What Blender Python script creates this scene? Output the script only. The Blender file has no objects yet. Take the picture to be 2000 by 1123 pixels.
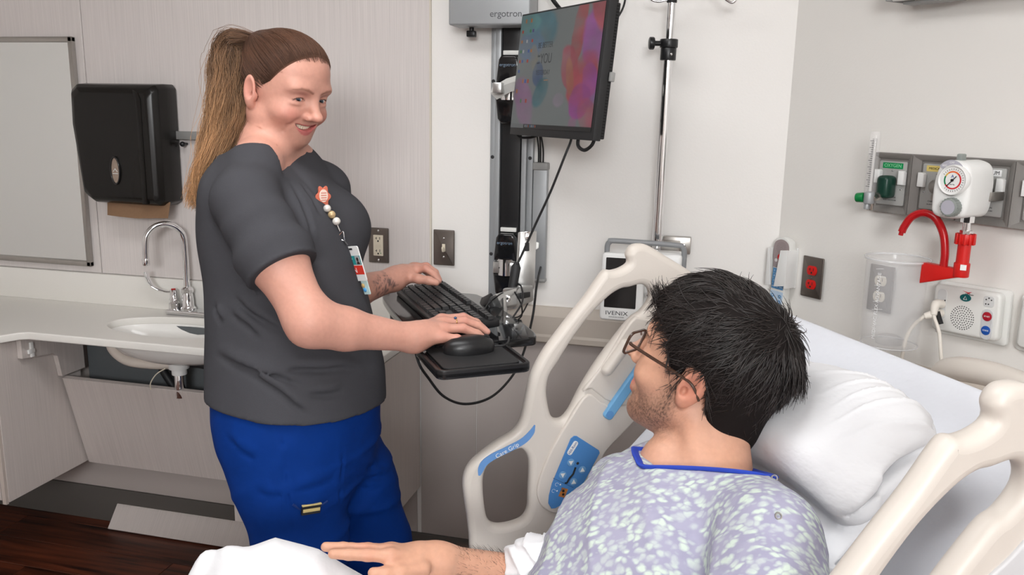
import bpy, bmesh, math, random
import numpy as np
from mathutils import Vector, Matrix, Euler
random.seed(7); np.random.seed(7)
SC = bpy.context.scene
COL = SC.collection

# ------------------------------------------------------------------ camera
CAM_H = 1.569
_p, _r, _y = math.radians(11.835), math.radians(1.067), math.radians(13.979)
_f = Vector((0, math.cos(_p), -math.sin(_p))); _u = Vector((0, math.sin(_p), math.cos(_p))); _x = Vector((1, 0, 0))
_R = Matrix.Rotation(_y, 3, 'Z')
CX = _R @ (_x * math.cos(_r) + _u * math.sin(_r))
CU = _R @ (-_x * math.sin(_r) + _u * math.cos(_r))
CF = _R @ _f
FPX = 1646.4
cam_d = bpy.data.cameras.new('camera'); cam = bpy.data.objects.new('camera', cam_d); COL.objects.link(cam)
cam.matrix_world = Matrix(((CX.x, CU.x, -CF.x, 0), (CX.y, CU.y, -CF.y, 0), (CX.z, CU.z, -CF.z, CAM_H), (0, 0, 0, 1)))
cam_d.sensor_width = 36.0; cam_d.lens = FPX / 2000 * 36.0; cam_d.clip_start = 0.02
SC.camera = cam

# ------------------------------------------------------------------ world, lights, exposure
w = bpy.data.worlds.new('world'); SC.world = w; w.use_nodes = True
w.node_tree.nodes['Background'].inputs[0].default_value = (0.9, 0.95, 1, 1)
w.node_tree.nodes['Background'].inputs[1].default_value = 0.3
SC.view_settings.view_transform = 'Standard'
try: SC.view_settings.look = 'None'
except Exception: pass
SC.view_settings.gamma = 1.0
SC.view_settings.use_curve_mapping = False
SC.view_settings.exposure = -0.05
SC.cycles.max_bounces = 7; SC.cycles.diffuse_bounces = 4; SC.cycles.glossy_bounces = 3; SC.cycles.transmission_bounces = 4; SC.cycles.transparent_max_bounces = 8
SC.cycles.caustics_reflective = False; SC.cycles.caustics_refractive = False
def area(name, loc, target, sx, sy, power, color=(1, 1, 1)):
    d = bpy.data.lights.new(name, 'AREA'); d.shape = 'RECTANGLE'; d.size = sx; d.size_y = sy; d.energy = power; d.color = color
    o = bpy.data.objects.new(name, d); COL.objects.link(o)
    o.location = loc
    o.rotation_euler = (Vector(target) - Vector(loc)).to_track_quat('-Z', 'Y').to_euler()
    return o
# unseen ceiling troffers added for fill, and the photographer's flash high behind the camera
area('ceiling_lamp_light', (-0.75, 1.0, 2.54), (-0.75, 1.0, 0), 1.2, 0.6, 8, (0.98, 0.99, 1.0))
area('ceiling_lamp_light', (0.6, -0.5, 2.54), (0.6, -0.5, 0), 1.2, 0.6, 15, (0.98, 0.99, 1.0))
area('flash_light', (0.55, -3.1, 2.40), (-0.2, 2.4, 1.15), 1.3, 0.9, 140, (0.97, 0.985, 1.0))

# ------------------------------------------------------------------ frames
YB = 2.53                                  # back wall plane
KX = 0.1617                                # corner of back wall and diagonal head wall
Q = math.sqrt(0.5)
def frame(o, X, Y, Z):
    return Matrix(((X[0], Y[0], Z[0], o[0]), (X[1], Y[1], Z[1], o[1]), (X[2], Y[2], Z[2], o[2]), (0, 0, 0, 1)))
WB = frame((0, YB, 0), (1, 0, 0), (0, 0, 1), (0, -1, 0))            # back wall: right, up, out
WR = frame((KX, YB, 0), (Q, -Q, 0), (0, 0, 1), (-Q, -Q, 0))         # head wall: right, up, out
C3 = math.sqrt(0.75)
BV = Vector((-C3, -0.5, 0)); LV = Vector((0.5, -C3, 0))
OB = Vector((KX + Q * (0.75 - 0.88), YB - Q * (0.75 + 0.88), 0))
BED = frame(OB, BV, LV, (0, 0, 1))                                  # bed: toward foot, toward near side, up
def at(px, py, dep):                       # a spot in the room from its sight line and distance
    return Vector((0, 0, CAM_H)) + (CX * ((px - 1000) / FPX) - CU * ((py - 561.5) / FPX) + CF) * dep
# ------------------------------------------------------------------ materials
MATS = {}
def nodes_of(m):
    m.use_nodes = True
    nt = m.node_tree
    return nt, nt.nodes, nt.links
def mat(name, col=(.8, .8, .8), rough=.5, metal=0.0, noise=0.0, nscale=30, bump=0.0, bscale=200, spec=.5, emit=None, estr=1.0, alpha=1.0, trans=0.0, ior=1.45, coat=0.0, stretch=None, sss=0.0, bdist=.002):
    if name in MATS: return MATS[name]
    m = bpy.data.materials.new(name); nt, N, L = nodes_of(m)
    b = N['Principled BSDF']
    b.inputs['Base Color'].default_value = (*col, 1); b.inputs['Roughness'].default_value = rough
    b.inputs['Metallic'].default_value = metal; b.inputs['Specular IOR Level'].default_value = spec
    b.inputs['Transmission Weight'].default_value = trans; b.inputs['IOR'].default_value = ior
    b.inputs['Coat Weight'].default_value = coat; b.inputs['Alpha'].default_value = alpha
    if sss:
        b.inputs['Subsurface Weight'].default_value = sss; b.inputs['Subsurface Radius'].default_value = (.012, .005, .003); b.inputs['Subsurface Scale'].default_value = 1.0
    if emit:
        b.inputs['Emission Color'].default_value = (*emit, 1); b.inputs['Emission Strength'].default_value = estr
    tc = N.new('ShaderNodeTexCoord'); mp = N.new('ShaderNodeMapping'); L.new(tc.outputs['Object'], mp.inputs[0])
    if stretch: mp.inputs['Scale'].default_value = stretch
    if noise:
        t = N.new('ShaderNodeTexNoise'); t.inputs['Scale'].default_value = nscale; t.inputs['Detail'].default_value = 4; L.new(mp.outputs[0], t.inputs['Vector'])
        r = N.new('ShaderNodeMix'); r.data_type = 'RGBA'
        a = [max(0, c * (1 - noise)) for c in col]; d = [min(1, c * (1 + noise)) for c in col]
        r.inputs['A'].default_value = (*a, 1); r.inputs['B'].default_value = (*d, 1)
        L.new(t.outputs['Fac'], r.inputs['Factor']); L.new(r.outputs['Result'], b.inputs['Base Color'])
    if bump:
        t2 = N.new('ShaderNodeTexNoise'); t2.inputs['Scale'].default_value = bscale; t2.inputs['Detail'].default_value = 3; L.new(mp.outputs[0], t2.inputs['Vector'])
        bp = N.new('ShaderNodeBump'); bp.inputs['Strength'].default_value = bump; bp.inputs['Distance'].default_value = bdist
        L.new(t2.outputs['Fac'], bp.inputs['Height']); L.new(bp.outputs[0], b.inputs['Normal'])
    MATS[name] = m
    return m
def vcol_mat(name, rough=.5, sss=0.0, bump=0.0, bscale=400, spec=.5, emission=0.0, noise=0.0, nscale=200):
    if name in MATS: return MATS[name]
    m = bpy.data.materials.new(name); nt, N, L = nodes_of(m); b = N['Principled BSDF']
    a = N.new('ShaderNodeAttribute'); a.attribute_name = 'Col'
    src = a.outputs['Color']
    if noise:
        tc = N.new('ShaderNodeTexCoord'); t = N.new('ShaderNodeTexNoise'); t.inputs['Scale'].default_value = nscale; t.inputs['Detail'].default_value = 4; L.new(tc.outputs['Object'], t.inputs['Vector'])
        mr = N.new('ShaderNodeMapRange'); mr.inputs['From Min'].default_value = .3; mr.inputs['From Max'].default_value = .7; mr.inputs['To Min'].default_value = 1 - noise; mr.inputs['To Max'].default_value = 1 + noise; L.new(t.outputs['Fac'], mr.inputs['Value'])
        mx = N.new('ShaderNodeMix'); mx.data_type = 'RGBA'; mx.blend_type = 'MULTIPLY'; mx.inputs['Factor'].default_value = 1; L.new(a.outputs['Color'], mx.inputs['A']); L.new(mr.outputs[0], mx.inputs['B']); src = mx.outputs['Result']
    L.new(src, b.inputs['Base Color'])
    b.inputs['Roughness'].default_value = rough; b.inputs['Specular IOR Level'].default_value = spec
    if sss:
        b.inputs['Subsurface Weight'].default_value = sss; b.inputs['Subsurface Radius'].default_value = (.010, .004, .002); b.inputs['Subsurface Scale'].default_value = 1.0
    if emission:
        L.new(src, b.inputs['Emission Color']); b.inputs['Emission Strength'].default_value = emission
    if bump:
        tc = N.new('ShaderNodeTexCoord'); t2 = N.new('ShaderNodeTexNoise'); t2.inputs['Scale'].default_value = bscale; t2.inputs['Detail'].default_value = 3; L.new(tc.outputs['Object'], t2.inputs['Vector'])
        bp = N.new('ShaderNodeBump'); bp.inputs['Strength'].default_value = bump; bp.inputs['Distance'].default_value = .001
        L.new(t2.outputs['Fac'], bp.inputs['Height']); L.new(bp.outputs[0], b.inputs['Normal'])
    MATS[name] = m
    return m
def srgb(r, g, b):
    f = lambda c: (c / 255 / 12.92) if c / 255 <= .04045 else ((c / 255 + .055) / 1.055) ** 2.4
    return (f(r), f(g), f(b))

# ------------------------------------------------------------------ mesh builders
def setp(o, label=None, cat=None, group=None, kind=None):
    if label: o['label'] = label
    if cat: o['category'] = cat
    if group: o['group'] = group
    if kind: o['kind'] = kind
    return o
def thing(name, label, cat, loc, group=None):
    o = bpy.data.objects.new(name, None); COL.objects.link(o); o.location = loc
    o.empty_display_size = .05
    return setp(o, label, cat, group)
def mobj(name, me, m, parent=None, angle=40):
    for pl in me.polygons: pl.use_smooth = True
    if angle is not None and angle < 180: me.set_sharp_from_angle(angle=math.radians(angle))
    if m is not None: me.materials.append(m)
    o = bpy.data.objects.new(name, me); COL.objects.link(o)
    if parent is not None:
        o.parent = parent
        if parent.type == 'EMPTY': o.matrix_parent_inverse = Matrix.Translation(-Vector(parent.location))
    return o
def catmull(pts, n=8, closed=False):
    P = [Vector(p) for p in pts]; out = []; k = len(P)
    rng = range(k) if closed else range(k - 1)
    for i in rng:
        p0 = P[(i - 1) % k] if closed or i > 0 else P[0] * 2 - P[1]
        p1 = P[i]; p2 = P[(i + 1) % k]
        p3 = P[(i + 2) % k] if closed or i + 2 < k else P[-1] * 2 - P[-2]
        for j in range(n):
            t = j / n
            out.append(.5 * ((2 * p1) + (p2 - p0) * t + (2 * p0 - 5 * p1 + 4 * p2 - p3) * t * t + (3 * p1 - p0 - 3 * p2 + p3) * t ** 3))
    if not closed: out.append(P[-1].copy())
    return out
class B:
    def __init__(s, M=None):
        s.bm = bmesh.new(); s.M = M or Matrix.Identity(4)
    def _add(s, bm2, M):
        me = bpy.data.meshes.new('t'); bm2.to_mesh(me); bm2.free(); me.transform(M); s.bm.from_mesh(me); bpy.data.meshes.remove(me); return s
    def box(s, c, d, R=None, bevel=0.0, seg=2):
        b = bmesh.new(); bmesh.ops.create_cube(b, size=1); bmesh.ops.scale(b, vec=d, verts=b.verts)
        if bevel: bmesh.ops.bevel(b, geom=b.edges[:], offset=min(bevel, min(d) * .49), segments=seg, profile=.5, affect='EDGES')
        M = Matrix.Translation(c)
        if R is not None: M = M @ R.to_4x4()
        return s._add(b, s.M @ M)
    def box2(s, lo, hi, bevel=0.0, seg=2):
        return s.box([(a + b) / 2 for a, b in zip(lo, hi)], [abs(b - a) for a, b in zip(lo, hi)], None, bevel, seg)
    def cyl(s, a, b, r1, r2=None, n=24, bevel=0.0):
        a, b = Vector(a), Vector(b); r2 = r1 if r2 is None else r2; h = (b - a).length
        k = bmesh.new(); bmesh.ops.create_cone(k, cap_ends=True, segments=n, radius1=r1, radius2=r2, depth=h)
        if bevel:
            ed = [e for e in k.edges if abs(e.verts[0].co.z - e.verts[1].co.z) < 1e-6]
            bmesh.ops.bevel(k, geom=ed, offset=bevel, segments=2, profile=.5, affect='EDGES')
        q = Vector((0, 0, 1)).rotation_difference((b - a).normalized()) if h > 0 else None
        return s._add(k, s.M @ Matrix.Translation((a + b) / 2) @ q.to_matrix().to_4x4())
    def ball(s, c, r, seg=16, R=None):
        k = bmesh.new(); bmesh.ops.create_uvsphere(k, u_segments=seg, v_segments=max(6, seg * 2 // 3), radius=1)
        r = (r, r, r) if isinstance(r, (int, float)) else r
        M = Matrix.Translation(c)
        if R is not None: M = M @ R.to_4x4()
        return s._add(k, s.M @ M @ Matrix.Diagonal((*r, 1)))
    def tube(s, pts, r, n=10, smooth=0, closed=False, flat=None):
        P = [Vector(p) for p in pts]
        rs = r if isinstance(r, (list, tuple)) else [r] * len(P)
        if smooth:
            k = len(P); P2 = catmull(P, smooth, closed)
            rr = []
            for i in range(len(P2)):
                t = i / smooth; i0 = min(int(t), k - 1); i1 = (i0 + 1) % k if closed else min(i0 + 1, k - 1); rr.append(rs[i0 % k] * (1 - (t - int(t))) + rs[i1] * (t - int(t)))
            P, rs = P2, rr
        m = len(P); V = []; prev = None
        for i in range(m):
            if closed: t = (P[(i + 1) % m] - P[i - 1])
            else: t = P[min(i + 1, m - 1)] - P[max(i - 1, 0)]
            t.normalize()
            if prev is None:
                up = Vector((0, 0, 1)) if abs(t.z) < .9 else Vector((1, 0, 0))
                nx = t.cross(up).normalized()
            else:
                nx = (prev - t * prev.dot(t)).normalized()
            prev = nx; ny = t.cross(nx)
            for j in range(n):
                a = 2 * math.pi * j / n
                fy = flat if flat else 1.0
                V.append(s.M @ (P[i] + nx * (rs[i] * math.cos(a)) + ny * (rs[i] * fy * math.sin(a))))
        vs = [s.bm.verts.new(v) for v in V]
        for i in range(m if closed else m - 1):
            for j in range(n):
                a = i * n + j; b_ = i * n + (j + 1) % n; i2 = (i + 1) % m
                s.bm.faces.new((vs[a], vs[b_], vs[i2 * n + (j + 1) % n], vs[i2 * n + j]))
        if not closed:
            s.bm.faces.new([vs[j] for j in range(n)][::-1]); s.bm.faces.new([vs[(m - 1) * n + j] for j in range(n)])
        return s
    def lathe(s, prof, M=None, n=32):
        M = s.M @ (M or Matrix.Identity(4)); rings = []
        for r, z in prof:
            if r < 1e-6: rings.append([s.bm.verts.new(M @ Vector((0, 0, z)))])
            else: rings.append([s.bm.verts.new(M @ Vector((r * math.cos(2 * math.pi * j / n), r * math.sin(2 * math.pi * j / n), z))) for j in range(n)])
        for a, b in zip(rings, rings[1:]):
            for j in range(n):
                k = (j + 1) % n
                if len(a) == 1 and len(b) == 1: continue
                if len(a) == 1: s.bm.faces.new((a[0], b[k], b[j]))
                elif len(b) == 1: s.bm.faces.new((a[j], a[k], b[0]))
                else: s.bm.faces.new((a[j], a[k], b[k], b[j]))
        return s
    def prism(s, poly, z0, z1, M=None, bevel=0.0, seg=2):
        k = bmesh.new(); lo = [k.verts.new((p[0], p[1], z0)) for p in poly]; hi = [k.verts.new((p[0], p[1], z1)) for p in poly]; n = len(poly)
        k.faces.new(lo[::-1]); k.faces.new(hi)
        for i in range(n): k.faces.new((lo[i], lo[(i + 1) % n], hi[(i + 1) % n], hi[i]))
        bmesh.ops.recalc_face_normals(k, faces=k.faces[:])
        if bevel:
            ed = [e for e in k.edges if abs(e.verts[0].co.z - e.verts[1].co.z) < 1e-7]
            bmesh.ops.bevel(k, geom=ed, offset=bevel, segments=seg, profile=.5, affect='EDGES')
        return s._add(k, s.M @ (M or Matrix.Identity(4)))
    def build(s, name, m, parent=None, angle=40):
        bmesh.ops.recalc_face_normals(s.bm, faces=s.bm.faces[:])
        me = bpy.data.meshes.new(name); s.bm.to_mesh(me); s.bm.free()
        return mobj(name, me, m, parent, angle)
def shape2d(loops, ext, bevel, M, res=3):
    """rounded slab cut from closed outlines (first is the outside, the rest are holes)"""
    c = bpy.data.curves.new('tmp', 'CURVE'); c.dimensions = '2D'; c.fill_mode = 'BOTH'; c.extrude = ext; c.bevel_depth = bevel; c.bevel_resolution = res; c.offset = -bevel
    for lp in loops:
        sp = c.splines.new('POLY'); sp.points.add(len(lp) - 1); sp.use_cyclic_u = True
        for p, q in zip(sp.points, lp): p.co = (q[0], q[1], 0, 1)
    o = bpy.data.objects.new('tmp', c); me = bpy.data.meshes.new_from_object(o)
    bpy.data.objects.remove(o); bpy.data.curves.remove(c)
    me.transform(M); return me
def text(name, body, size, M, m, parent, ext=.0002, align='CENTER', sx=1.0, label=None):
    c = bpy.data.curves.new('tmp', 'FONT'); c.body = body; c.size = size; c.extrude = ext; c.align_x = align; c.align_y = 'CENTER'
    o = bpy.data.objects.new('tmp', c); me = bpy.data.meshes.new_from_object(o)
    bpy.data.objects.remove(o); bpy.data.curves.remove(c)
    me.materials.clear(); me.transform(M @ Matrix.Diagonal((sx, 1, 1, 1)))
    return mobj(name, me, m, parent, 30)
def T(x, y, z): return Matrix.Translation((x, y, z))
def RX(a): return Matrix.Rotation(math.radians(a), 4, 'X')
def RY(a): return Matrix.Rotation(math.radians(a), 4, 'Y')
def RZ(a): return Matrix.Rotation(math.radians(a), 4, 'Z')
def circ(cx, cy, rx, ry, n=32, a0=0): return [(cx + rx * math.cos(2 * math.pi * i / n + a0), cy + ry * math.sin(2 * math.pi * i / n + a0)) for i in range(n)]
def rrect(cx, cy, w_, h_, r, n=5):
    P = []
    for sx, sy, a in ((1, 1, 0), (-1, 1, 90), (-1, -1, 180), (1, -1, 270)):
        for i in range(n + 1):
            t = math.radians(a + 90 * i / n); P.append((cx + sx * (w_ / 2 - r) + r * math.cos(t), cy + sy * (h_ / 2 - r) + r * math.sin(t)))
    return P
def smooth2(pts, n=6): return [(p.x, p.y) for p in catmull([(a, b, 0) for a, b in pts], n, True)]

def np_mesh(name, V, Fc, col=None):
    me = bpy.data.meshes.new(name); V = np.asarray(V, np.float32); Fc = np.asarray(Fc, np.int32); k_ = Fc.shape[1]
    me.vertices.add(len(V)); me.vertices.foreach_set('co', V.ravel()); me.loops.add(Fc.size); me.loops.foreach_set('vertex_index', Fc.ravel())
    me.polygons.add(len(Fc)); me.polygons.foreach_set('loop_start', np.arange(0, Fc.size, k_, dtype=np.int32)); me.update(calc_edges=True)
    if col is not None:
        a = me.color_attributes.new('Col', 'FLOAT_COLOR', 'POINT'); c4 = np.ones((len(V), 4), np.float32); c4[:, :3] = col; a.data.foreach_set('color', c4.ravel())
    return me

def wpl(px, py, n, d):
    r_ = CX * ((px - 1000) / FPX) - CU * ((py - 561.5) / FPX) + CF; c0 = Vector((0, 0, CAM_H)); n = Vector(n)
    return c0 + r_ * ((d - n.dot(c0)) / n.dot(r_))
def wrp(px, py, t): # spot at distance t from the head wall -> its (right, up, out) place on that wall
    Tn = Vector((-Q, -Q, 0)); K0 = Vector((KX, YB, 0)); p = wpl(px, py, Tn, Tn.dot(K0) + t)
    return Vector(((p - K0).dot(Vector((Q, -Q, 0))), p.z, t))
def wyp(px, py, y): return wpl(px, py, (0, 1, 0), y)

# shared materials
m_white_wall = mat('painted wall white', srgb(241, 238, 234), .55, bump=.12, bscale=180)
m_head_wall = mat('painted wall warm white', srgb(233, 230, 225), .55, bump=.15, bscale=180)
def laminate(name, col, vertical=(330, 330, 4.0)):
    m = mat(name, col, .38); nt, N, L = nodes_of(m); b = N['Principled BSDF']
    tc = N.new('ShaderNodeTexCoord'); mp = N.new('ShaderNodeMapping'); mp.inputs['Scale'].default_value = vertical; L.new(tc.outputs['Object'], mp.inputs[0])
    t = N.new('ShaderNodeTexNoise'); t.inputs['Scale'].default_value = 1.0; t.inputs['Detail'].default_value = 3; L.new(mp.outputs[0], t.inputs['Vector'])
    r = N.new('ShaderNodeValToRGB'); r.color_ramp.elements[0].position = .3; r.color_ramp.elements[1].position = .7
    r.color_ramp.elements[0].color = (*[c * .93 for c in col], 1); r.color_ramp.elements[1].color = (*[min(1, c * 1.06) for c in col], 1)
    L.new(t.outputs['Fac'], r.inputs[0]); L.new(r.outputs[0], b.inputs['Base Color'])
    return m
m_lam = laminate('linen grain laminate', srgb(216, 209, 206))
m_lam_cab = laminate('linen grain laminate cabinet', srgb(204, 195, 190))
m_lam_tilt = laminate('linen grain laminate sloped', srgb(204, 195, 190), (330, 4, 4))
m_solid = mat('solid surface counter', srgb(232, 229, 223), .3, noise=.03, nscale=400)
m_taupe = mat('taupe wall protection', srgb(188, 179, 174), .5, bump=.15, bscale=500)
m_rail = mat('beige crash rail', srgb(196, 186, 175), .45)
m_base = mat('charcoal rubber base', srgb(92, 88, 84), .5)
m_steel = mat('brushed stainless steel', srgb(176, 172, 167), .33, .9, noise=.06, nscale=60)
m_chrome = mat('chrome', (.85, .85, .86), .07, 1.0)
m_black = mat('black plastic', (.012, .012, .013), .35)
m_blackgloss = mat('glossy black plastic', (.010, .010, .011), .12, coat=.3)
m_blackmat = mat('matte black plastic', (.02, .02, .021), .6)
m_rubber = mat('black rubber cable', (.015, .015, .016), .55)
m_alu = mat('silver grey aluminium', srgb(165, 168, 170), .45, .35)
m_white = mat('white plastic', srgb(236, 236, 234), .35)
m_offw = mat('off white plastic', srgb(226, 226, 222), .4)
m_ivory = mat('ivory plastic', srgb(226, 216, 196), .4)
m_grayp = mat('grey plastic', srgb(150, 150, 148), .45)
m_red = mat('red plastic', srgb(205, 28, 24), .35)
m_green = mat('green plastic', srgb(10, 120, 60), .35)
m_blue = mat('blue print', srgb(70, 135, 195), .4)
m_dkgreen = mat('dark green plastic', srgb(16, 58, 46), .35)
# ================================================================== the room
ZC = 2.62
def struct(o): o['kind'] = 'structure'; return o
wood = mat('dark cherry wood', srgb(52, 24, 17), .32); nt, N, L = nodes_of(wood); b = N['Principled BSDF']
tc = N.new('ShaderNodeTexCoord'); mp = N.new('ShaderNodeMapping'); mp.inputs['Scale'].default_value = (1.6, 26, 26); oi = N.new('ShaderNodeObjectInfo')
ad = N.new('ShaderNodeVectorMath'); ad.operation = 'ADD'; L.new(tc.outputs['Object'], ad.inputs[0]); L.new(oi.outputs['Random'], ad.inputs[1]); L.new(ad.outputs[0], mp.inputs[0])
t = N.new('ShaderNodeTexNoise'); t.inputs['Scale'].default_value = 1.6; t.inputs['Detail'].default_value = 6; t.inputs['Distortion'].default_value = .6; L.new(mp.outputs[0], t.inputs['Vector'])
r = N.new('ShaderNodeValToRGB'); r.color_ramp.elements[0].position = .32; r.color_ramp.elements[1].position = .72
r.color_ramp.elements[0].color = (*srgb(26, 10, 7), 1); r.color_ramp.elements[1].color = (*srgb(112, 56, 34), 1)
L.new(t.outputs['Fac'], r.inputs[0])
hs = N.new('ShaderNodeHueSaturation'); mr = N.new('ShaderNodeMapRange'); mr.inputs['To Min'].default_value = .75; mr.inputs['To Max'].default_value = 1.25
L.new(oi.outputs['Random'], mr.inputs['Value']); L.new(mr.outputs[0], hs.inputs['Value']); L.new(r.outputs[0], hs.inputs['Color']); L.new(hs.outputs[0], b.inputs['Base Color'])

floor = struct(B().box2((-3.7, -3.5, -.1), (2.3, YB + .1, -.006)).build('floor', wood))
plank_me = {}
row = 0; y = 0.80
while y < YB - .01:
    wdt = min(.152, YB - y)
    x = -3.65 + (row * .47) % 1.2 - 1.2
    while x < -.5:
        x1 = min(x + 1.22, -.35); x0 = max(x, -3.65)
        if x1 > x0 + .02:
            key = (round(x1 - x0, 3), round(wdt, 3))
            if key not in plank_me:
                o = B().box((0, 0, -.003), (x1 - x0 - .0016, wdt - .0016, .006), None, .0012, 1).build('plank', wood, floor); plank_me[key] = o.data
            else:
                o = bpy.data.objects.new('plank', plank_me[key]); COL.objects.link(o); o.parent = floor
            o.location = ((x0 + x1) / 2, y + wdt / 2, 0)
        x += 1.22
    y += wdt; row += 1

m_ceil = mat('white ceiling', srgb(240, 239, 236), .8)
wall_back = struct(B().box2((-3.7, YB, 0), (KX + .15, YB + .12, ZC)).build('wall_back', m_white_wall))
wall_right = struct(B(WR).box2((0, 0, -.12), (2.7, ZC, 0)).build('wall_right', m_head_wall))
struct(B().box2((-3.72, -3.5, ZC), (2.4, YB + .1, ZC + .1)).build('ceiling', m_ceil))
struct(B().box2((-3.75, -3.5, 0), (-3.6, YB + .1, ZC)).build('wall_left', m_white_wall))
struct(B().box2((-3.7, -3.6, 0), (2.4, -3.4, ZC)).build('wall_rear', m_white_wall))
struct(B().box2((2.05, -3.5, 0), (2.2, .7, ZC)).build('wall_side', m_white_wall))
# laminate sheets, with their seam, on the vanity end of the back wall
for x0, x1 in ((-3.58, -2.1475), (-2.1445, -.902)):
    B().box2((x0, YB - .006, .972), (x1, YB - .0005, ZC - .01), .0012, 1).build('panel', m_lam, wall_back)
m_bead = mat('pale edge bead', srgb(214, 206, 192), .4)
B().box2((-.902, YB - .0075, .972), (-.8965, YB - .0005, ZC - .01)).build('edge_bead', m_bead, wall_back)
# lower wall protection sheets
for x0, x1 in ((-.935, -.7425), (-.7405, KX - .002)):
    B().box2((x0, YB - .004, .137), (x1, YB - .0005, .86), .001, 1).build('protection_panel', m_taupe, wall_back)
B().box2((-2.9, YB - .004, .137), (-.95, YB - .0005, .84), .001, 1).build('protection_panel', m_taupe, wall_back)
B(WR).box2((.002, .137, .0005), (2.5, .86, .004), .001, 1).build('protection_panel', m_taupe, wall_right)
rail_prof = [(0, .972), (.010, .970), (.030, .944), (.031, .888), (.035, .880), (.035, .864), (.026, .858), (0, .858)]
def rail(name, M, a0, a1):
    P = [(o_, z_) for o_, z_ in rail_prof]
    F = M @ frame((0, 0, 0), (0, 0, 1), (0, 1, 0), (1, 0, 0))
    k = B(F); k.prism(P, a0, a1); o = k.build(name, m_rail, None, 20); struct(o); return o
rail('trim_1', WB, -.902, KX - .010)
rail('trim_2', WR, -.002, 2.5)
struct(B().box2((-3.5, YB - .012, 0), (KX - .004, YB - .0005, .137), .003, 2).build('baseboard_back', m_base))
struct(B(WR).box2((.004, 0, .0005), (2.5, .137, .012), .003, 2).build('baseboard_right', m_base))

# unseen ceiling troffers, added with glowing diffusers as fill light
m_lampglow = mat('lamp diffuser', (1, 1, 1), .5, emit=(1, 1, 1), estr=5)
for i, (lx, ly) in enumerate(((-.75, 1.0), (.6, -.5))):
    tl = thing('ceiling_lamp', ['recessed white ceiling troffer above the vanity side of the room', 'recessed white ceiling troffer above the foot of the bed'][i], 'lamp', (lx, ly, ZC - .06))
    k = B()
    k.box2((lx - .66, ly - .36, ZC - .07), (lx + .66, ly - .30, ZC - .001)); k.box2((lx - .66, ly + .30, ZC - .07), (lx + .66, ly + .36, ZC - .001))
    k.box2((lx - .66, ly - .30, ZC - .07), (lx - .60, ly + .30, ZC - .001)); k.box2((lx + .60, ly - .30, ZC - .07), (lx + .66, ly + .30, ZC - .001))
    k.build('frame', m_white, tl)
    B().box2((lx - .60, ly - .30, ZC - .04), (lx + .60, ly + .30, ZC - .02)).build('diffuser', m_lampglow, tl)

# ================================================================== vanity
ZT = .86
# counter: straight run, deeper section at its far end, oval cut-out for the basin
bx_, by_, brx, bry = -1.70, 2.315, .245, .118
outl = [(-3.3, 2.528), (-3.3, 1.99), (-2.20, 1.99), (-2.155, 2.03), (-2.115, 2.105), (-2.09, 2.118), (-.95, 2.125), (-.935, 2.14), (-.935, 2.528)]
ct = thing('countertop', 'off-white solid surface countertop along the back wall with an oval sink cut-out', 'countertop', (-1.8, 2.4, .835))
me = shape2d([outl[::-1], circ(bx_, by_, brx, bry, 64)], .0085, .004, T(0, 0, ZT - .0125))
mobj('slab', me, m_solid, ct, 50)
B().box2((-3.3, YB - .02, ZT), (-.935, YB - .001, ZT + .111), .002, 2).build('backsplash', m_solid, ct)
# basin
bs = thing('wash_basin', 'white oval undermount wash basin set into the counter', 'basin', (bx_, by_, .70))
k = B()
Mb = T(bx_, by_, ZT - .024) @ Matrix.Diagonal((1, bry / brx, 1, 1))
k.lathe([(r_, z_ * .60) for r_, z_ in [(.258, 0), (.246, 0), (.240, -.02), (.225, -.06), (.19, -.10), (.13, -.128), (.05, -.140), (.022, -.142), (.022, -.150), (.055, -.152), (.14, -.14), (.205, -.108), (.243, -.06), (.256, -.012), (.258, 0)]], Mb, 48)
k.build('bowl', mat('white vitreous china', srgb(240, 238, 234), .15), bs)
k = B(); k.cyl((bx_, by_, .762), (bx_, by_, .720), .036, .033, 24, .002); k.cyl((bx_, by_, .722), (bx_, by_, .700), .024, None, 20); k.build('drain_cup', m_white, bs)
B().cyl((bx_, by_, .702), (bx_, by_, .62), .018, None, 20, .002).build('tailpiece', m_chrome, bs)
k = B(); k.tube([(bx_ - .235, by_ - .02, .815), (bx_ - .225, by_ - .03, .775), (bx_ - .17, by_ - .035, .742), (bx_ - .09, by_ - .02, .732), (bx_ - .02, by_, .732)], .017, 14, 8); k.build('overflow_hose', mat('cream plastic hose', srgb(214, 204, 194), .4), bs)
k = B(); k.tube([(bx_ + .03, by_ + .02, .735), (bx_ + .09, by_ + .03, .725), (bx_ + .12, by_ + .04, .69), (bx_ + .08, by_ + .06, .60)], .013, 10, 6); k.tube([(bx_ - .10, by_ + .05, .735), (bx_ - .11, by_ + .06, .69), (bx_ - .06, by_ + .07, .60)], .013, 10, 6); k.build('supply_hose', m_rubber, bs)
k = B(); k.tube([(bx_ - .03, by_ - .03, .725), (bx_ - .05, by_ - .05, .71), (bx_ - .07, by_ - .055, .68), (bx_ - .075, by_ - .05, .655)], .0018, 6, 6); k.build('cable_tie', m_ivory, bs)
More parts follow.
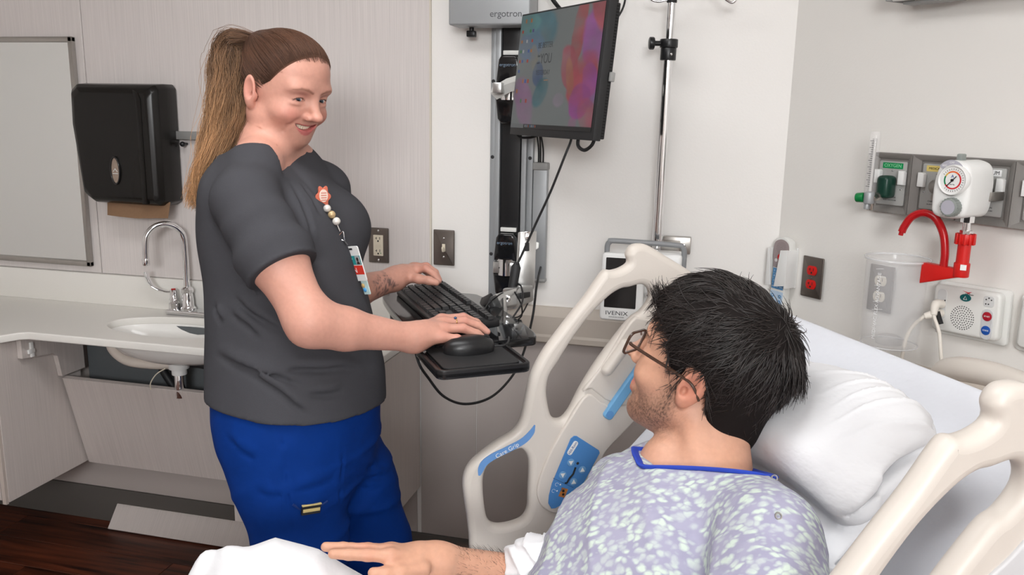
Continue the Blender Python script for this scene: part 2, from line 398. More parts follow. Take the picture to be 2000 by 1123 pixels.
# faucet
fx, fy = -1.765, 2.475
fc = thing('faucet', 'chrome gooseneck faucet with wrist blade handles behind the basin', 'faucet', (fx, fy, ZT))
k = B(); k.box((fx + .03, fy, ZT + .009), (.21, .055, .018), None, .006, 3); k.build('base_plate', m_chrome, fc)
k = B(); k.lathe([(0, 0), (.026, 0), (.026, .008), (.020, .015), (.019, .045), (.016, .06), (.020, .062), (.021, .074), (.016, .080), (.011, .083), (0, .083)], T(fx, fy, ZT + .016), 28); k.build('body', m_chrome, fc)
sp = [(fx, fy, ZT + .09), (fx, fy, ZT + .24)]
for i in range(1, 10):
    a = math.pi * i / 9; sp.append((fx - .042 + .042 * math.cos(a) , fy - .045 + .045 * math.cos(a), ZT + .255 + .062 * math.sin(a)))
sp.append((fx - .086, fy - .091, ZT + .205))
k = B(); k.tube(sp, .0105, 16, 4); k.build('spout', m_chrome, fc)
B().cyl((fx - .086, fy - .091, ZT + .206), (fx - .086, fy - .091, ZT + .182), .0125, None, 20, .002).build('aerator', m_chrome, fc)
for sgn, fxx in ((-1, fx - .055), (1, fx + .095)):
    k = B(); k.lathe([(0, 0), (.019, 0), (.019, .02), (.012, .028), (.017, .034), (.013, .042), (.012, .060), (.012, .068), (0, .069)], T(fxx, fy, ZT + .016), 24)
    hd = k.build('valve', m_chrome, fc)
    k = B(); z0 = ZT + .075
    k.tube([(fxx, fy, z0), (fxx + sgn * .03, fy - .008, z0 + .002), (fxx + sgn * .065, fy - .016, z0 + .016), (fxx + sgn * .083, fy - .02, z0 + .045), (fxx + sgn * .090, fy - .022, z0 + .070)], [.007, .007, .010, .013, .011], 12, 5, False, .55)
    k.build('blade_handle', m_chrome, hd)
    B().cyl((fxx, fy, ZT + .085), (fxx, fy, ZT + .0875), .0075, None, 16).build('index_button', m_red if sgn < 0 else m_blue, hd)
# cabinets under the counter
lc = thing('vanity_cabinet', 'deep laminate base cabinet at the left end of the counter', 'cabinet', (-2.7, 2.2, .31))
B().box2((-2.173, 2.04, .31), (-2.155, 2.39, .832), .0008, 1).build('side_panel', m_lam_cab, lc)
B().box2((-3.28, 2.06, .31), (-2.175, 2.50, .826)).build('body', m_lam_cab, lc)
B().box2((-2.60, 2.035, .315), (-2.180, 2.057, .826), .001, 1).build('door', m_lam_cab, lc)
B().box2((-2.173, 2.030, .305), (-2.158, 2.040, .832), .0008, 1).build('edge_strip', mat('edge band', srgb(196, 184, 176), .4), lc)
ap = thing('apron_bracket', 'narrow laminate support bracket under the counter edge with a white hinge clip', 'bracket', (-2.12, 2.2, .76))
F = frame((-2.153, 0, 0), (0, 1, 0), (0, 0, 1), (1, 0, 0))
B(F).prism([(2.128, .832), (2.128, .766), (2.255, .748), (2.272, .735), (2.285, .66), (2.39, .66), (2.39, .832)], 0, .018).build('plate', m_lam_cab, ap)
k = B(); k.box((-2.132, 2.165, .797), (.006, .014, .03), None, .002); k.box((-2.130, 2.160, .783), (.008, .026, .015), None, .002); k.box((-2.132, 2.166, .770), (.006, .016, .016), None, .002); k.build('hinge_clip', m_white, ap)
lp = thing('access_panel', 'sloped laminate knee panel hiding the pipes under the basin', 'panel', (-1.78, 2.39, .31))
ang = math.atan2(2.305 - 2.39, .65 - .31)
k = B(T(-1.775, 2.3475, .48) @ Matrix.Rotation(-ang, 4, 'X')); k.box((0, 0, 0), (.745, .018, .352), None, .001, 1); k.build('board', m_lam_tilt, lp)
m_inside = mat('dark blue grey cabinet lining', srgb(96, 100, 102), .6)
B().box2((-2.15, 2.425, .40), (-1.405, 2.437, .83)).build('back_lining', m_inside, wall_back)
rc = thing('end_cabinet', 'laminate base cabinet closing the right end of the counter', 'cabinet', (-1.17, 2.33, .31))
B().box2((-1.395, 2.150, .315), (-.956, 2.52, .832)).build('body', m_lam_cab, rc)
B().box2((-1.400, 2.128, .31), (-.958, 2.147, .833), .001, 1).build('front_panel', m_lam_cab, rc)
B().box2((-.955, 2.130, .31), (-.937, 2.524, .833), .001, 1).build('end_panel', m_lam_cab, rc)
k = B(frame((-2.158, 2.460, .004), (1, 0, 0), (0, .64, .768), (0, -.768, .64)))
k.box((.42, .048, 0), (.84, .096, .010), None, .0008, 1)
setp(k.build('toe_kick_board', m_lam_tilt), 'loose laminate toe kick board leaning against the dark base on the floor', 'board')
# ================================================================== things on the back wall
m_mirror = mat('mirror silver', (.86, .88, .87), .02, 1.0)
mr_ = thing('wall_mirror', 'large mirror in a thin stainless steel frame above the counter', 'mirror', (-2.5, YB - .02, 1.0))
mx0, mx1, mz0, mz1 = -2.78, -2.176, .996, 1.788
B().box2((mx0 + .01, YB - .012, mz0 + .01), (mx1 - .01, YB - .0065, mz1 - .01)).build('glass', m_mirror, mr_)
for nm, lo, hi in (('frame_side', (mx1 - .018, YB - .024, mz0), (mx1, YB - .0065, mz1)), ('frame_side', (mx0, YB - .024, mz0), (mx0 + .018, YB - .0065, mz1)), ('frame_rail', (mx0, YB - .024, mz0), (mx1, YB - .0065, mz0 + .018)), ('frame_rail', (mx0, YB - .024, mz1 - .018), (mx1, YB - .0065, mz1))):
    B().box2(lo, hi, .003, 2).build(nm, m_steel, mr_)
# paper towel dispenser
m_smoke = mat('smoked translucent black plastic', (.010, .009, .008), .26, spec=.35)
dp = thing('towel_dispenser', 'black plastic paper towel dispenser mounted on the laminate wall', 'dispenser', (-1.93, YB - .06, 1.235))
F = WB
def slab(poly, z0, z1, bev, M=WB): return B(M).prism(poly, z0, z1, None, bev, 3)
k = B(WB)
b0 = bmesh.new()
# body tapers: wide back, narrower rounded front, bottom drawn in on the left
rings = []
for t_, grow in ((.006, 0), (.055, 0), (.095, -.004), (.112, -.016), (.120, -.032)):
    P = [(-2.103 - grow * .6 + .0, 1.262 - grow), (-2.06, 1.238 - grow * .8), (-1.81 + grow * .2, 1.235 - grow * .8), (-1.789 + grow, 1.250 - grow), (-1.789 + grow, 1.620 + grow), (-1.800 + grow, 1.634 + grow), (-2.105 - grow, 1.634 + grow), (-2.128 - grow, 1.615 + grow), (-2.132 - grow, 1.50), ]
    P = smooth2([((a), (b_)) for a, b_ in P], 1)
    rings.append([b0.verts.new(WB @ Vector((a, b_, t_ + .008))) for a, b_ in P])
n = len(rings[0])
for a, c in zip(rings, rings[1:]):
    for i in range(n): b0.faces.new((a[i], a[(i + 1) % n], c[(i + 1) % n], c[i]))
b0.faces.new(rings[0][::-1]); b0.faces.new(rings[-1])
bmesh.ops.bevel(b0, geom=[e for e in b0.edges], offset=.004, segments=2, profile=.5, affect='EDGES')
k.bm.free(); k.bm = b0
k.build('cover', m_smoke, dp, 35)
B(WB).prism([(-1.86, 1.245), (-1.842, 1.245), (-1.842, 1.585), (-1.852, 1.605), (-1.868, 1.612), (-1.868, 1.606), (-1.86, 1.58)], .118, .1315, None, .001).build('ridge', m_smoke, dp)
me = shape2d([circ(0, 0, .019, .047, 36), circ(0, 0, .0145, .041, 36)], .003, .0015, WB @ T(-1.955, 1.352, .130)); mobj('window_rim', me, m_blackgloss, dp, 40)
me = shape2d([circ(0, 0, .0150, .042, 36)], .001, .0004, WB @ T(-1.955, 1.352, .1295)); wn = mobj('paper_window', me, mat('clear window over brown paper', srgb(150, 132, 118), .15, noise=.2, nscale=80), dp, 40)
k = B(WB); k.tube([(-1.963, 1.348, .132), (-1.955, 1.358, .132), (-1.947, 1.348, .132)], .0012, 6); k.tube([(-1.965, 1.342, .132), (-1.945, 1.342, .132)], .0012, 6); k.build('arrow_mark', m_white, wn)
k = B(WB @ T(-1.905, 1.238, .085))
vs = []
nx_ = 20
for j in range(6):
    for i in range(nx_):
        u_ = i / (nx_ - 1); vv = j / 5
        vs.append(k.bm.verts.new(k.M @ Vector((-.128 + .245 * u_ + .010 * vv * (1 - u_), -.052 * vv - .006 * vv * (1 - abs(2 * u_ - 1)) + .012, .018 * vv + .004 * math.sin(6 * u_)))))
for j in range(5):
    for i in range(nx_ - 1): k.bm.faces.new((vs[j * nx_ + i], vs[j * nx_ + i + 1], vs[(j + 1) * nx_ + i + 1], vs[(j + 1) * nx_ + i]))
bmesh.ops.solidify(k.bm, geom=k.bm.faces[:], thickness=.0012)
setp(k.build('paper_towel', mat('brown kraft paper', srgb(176, 142, 112), .8, noise=.06, nscale=120)), 'brown folded paper towel poking out below the dispenser', 'paper towel')
gb = thing('wall_bracket', 'grey metal wall bracket with a black knob beside the towel dispenser', 'bracket', (-1.76, YB - .02, 1.455))
B(WB).box2((-1.83, 1.455, .0065), (-1.69, 1.482, .030), .002).build('bar', mat('grey painted steel', srgb(150, 150, 148), .4, .3), gb)
k = B(WB); k.cyl((-1.765, 1.440, .007), (-1.765, 1.440, .03), .004); k.ball((-1.765, 1.440, .032), .009); k.build('knob', m_black, gb)

# electrical plates
def wall_plate(name, label, cat, M, cx, cz, w_=.070, h_=.114):
    t_ = thing(name, label, cat, M @ Vector((cx, cz, .003)))
    k = B(M @ T(cx, cz, 0)); k.prism(rrect(0, 0, w_, h_, .003), .0065, .0125, None, .0035, 3); k.build('plate', mat('wall plate steel', srgb(120, 112, 106), .33, .85, noise=.05, nscale=40), t_)
    return t_
def screw(M, x, z, out, parent, r=.0035):
    k = B(M @ T(x, z, out)); k.lathe([(0, .0022), (r * .6, .0018), (r, .0004), (r, -.001), (0, -.001)], None, 14); s_ = k.build('screw', m_chrome, parent)
    B(M @ T(x, z, out + .0018)).box((0, 0, 0), (r * 1.5, r * .25, .001), Matrix.Rotation(.6, 3, 'Z')).build('slot', m_blackmat, s_)
def receptacle_face(M, cx, cz, m_, parent, shape='round'):
    if shape == 'round':
        P = [(x_, max(-.0128, min(.0128, y_))) for x_, y_ in circ(0, 0, .0168, .0168, 32)]
        k = B(M @ T(cx, cz, 0)); k.prism(P, .010, .0150, None, .0006); o = k.build('outlet_face', m_, parent)
    else: o = parent
    k = B(M @ T(cx, cz, .0152))
    k.box((-.0055, .003, 0), (.0016, .0075, .0008)); k.box((-.0075, .003, 0), (.004, .0016, .0008)); k.box((.0058, .003, 0), (.0016, .0085, .0008)); k.prism([(x_, y_ - .0062) for x_, y_ in circ(0, 0, .0026, .003, 14)], -.0004, .0004)
    k.build('slots', m_blackmat, o)
p1 = wall_plate('wall_outlet', 'duplex outlet with ivory face and green light on the laminate wall', 'outlet', WB, -1.076, 1.134)
k = B(WB @ T(-1.076, 1.134, 0)); k.prism(rrect(0, 0, .034, .068, .002), .010, .0146, None, .0008); fc_ = k.build('outlet_face', m_ivory, p1)
receptacle_face(WB @ T(0, 0, -.0002), -1.076, 1.134 + .0205, m_ivory, fc_, 'sq'); receptacle_face(WB @ T(0, 0, -.0002), -1.076, 1.134 - .0205, m_ivory, fc_, 'sq')
k = B(WB @ T(-1.076, 1.134, .0148)); k.box((0, .003, 0), (.017, .0045, .001), None, .0003); k.box((0, -.003, 0), (.017, .0045, .001), None, .0003); k.build('test_button', m_ivory, fc_)
B(WB @ T(-1.067, 1.109, .0148)).cyl((0, 0, 0), (0, 0, .0008), .0016).build('status_light', m_green, fc_)
screw(WB, -1.076, 1.182, .0125, p1); screw(WB, -1.076, 1.086, .0125, p1)
p2 = wall_plate('light_switch', 'single toggle light switch in a dark steel plate on the white wall', 'light switch', WB, -.853, 1.139)
k = B(WB @ T(-.853, 1.139, .0125)); k.box((0, .0, .0005), (.010, .024, .001)); k.box((0, -.004, .007), (.0075, .017, .010), Matrix.Rotation(math.radians(28), 3, 'X'), .002); k.build('toggle', m_ivory, p2)
screw(WB, -.853, 1.139 + .030, .0125, p2); screw(WB, -.853, 1.139 - .030, .0125, p2)

# ------------------------------------------------------------------ wall track with its grey box, pivots, monitor and keyboard tray
def L3(x, z, o): return WB @ Vector((x, z, o))
tr = thing('wall_track', 'tall silver equipment track with black cable channel on the white wall', 'wall track', (-.635, YB - .02, 1.0))
k = B(WB)
k.box2((-.702, .985, .001), (-.685, 2.3, .020), .002); k.box2((-.685, .985, .001), (-.668, 2.3, .034), .002); k.box2((-.600, .985, .001), (-.585, 2.3, .034), .002); k.box2((-.585, .985, .001), (-.567, 2.3, .020), .002); k.box2((-.702, .985, .0006), (-.567, 2.3, .010))
k.build('rail', m_alu, tr)
B(WB).box2((-.666, .99, .011), (-.602, 2.3, .030), .006, 3).build('cable_cover', m_black, tr)
for z_ in (1.655, 1.43, 1.13):
    for x_ in (-.694, -.576):
        k = B(WB @ T(x_, z_, .020)); k.lathe([(0, .001), (.003, .002), (.0055, .001), (.0055, -.001), (0, -.001)], None, 14); k.build('bolt', m_blackmat, tr)
rw = thing('cable_raceway', 'slim grey cable raceway beside the equipment track', 'raceway', (-.545, YB - .015, 1.05))
k = B(WB); k.box2((-.565, 1.055, .001), (-.520, 1.415, .024), .004, 3); k.build('cover', m_alu, rw)
for z0_, z1_ in ((1.395, 1.418), (1.050, 1.062)): B(WB).box2((-.567, z0_, .0005), (-.518, z1_, .028), .004, 3).build('end_cap', m_grayp, rw)
B(WB).box2((-.556, 1.4165, .005), (-.530, 1.4185, .020)).build('cable_slot', m_blackmat, rw)
gx = thing('equipment_box', 'grey metal equipment box at the top of the wall track', 'equipment box', (-.72, YB - .06, 1.80))
B(WB).box2((-.800, 1.806, .036), (-.560, 2.18, .130), .006, 3).build('housing', m_alu, gx)
text('lettering', 'ergotron', .026, WB @ T(-.630, 1.836, .1303), mat('dark grey print', srgb(80, 82, 84), .5), gx)
k = B(WB); k.cyl((-.752, 1.806, .06), (-.752, 1.796, .06), .007); k.box((-.752, 1.788, .06), (.026, .018, .022), None, .003); k.build('knob', m_black, gx)
m_silver = mat('brushed silver arm', srgb(200, 200, 198), .28, .85)
def pivot(z_, nm, label):
    t_ = thing(nm, label, 'pivot', L3(-.635, z_ - .09, .05))
    P = [(-.030, .055), (-.022, .068), (.022, .068), (.030, .055), (.036, .0), (.036, -.015), (-.036, -.015), (-.036, 0)]
    k = B(WB @ T(-.635, z_, 0)); k.prism(P, .030, .075, None, .006, 3); k.build('upper_shell', m_blackgloss, t_)
    P = [(-.037, -.055), (.037, -.055), (.030, -.115), (.018, -.128), (-.018, -.128), (-.030, -.115)]
    k = B(WB @ T(-.635, z_, 0)); k.prism(P, .030, .078, None, .006, 3); k.build('lower_shell', m_blackgloss, t_)
    k = B(WB @ T(-.635, z_, 0)); k.cyl((0, -.010, .055), (0, -.060, .055), .030, None, 28); k.build('hub', m_chrome, t_)
    k = B(WB @ T(-.635, z_, 0)); k.box((0, -.036, .060), (.074, .036, .040), None, .003); k.build('collar', m_silver, t_)
    k = B(WB @ T(-.635, z_, .0755)); k.box((-.012, -.036, .005), (.012, .004, .001)); k.build('keyhole', m_blackmat, t_)
    k = B(WB); k.box2((-.660, z_ + .070, .030), (-.610, z_ + .083, .042), .002); k.build('clip', m_offw, t_)
    text('lettering', 'ergotron', .0135, WB @ T(-.637, z_ + .040, .0752), mat('blue grey print', srgb(110, 130, 150), .4), t_)
    return t_
pivot(1.660, 'monitor_pivot', 'glossy black pivot with silver collar on the track behind the monitor')
pv = pivot(1.135, 'tray_pivot', 'glossy black pivot with silver collar on the track above the keyboard tray')

# monitor: measured corners of its screen face
A_ = Vector((-.586, 2.349, 1.667)); C_ = Vector((-.2985, 2.020, 1.666))
X_ = (C_ - A_); Wm = X_.length; X_.normalize()
Zm = (Vector((-.016, .065, .318)) + Vector((-.013, .065, .318))).normalized(); Zm = (Zm - X_ * Zm.dot(X_)).normalized()
Om = X_.cross(Zm)                              # out of the screen
MM = frame((A_ + C_) / 2, X_, Zm, Om); Hm = .326
mo = thing('monitor', 'flat monitor with a colourful ink cloud wallpaper on a swing arm', 'monitor', MM @ Vector((0, -Hm / 2, -.02)))
k = B(MM); k.box((0, 0, -.012), (Wm, Hm, .022), None, .002, 2); k.build('bezel', m_blackmat, mo)
k = B(MM); k.box((0, 0, -.029), (Wm - .008, Hm - .01, .014), None, .003, 2); k.box((0, -.02, -.045), (Wm * .6, Hm * .5, .022), None, .006, 3); k.build('rear_shell', m_black, mo)
k = B(MM)
for i in range(44): k.box((Wm / 2 - .0042, -Hm / 2 + .012 + i * .0070, -.0285), (.001, .0035, .007))
k.build('vent', mat('vent dark', (.004, .004, .004), .8), mo)
B(MM).box((Wm / 2 + .004, -.012, -.03), (.010, .022, .012), None, .002).build('side_button', m_grayp, mo)
# screen picture
def fbm(x, y, seed, oct_=4):
    rs = np.random.RandomState(seed); v = np.zeros_like(x); a = 1.0; f_ = 1.0
    for _ in range(oct_):
        for __ in range(3):
            th = rs.uniform(0, 6.283); ph = rs.uniform(0, 6.283); v += a * np.sin((x * math.cos(th) + y * math.sin(th)) * f_ * 5 + ph + .8 * np.sin(y * f_ * 4 + ph)) / 3
        a *= .55; f_ *= 1.9
    return v
sw, sh = 220, 150
gx_, gy_ = np.meshgrid(np.linspace(0, 1, sw), np.linspace(0, 1, sh)); gy_ = 1 - gy_      # y up
img = np.zeros((sh, sw, 3)); img[:] = np.array(srgb(132, 140, 140)); img *= (1.0 + .05 * fbm(gx_, gy_, 1))[..., None]
def blob(cx, cy, rx, ry, rot, c, soft, seed, amp=.35, alpha=.9):
    global img
    x = (gx_ - cx); y = (gy_ - cy); ca, sa = math.cos(rot), math.sin(rot); u = (x * ca + y * sa) / rx; v = (-x * sa + y * ca) / ry
    d = np.sqrt(u * u + v * v) + amp * fbm(gx_ * 1.4, gy_ * 1.4, seed)
    m_ = np.clip((1 - d) / (soft * .45), 0, 1)[..., None] * alpha
    m_ = m_ * np.clip(.8 + .35 * fbm(gx_ * 2, gy_ * 2, seed + 50), .45, 1)[..., None]
    shade = (1 + .22 * fbm(gx_ * 2.2, gy_ * 2.2, seed + 9))[..., None]
    img = img * (1 - m_) + np.clip(np.array(srgb(*c)) * shade, 0, 1) * m_
blob(.28, .86, .22, .2, -.2, (84, 136, 150), .5, 3, .2, .85); blob(.17, .74, .16, .16, .5, (96, 130, 170), .6, 4, .3, .7); blob(.12, .93, .14, .08, 0, (100, 150, 150), .7, 5)
blob(.16, .2, .13, .25, .3, (170, 116, 165), .6, 6, .4, .75); blob(.06, .34, .08, .12, 0, (150, 110, 150), .7, 7, .3, .6)
blob(.23, .62, .05, .12, .2, (160, 150, 120), .6, 8, .2, .6); blob(.30, .48, .075, .11, .1, (56, 92, 138), .4, 10, .2, .95); blob(.35, .30, .10, .17, -.5, (52, 112, 124), .4, 11, .25, .95)
blob(.75, .80, .075, .30, -.12, (176, 84, 88), .35, 12, .2, .95); blob(.90, .76, .13, .30, .2, (160, 92, 160), .4, 13, .25, .95); blob(.97, .95, .10, .2, .3, (176, 90, 96), .5, 14, .2)
blob(.70, .50, .11, .24, .35, (184, 86, 104), .3, 15, .18, .97); blob(.84, .42, .17, .24, -.3, (178, 78, 90), .3, 16, .2, .95); blob(.70, .44, .045, .18, .2, (168, 116, 86), .5, 17, .2, .8); blob(.93, .38, .09, .2, .2, (152, 80, 164), .4, 18, .25, .9)
blob(.83, .23, .12, .15, -.3, (158, 76, 150), .35, 19, .2, .95); blob(.92, .13, .10, .14, .2, (176, 84, 104), .4, 20, .25, .9); blob(.78, .05, .06, .07, 0, (180, 90, 150), .5, 21, .4, .7); blob(.60, .25, .06, .05, .3, (176, 150, 176), .7, 22, .4, .5)
bar = gy_ < .038
img[bar & (gx_ > .18)] = srgb(34, 36, 38); img[bar & (gx_ <= .18)] = srgb(120, 126, 128)
rs = np.random.RandomState(5)
for ci in range(5):
    for ri in range(9):
        if rs.rand() < .28 + .05 * ci: continue
        cx, cy = .035 + ci * .036, .945 - ri * .088
        c = [(190, 70, 50), (60, 100, 180), (200, 200, 200), (70, 140, 80), (190, 120, 60), (90, 70, 140)][rs.randint(6)]
        msk = (np.abs(gx_ - cx) < .011) & (np.abs(gy_ - cy) < .015); img[msk] = srgb(*c)
for i in range(7): img[(np.abs(gx_ - (.205 + i * .022)) < .006) & (np.abs(gy_ - .019) < .009)] = srgb(*[(150, 160, 165), (120, 140, 160), (170, 90, 70), (90, 140, 180)][i % 4])
xs, ys = np.meshgrid(np.linspace(-Wm / 2 + .004, Wm / 2 - .012, sw), np.linspace(Hm / 2 - .005, -Hm / 2 + .019, sh))
V = np.stack([xs.ravel(), ys.ravel(), np.full(xs.size, .0006)], 1)
idx = np.arange(sw * sh).reshape(sh, sw); Fq = np.stack([idx[:-1, :-1], idx[1:, :-1], idx[1:, 1:], idx[:-1, 1:]], -1).reshape(-1, 4)
me = np_mesh('screen', V, Fq, np.clip(img.reshape(-1, 3) * .40, 0, 1)); me.transform(MM)
scr = mobj('screen', me, vcol_mat('lit screen', .3, emission=.30, spec=.4), mo, 180)
m_scrt = mat('screen lettering', srgb(58, 62, 66), .4)
for s_, x_, y_, z_ in (('BE BETTER', -.062, .072, .021), ('than', -.092, .046, .010), ('were', -.092, .028, .010), ('YOU', -.052, .037, .036), ('YESTERDAY', -.062, .002, .018)):
    text('lettering', s_, z_, MM @ T(x_, y_, .0009), m_scrt, scr, .00005, sx=.8)
k = B(MM); k.box((-.040, -.018, .001), (.022, .002, .0004)); k.build('caption_bar', mat('tan caption', srgb(150, 110, 80), .5), scr)
# swing arm from the pivot to the monitor
ar = thing('monitor_mount', 'short silver swing mount holding the monitor off the wall track', 'monitor mount', L3(-.62, 1.60, .08))
k = B(); a0 = L3(-.640, 1.624, .085); a1 = L3(-.645, 1.640, .17); a2 = MM @ Vector((-.12, -.02, -.060))
k.box((a0 + a1) / 2, (.026, .085, .03), None, .003); k.build('hinge_block', m_silver, ar)
k = B(); k.tube([L3(-.665, 1.618, .11), L3(-.62, 1.640, .13), L3(-.53, 1.668, .13)], .020, 4); k.build('link', m_offw, ar)
k = B(); k.tube([L3(-.56, 1.655, .12), a2 + Vector((0, .02, 0)), MM @ Vector((0, -.02, -.055))], .016, 12, 4); k.build('arm_tube', m_silver, ar)
B(MM).box((0, -.02, -.058), (.10, .10, .006), None, .002).build('mount_plate', m_black, ar)

# cables
def cable(name, label, pts, r=.0035, m_=None, n=8):
    k = B(); k.tube(pts, r, n, 8); return setp(k.build(name, m_ or m_rubber), label, 'cable')
cable('monitor_cable', 'thin black cable running from the monitor down to the tray arm', [MM @ Vector((.09, -Hm / 2 + .01, -.02)), MM @ Vector((.085, -Hm / 2 - .01, -.02)), at(1105, 300, 2.12), at(1075, 375, 2.16), at(1045, 440, 2.2), at(1018, 500, 2.22), at(1010, 516, 2.22)], .0032)
cable('power_cable', 'thick black power lead looping under the right of the monitor', [MM @ Vector((.115, -Hm / 2 + .012, -.024)), MM @ Vector((.118, -Hm / 2 - .014, -.024)), MM @ Vector((.140, -Hm / 2 - .024, -.03)), MM @ Vector((.165, -Hm / 2 - .010, -.034)), MM @ Vector((.170, -Hm / 2 + .012, -.038))], .0045)
cable('bundle_cable', 'upper black cable bundle sagging under the left of the monitor', [L3(-.60, 1.56, .09), at(1010, 262, 2.40), at(1030, 269, 2.39), at(1055, 262, 2.36), MM @ Vector((-.03, -.12, -.04))], .0035)
for i, (dx, lb) in enumerate(((-.551, 'black cable entering the raceway, closest to the track'), (-.545, 'black cable entering the raceway, middle of three'), (-.537, 'black cable entering the raceway, farthest from the track'))):
    cable('raceway_cable', lb, [MM @ Vector((-.10 + .015 * i, -.10, -.045)), L3(dx + .004 * math.sin(i * 2), 1.53, .05), L3(dx, 1.46, .018), L3(dx, 1.410, .012)], .0026)
for i, (lb, pts) in enumerate((('black cable looping above the right corner of the monitor, outer loop', [at(1225, -25, 2.35), at(1218, 12, 2.33), at(1205, 35, 2.30), at(1190, 45, 2.25), MM @ Vector((Wm / 2 - .06, .08, -.045))]),
                               ('black cable looping above the right corner of the monitor, inner loop', [at(1208, -25, 2.35), at(1206, 8, 2.33), at(1197, 25, 2.28), at(1188, 20, 2.25), MM @ Vector((Wm / 2 - .07, .09, -.045))]),
                               ('black cable bundle dropping behind the top edge of the monitor beside the box', [at(1068, -20, 2.36), at(1085, 5, 2.36), at(1098, 20, 2.36), MM @ Vector((.02, .12, -.045))]),
                               ('thin black cable dropping behind the top edge of the monitor beside the box', [at(1080, -30, 2.37), at(1076, -5, 2.36), at(1090, 16, 2.36), MM @ Vector((.0, .12, -.045))]))):
    cable('loose_cable', lb, pts, .0045 if i == 2 else .003)
# ================================================================== keyboard tray
TZ = 1.080
TM = frame((-.828, 2.068, TZ), (.569, -.822, 0), (.822, .569, 0), (0, 0, 1))
ty = thing('keyboard_tray', 'glossy black keyboard tray with a mouse shelf on the wall arm', 'keyboard tray', TM @ Vector((.25, .06, -.02)))
P = smooth2([(-.03, -.035), (.10, -.052), (.24, -.056), (.38, -.052), (.495, -.04), (.505, .0), (.505, .16), (.49, .20), (.40, .212), (.22, .214), (.08, .212), (.03, .19), (-.01, .10), (-.035, .02)], 5)
mobj('deck', shape2d([P], .006, .004, TM @ T(0, 0, -.010)), m_blackgloss, ty, 40)
P = rrect(.585, .018, .185, .195, .018)
mobj('mouse_shelf', shape2d([P], .004, .003, TM @ T(0, 0, -.014)), m_blackgloss, ty, 40)
Pi = rrect(.585, .018, .150, .160, .014)
mobj('shelf_lip', shape2d([P, rrect(.585, .018, .170, .180, .014)], .006, .002, TM @ T(0, 0, -.010)), m_black, ty, 40)
mobj('mouse_mat', shape2d([Pi], .001, .0005, TM @ T(0, 0, -.0045)), m_blackmat, ty, 40)
k = B(TM); k.prism([(.30, .17), (.52, .10), (.52, .17), (.36, .215)], -.004, .004, None, .002); k.build('corner_bracket', m_blackgloss, ty)
k = B(TM); k.tube([(.02, -.02, -.03), (.10, -.035, -.05), (.20, -.035, -.05), (.28, -.02, -.03)], .008, 10, 5); k.box((.15, .03, -.04), (.22, .10, .03), None, .01, 3); k.build('height_lever', m_black, ty)
# keyboard
kb = thing('keyboard', 'full size black keyboard lying on the tray', 'keyboard', TM @ Vector((.22, .065, .004)))
KM = TM @ T(-.002, -.002, .0005) @ RX(5.5)
k = B(KM); k.prism(rrect(.222, .066, .448, .136, .006), 0, .017, None, .003, 2); k.build('case', m_black, kb)
m_key = mat('black key caps', (.022, .022, .023), .42)
key_me = {}
def key(x, y, w_, d_=.0165):
    kk = (round(w_, 4), round(d_, 4))
    if kk not in key_me:
        q = B(); b_ = bmesh.new(); bmesh.ops.create_cube(b_, size=1); bmesh.ops.scale(b_, vec=(w_, d_, .008), verts=b_.verts)
        for v in b_.verts:
            if v.co.z > 0: v.co.x *= 1 - .0028 / w_; v.co.y *= .84
        q._add(b_, Matrix.Identity(4)); o = q.build('key', m_key, None, 20); key_me[kk] = o.data
    else:
        o = bpy.data.objects.new('key', key_me[kk]); COL.objects.link(o)
    o.parent = kb; o.matrix_parent_inverse = Matrix.Translation(-kb.location); o.matrix_basis = KM @ T(x, y, .0205)
pt = .0188; x0 = .010
rows = [([1.25, 1.25, 1.25, 6.25, 1.25, 1.25, 1.25, 1.25], .0145), ([2.25] + [1] * 10 + [2.75], .0335), ([1.75] + [1] * 11 + [2.25], .0525), ([1.5] + [1] * 12 + [1.5], .0715), ([1] * 13 + [2], .0905)]
for ws, y_ in rows:
    x = x0
    for w_ in ws: key(x + w_ * pt / 2, y_, w_ * pt - .0022); x += w_ * pt
for i in range(13): key(x0 + pt * (.5 + i + (.5 if i > 0 else 0) + (.3 if i > 4 else 0) + (.25 if i > 8 else 0)), .1165, pt - .0022, .0125)
xn = x0 + 15.3 * pt
for i in range(3):
    key(xn + pt * (i + .5), .0905, pt - .0022); key(xn + pt * (i + .5), .0715, pt - .0022); key(xn + pt * (i + .5), .0145, pt - .0022); key(xn + pt * (i + .5), .1165, pt - .0022, .0125)
key(xn + pt * 1.5, .0335, pt - .0022)
xp = xn + 3.35 * pt
for i in range(4):
    for j, y_ in enumerate((.0145, .0335, .0525, .0715, .0905)):
        if xp + pt * (i + 1) < .444: key(xp + pt * (i + .5), y_, pt - .0022)
    if xp + pt * (i + 1) < .444: key(xp + pt * (i + .5), .1165, pt - .0022, .0125)
# mouse
ms = thing('computer_mouse', 'black wired mouse under the hand on the mouse shelf', 'mouse', TM @ Vector((.560, .020, -.002)))
k = B(TM @ T(.560, .020, -.0025)); k.lathe([(0, .034), (.012, .0335), (.022, .030), (.029, .022), (.032, .012), (.031, 0), (0, 0)], Matrix.Diagonal((1, 1.75, 1, 1)), 32); k.build('shell', m_black, ms, 60)
k = B(TM @ T(.560, .058, .024)); k.cyl((-.003, 0, 0), (.003, 0, 0), .007, None, 16); k.build('scroll_wheel', m_blackmat, ms)
k = B(); k.tube([TM @ Vector((.560, .073, .004)), TM @ Vector((.550, .11, .006)), at(995, 632, 2.0), at(1020, 590, 2.12), at(1018, 560, 2.2), at(1008, 555, 2.24), at(1000, 565, 2.25)], .0024, 8, 8); k.build('lead', m_rubber, ms)
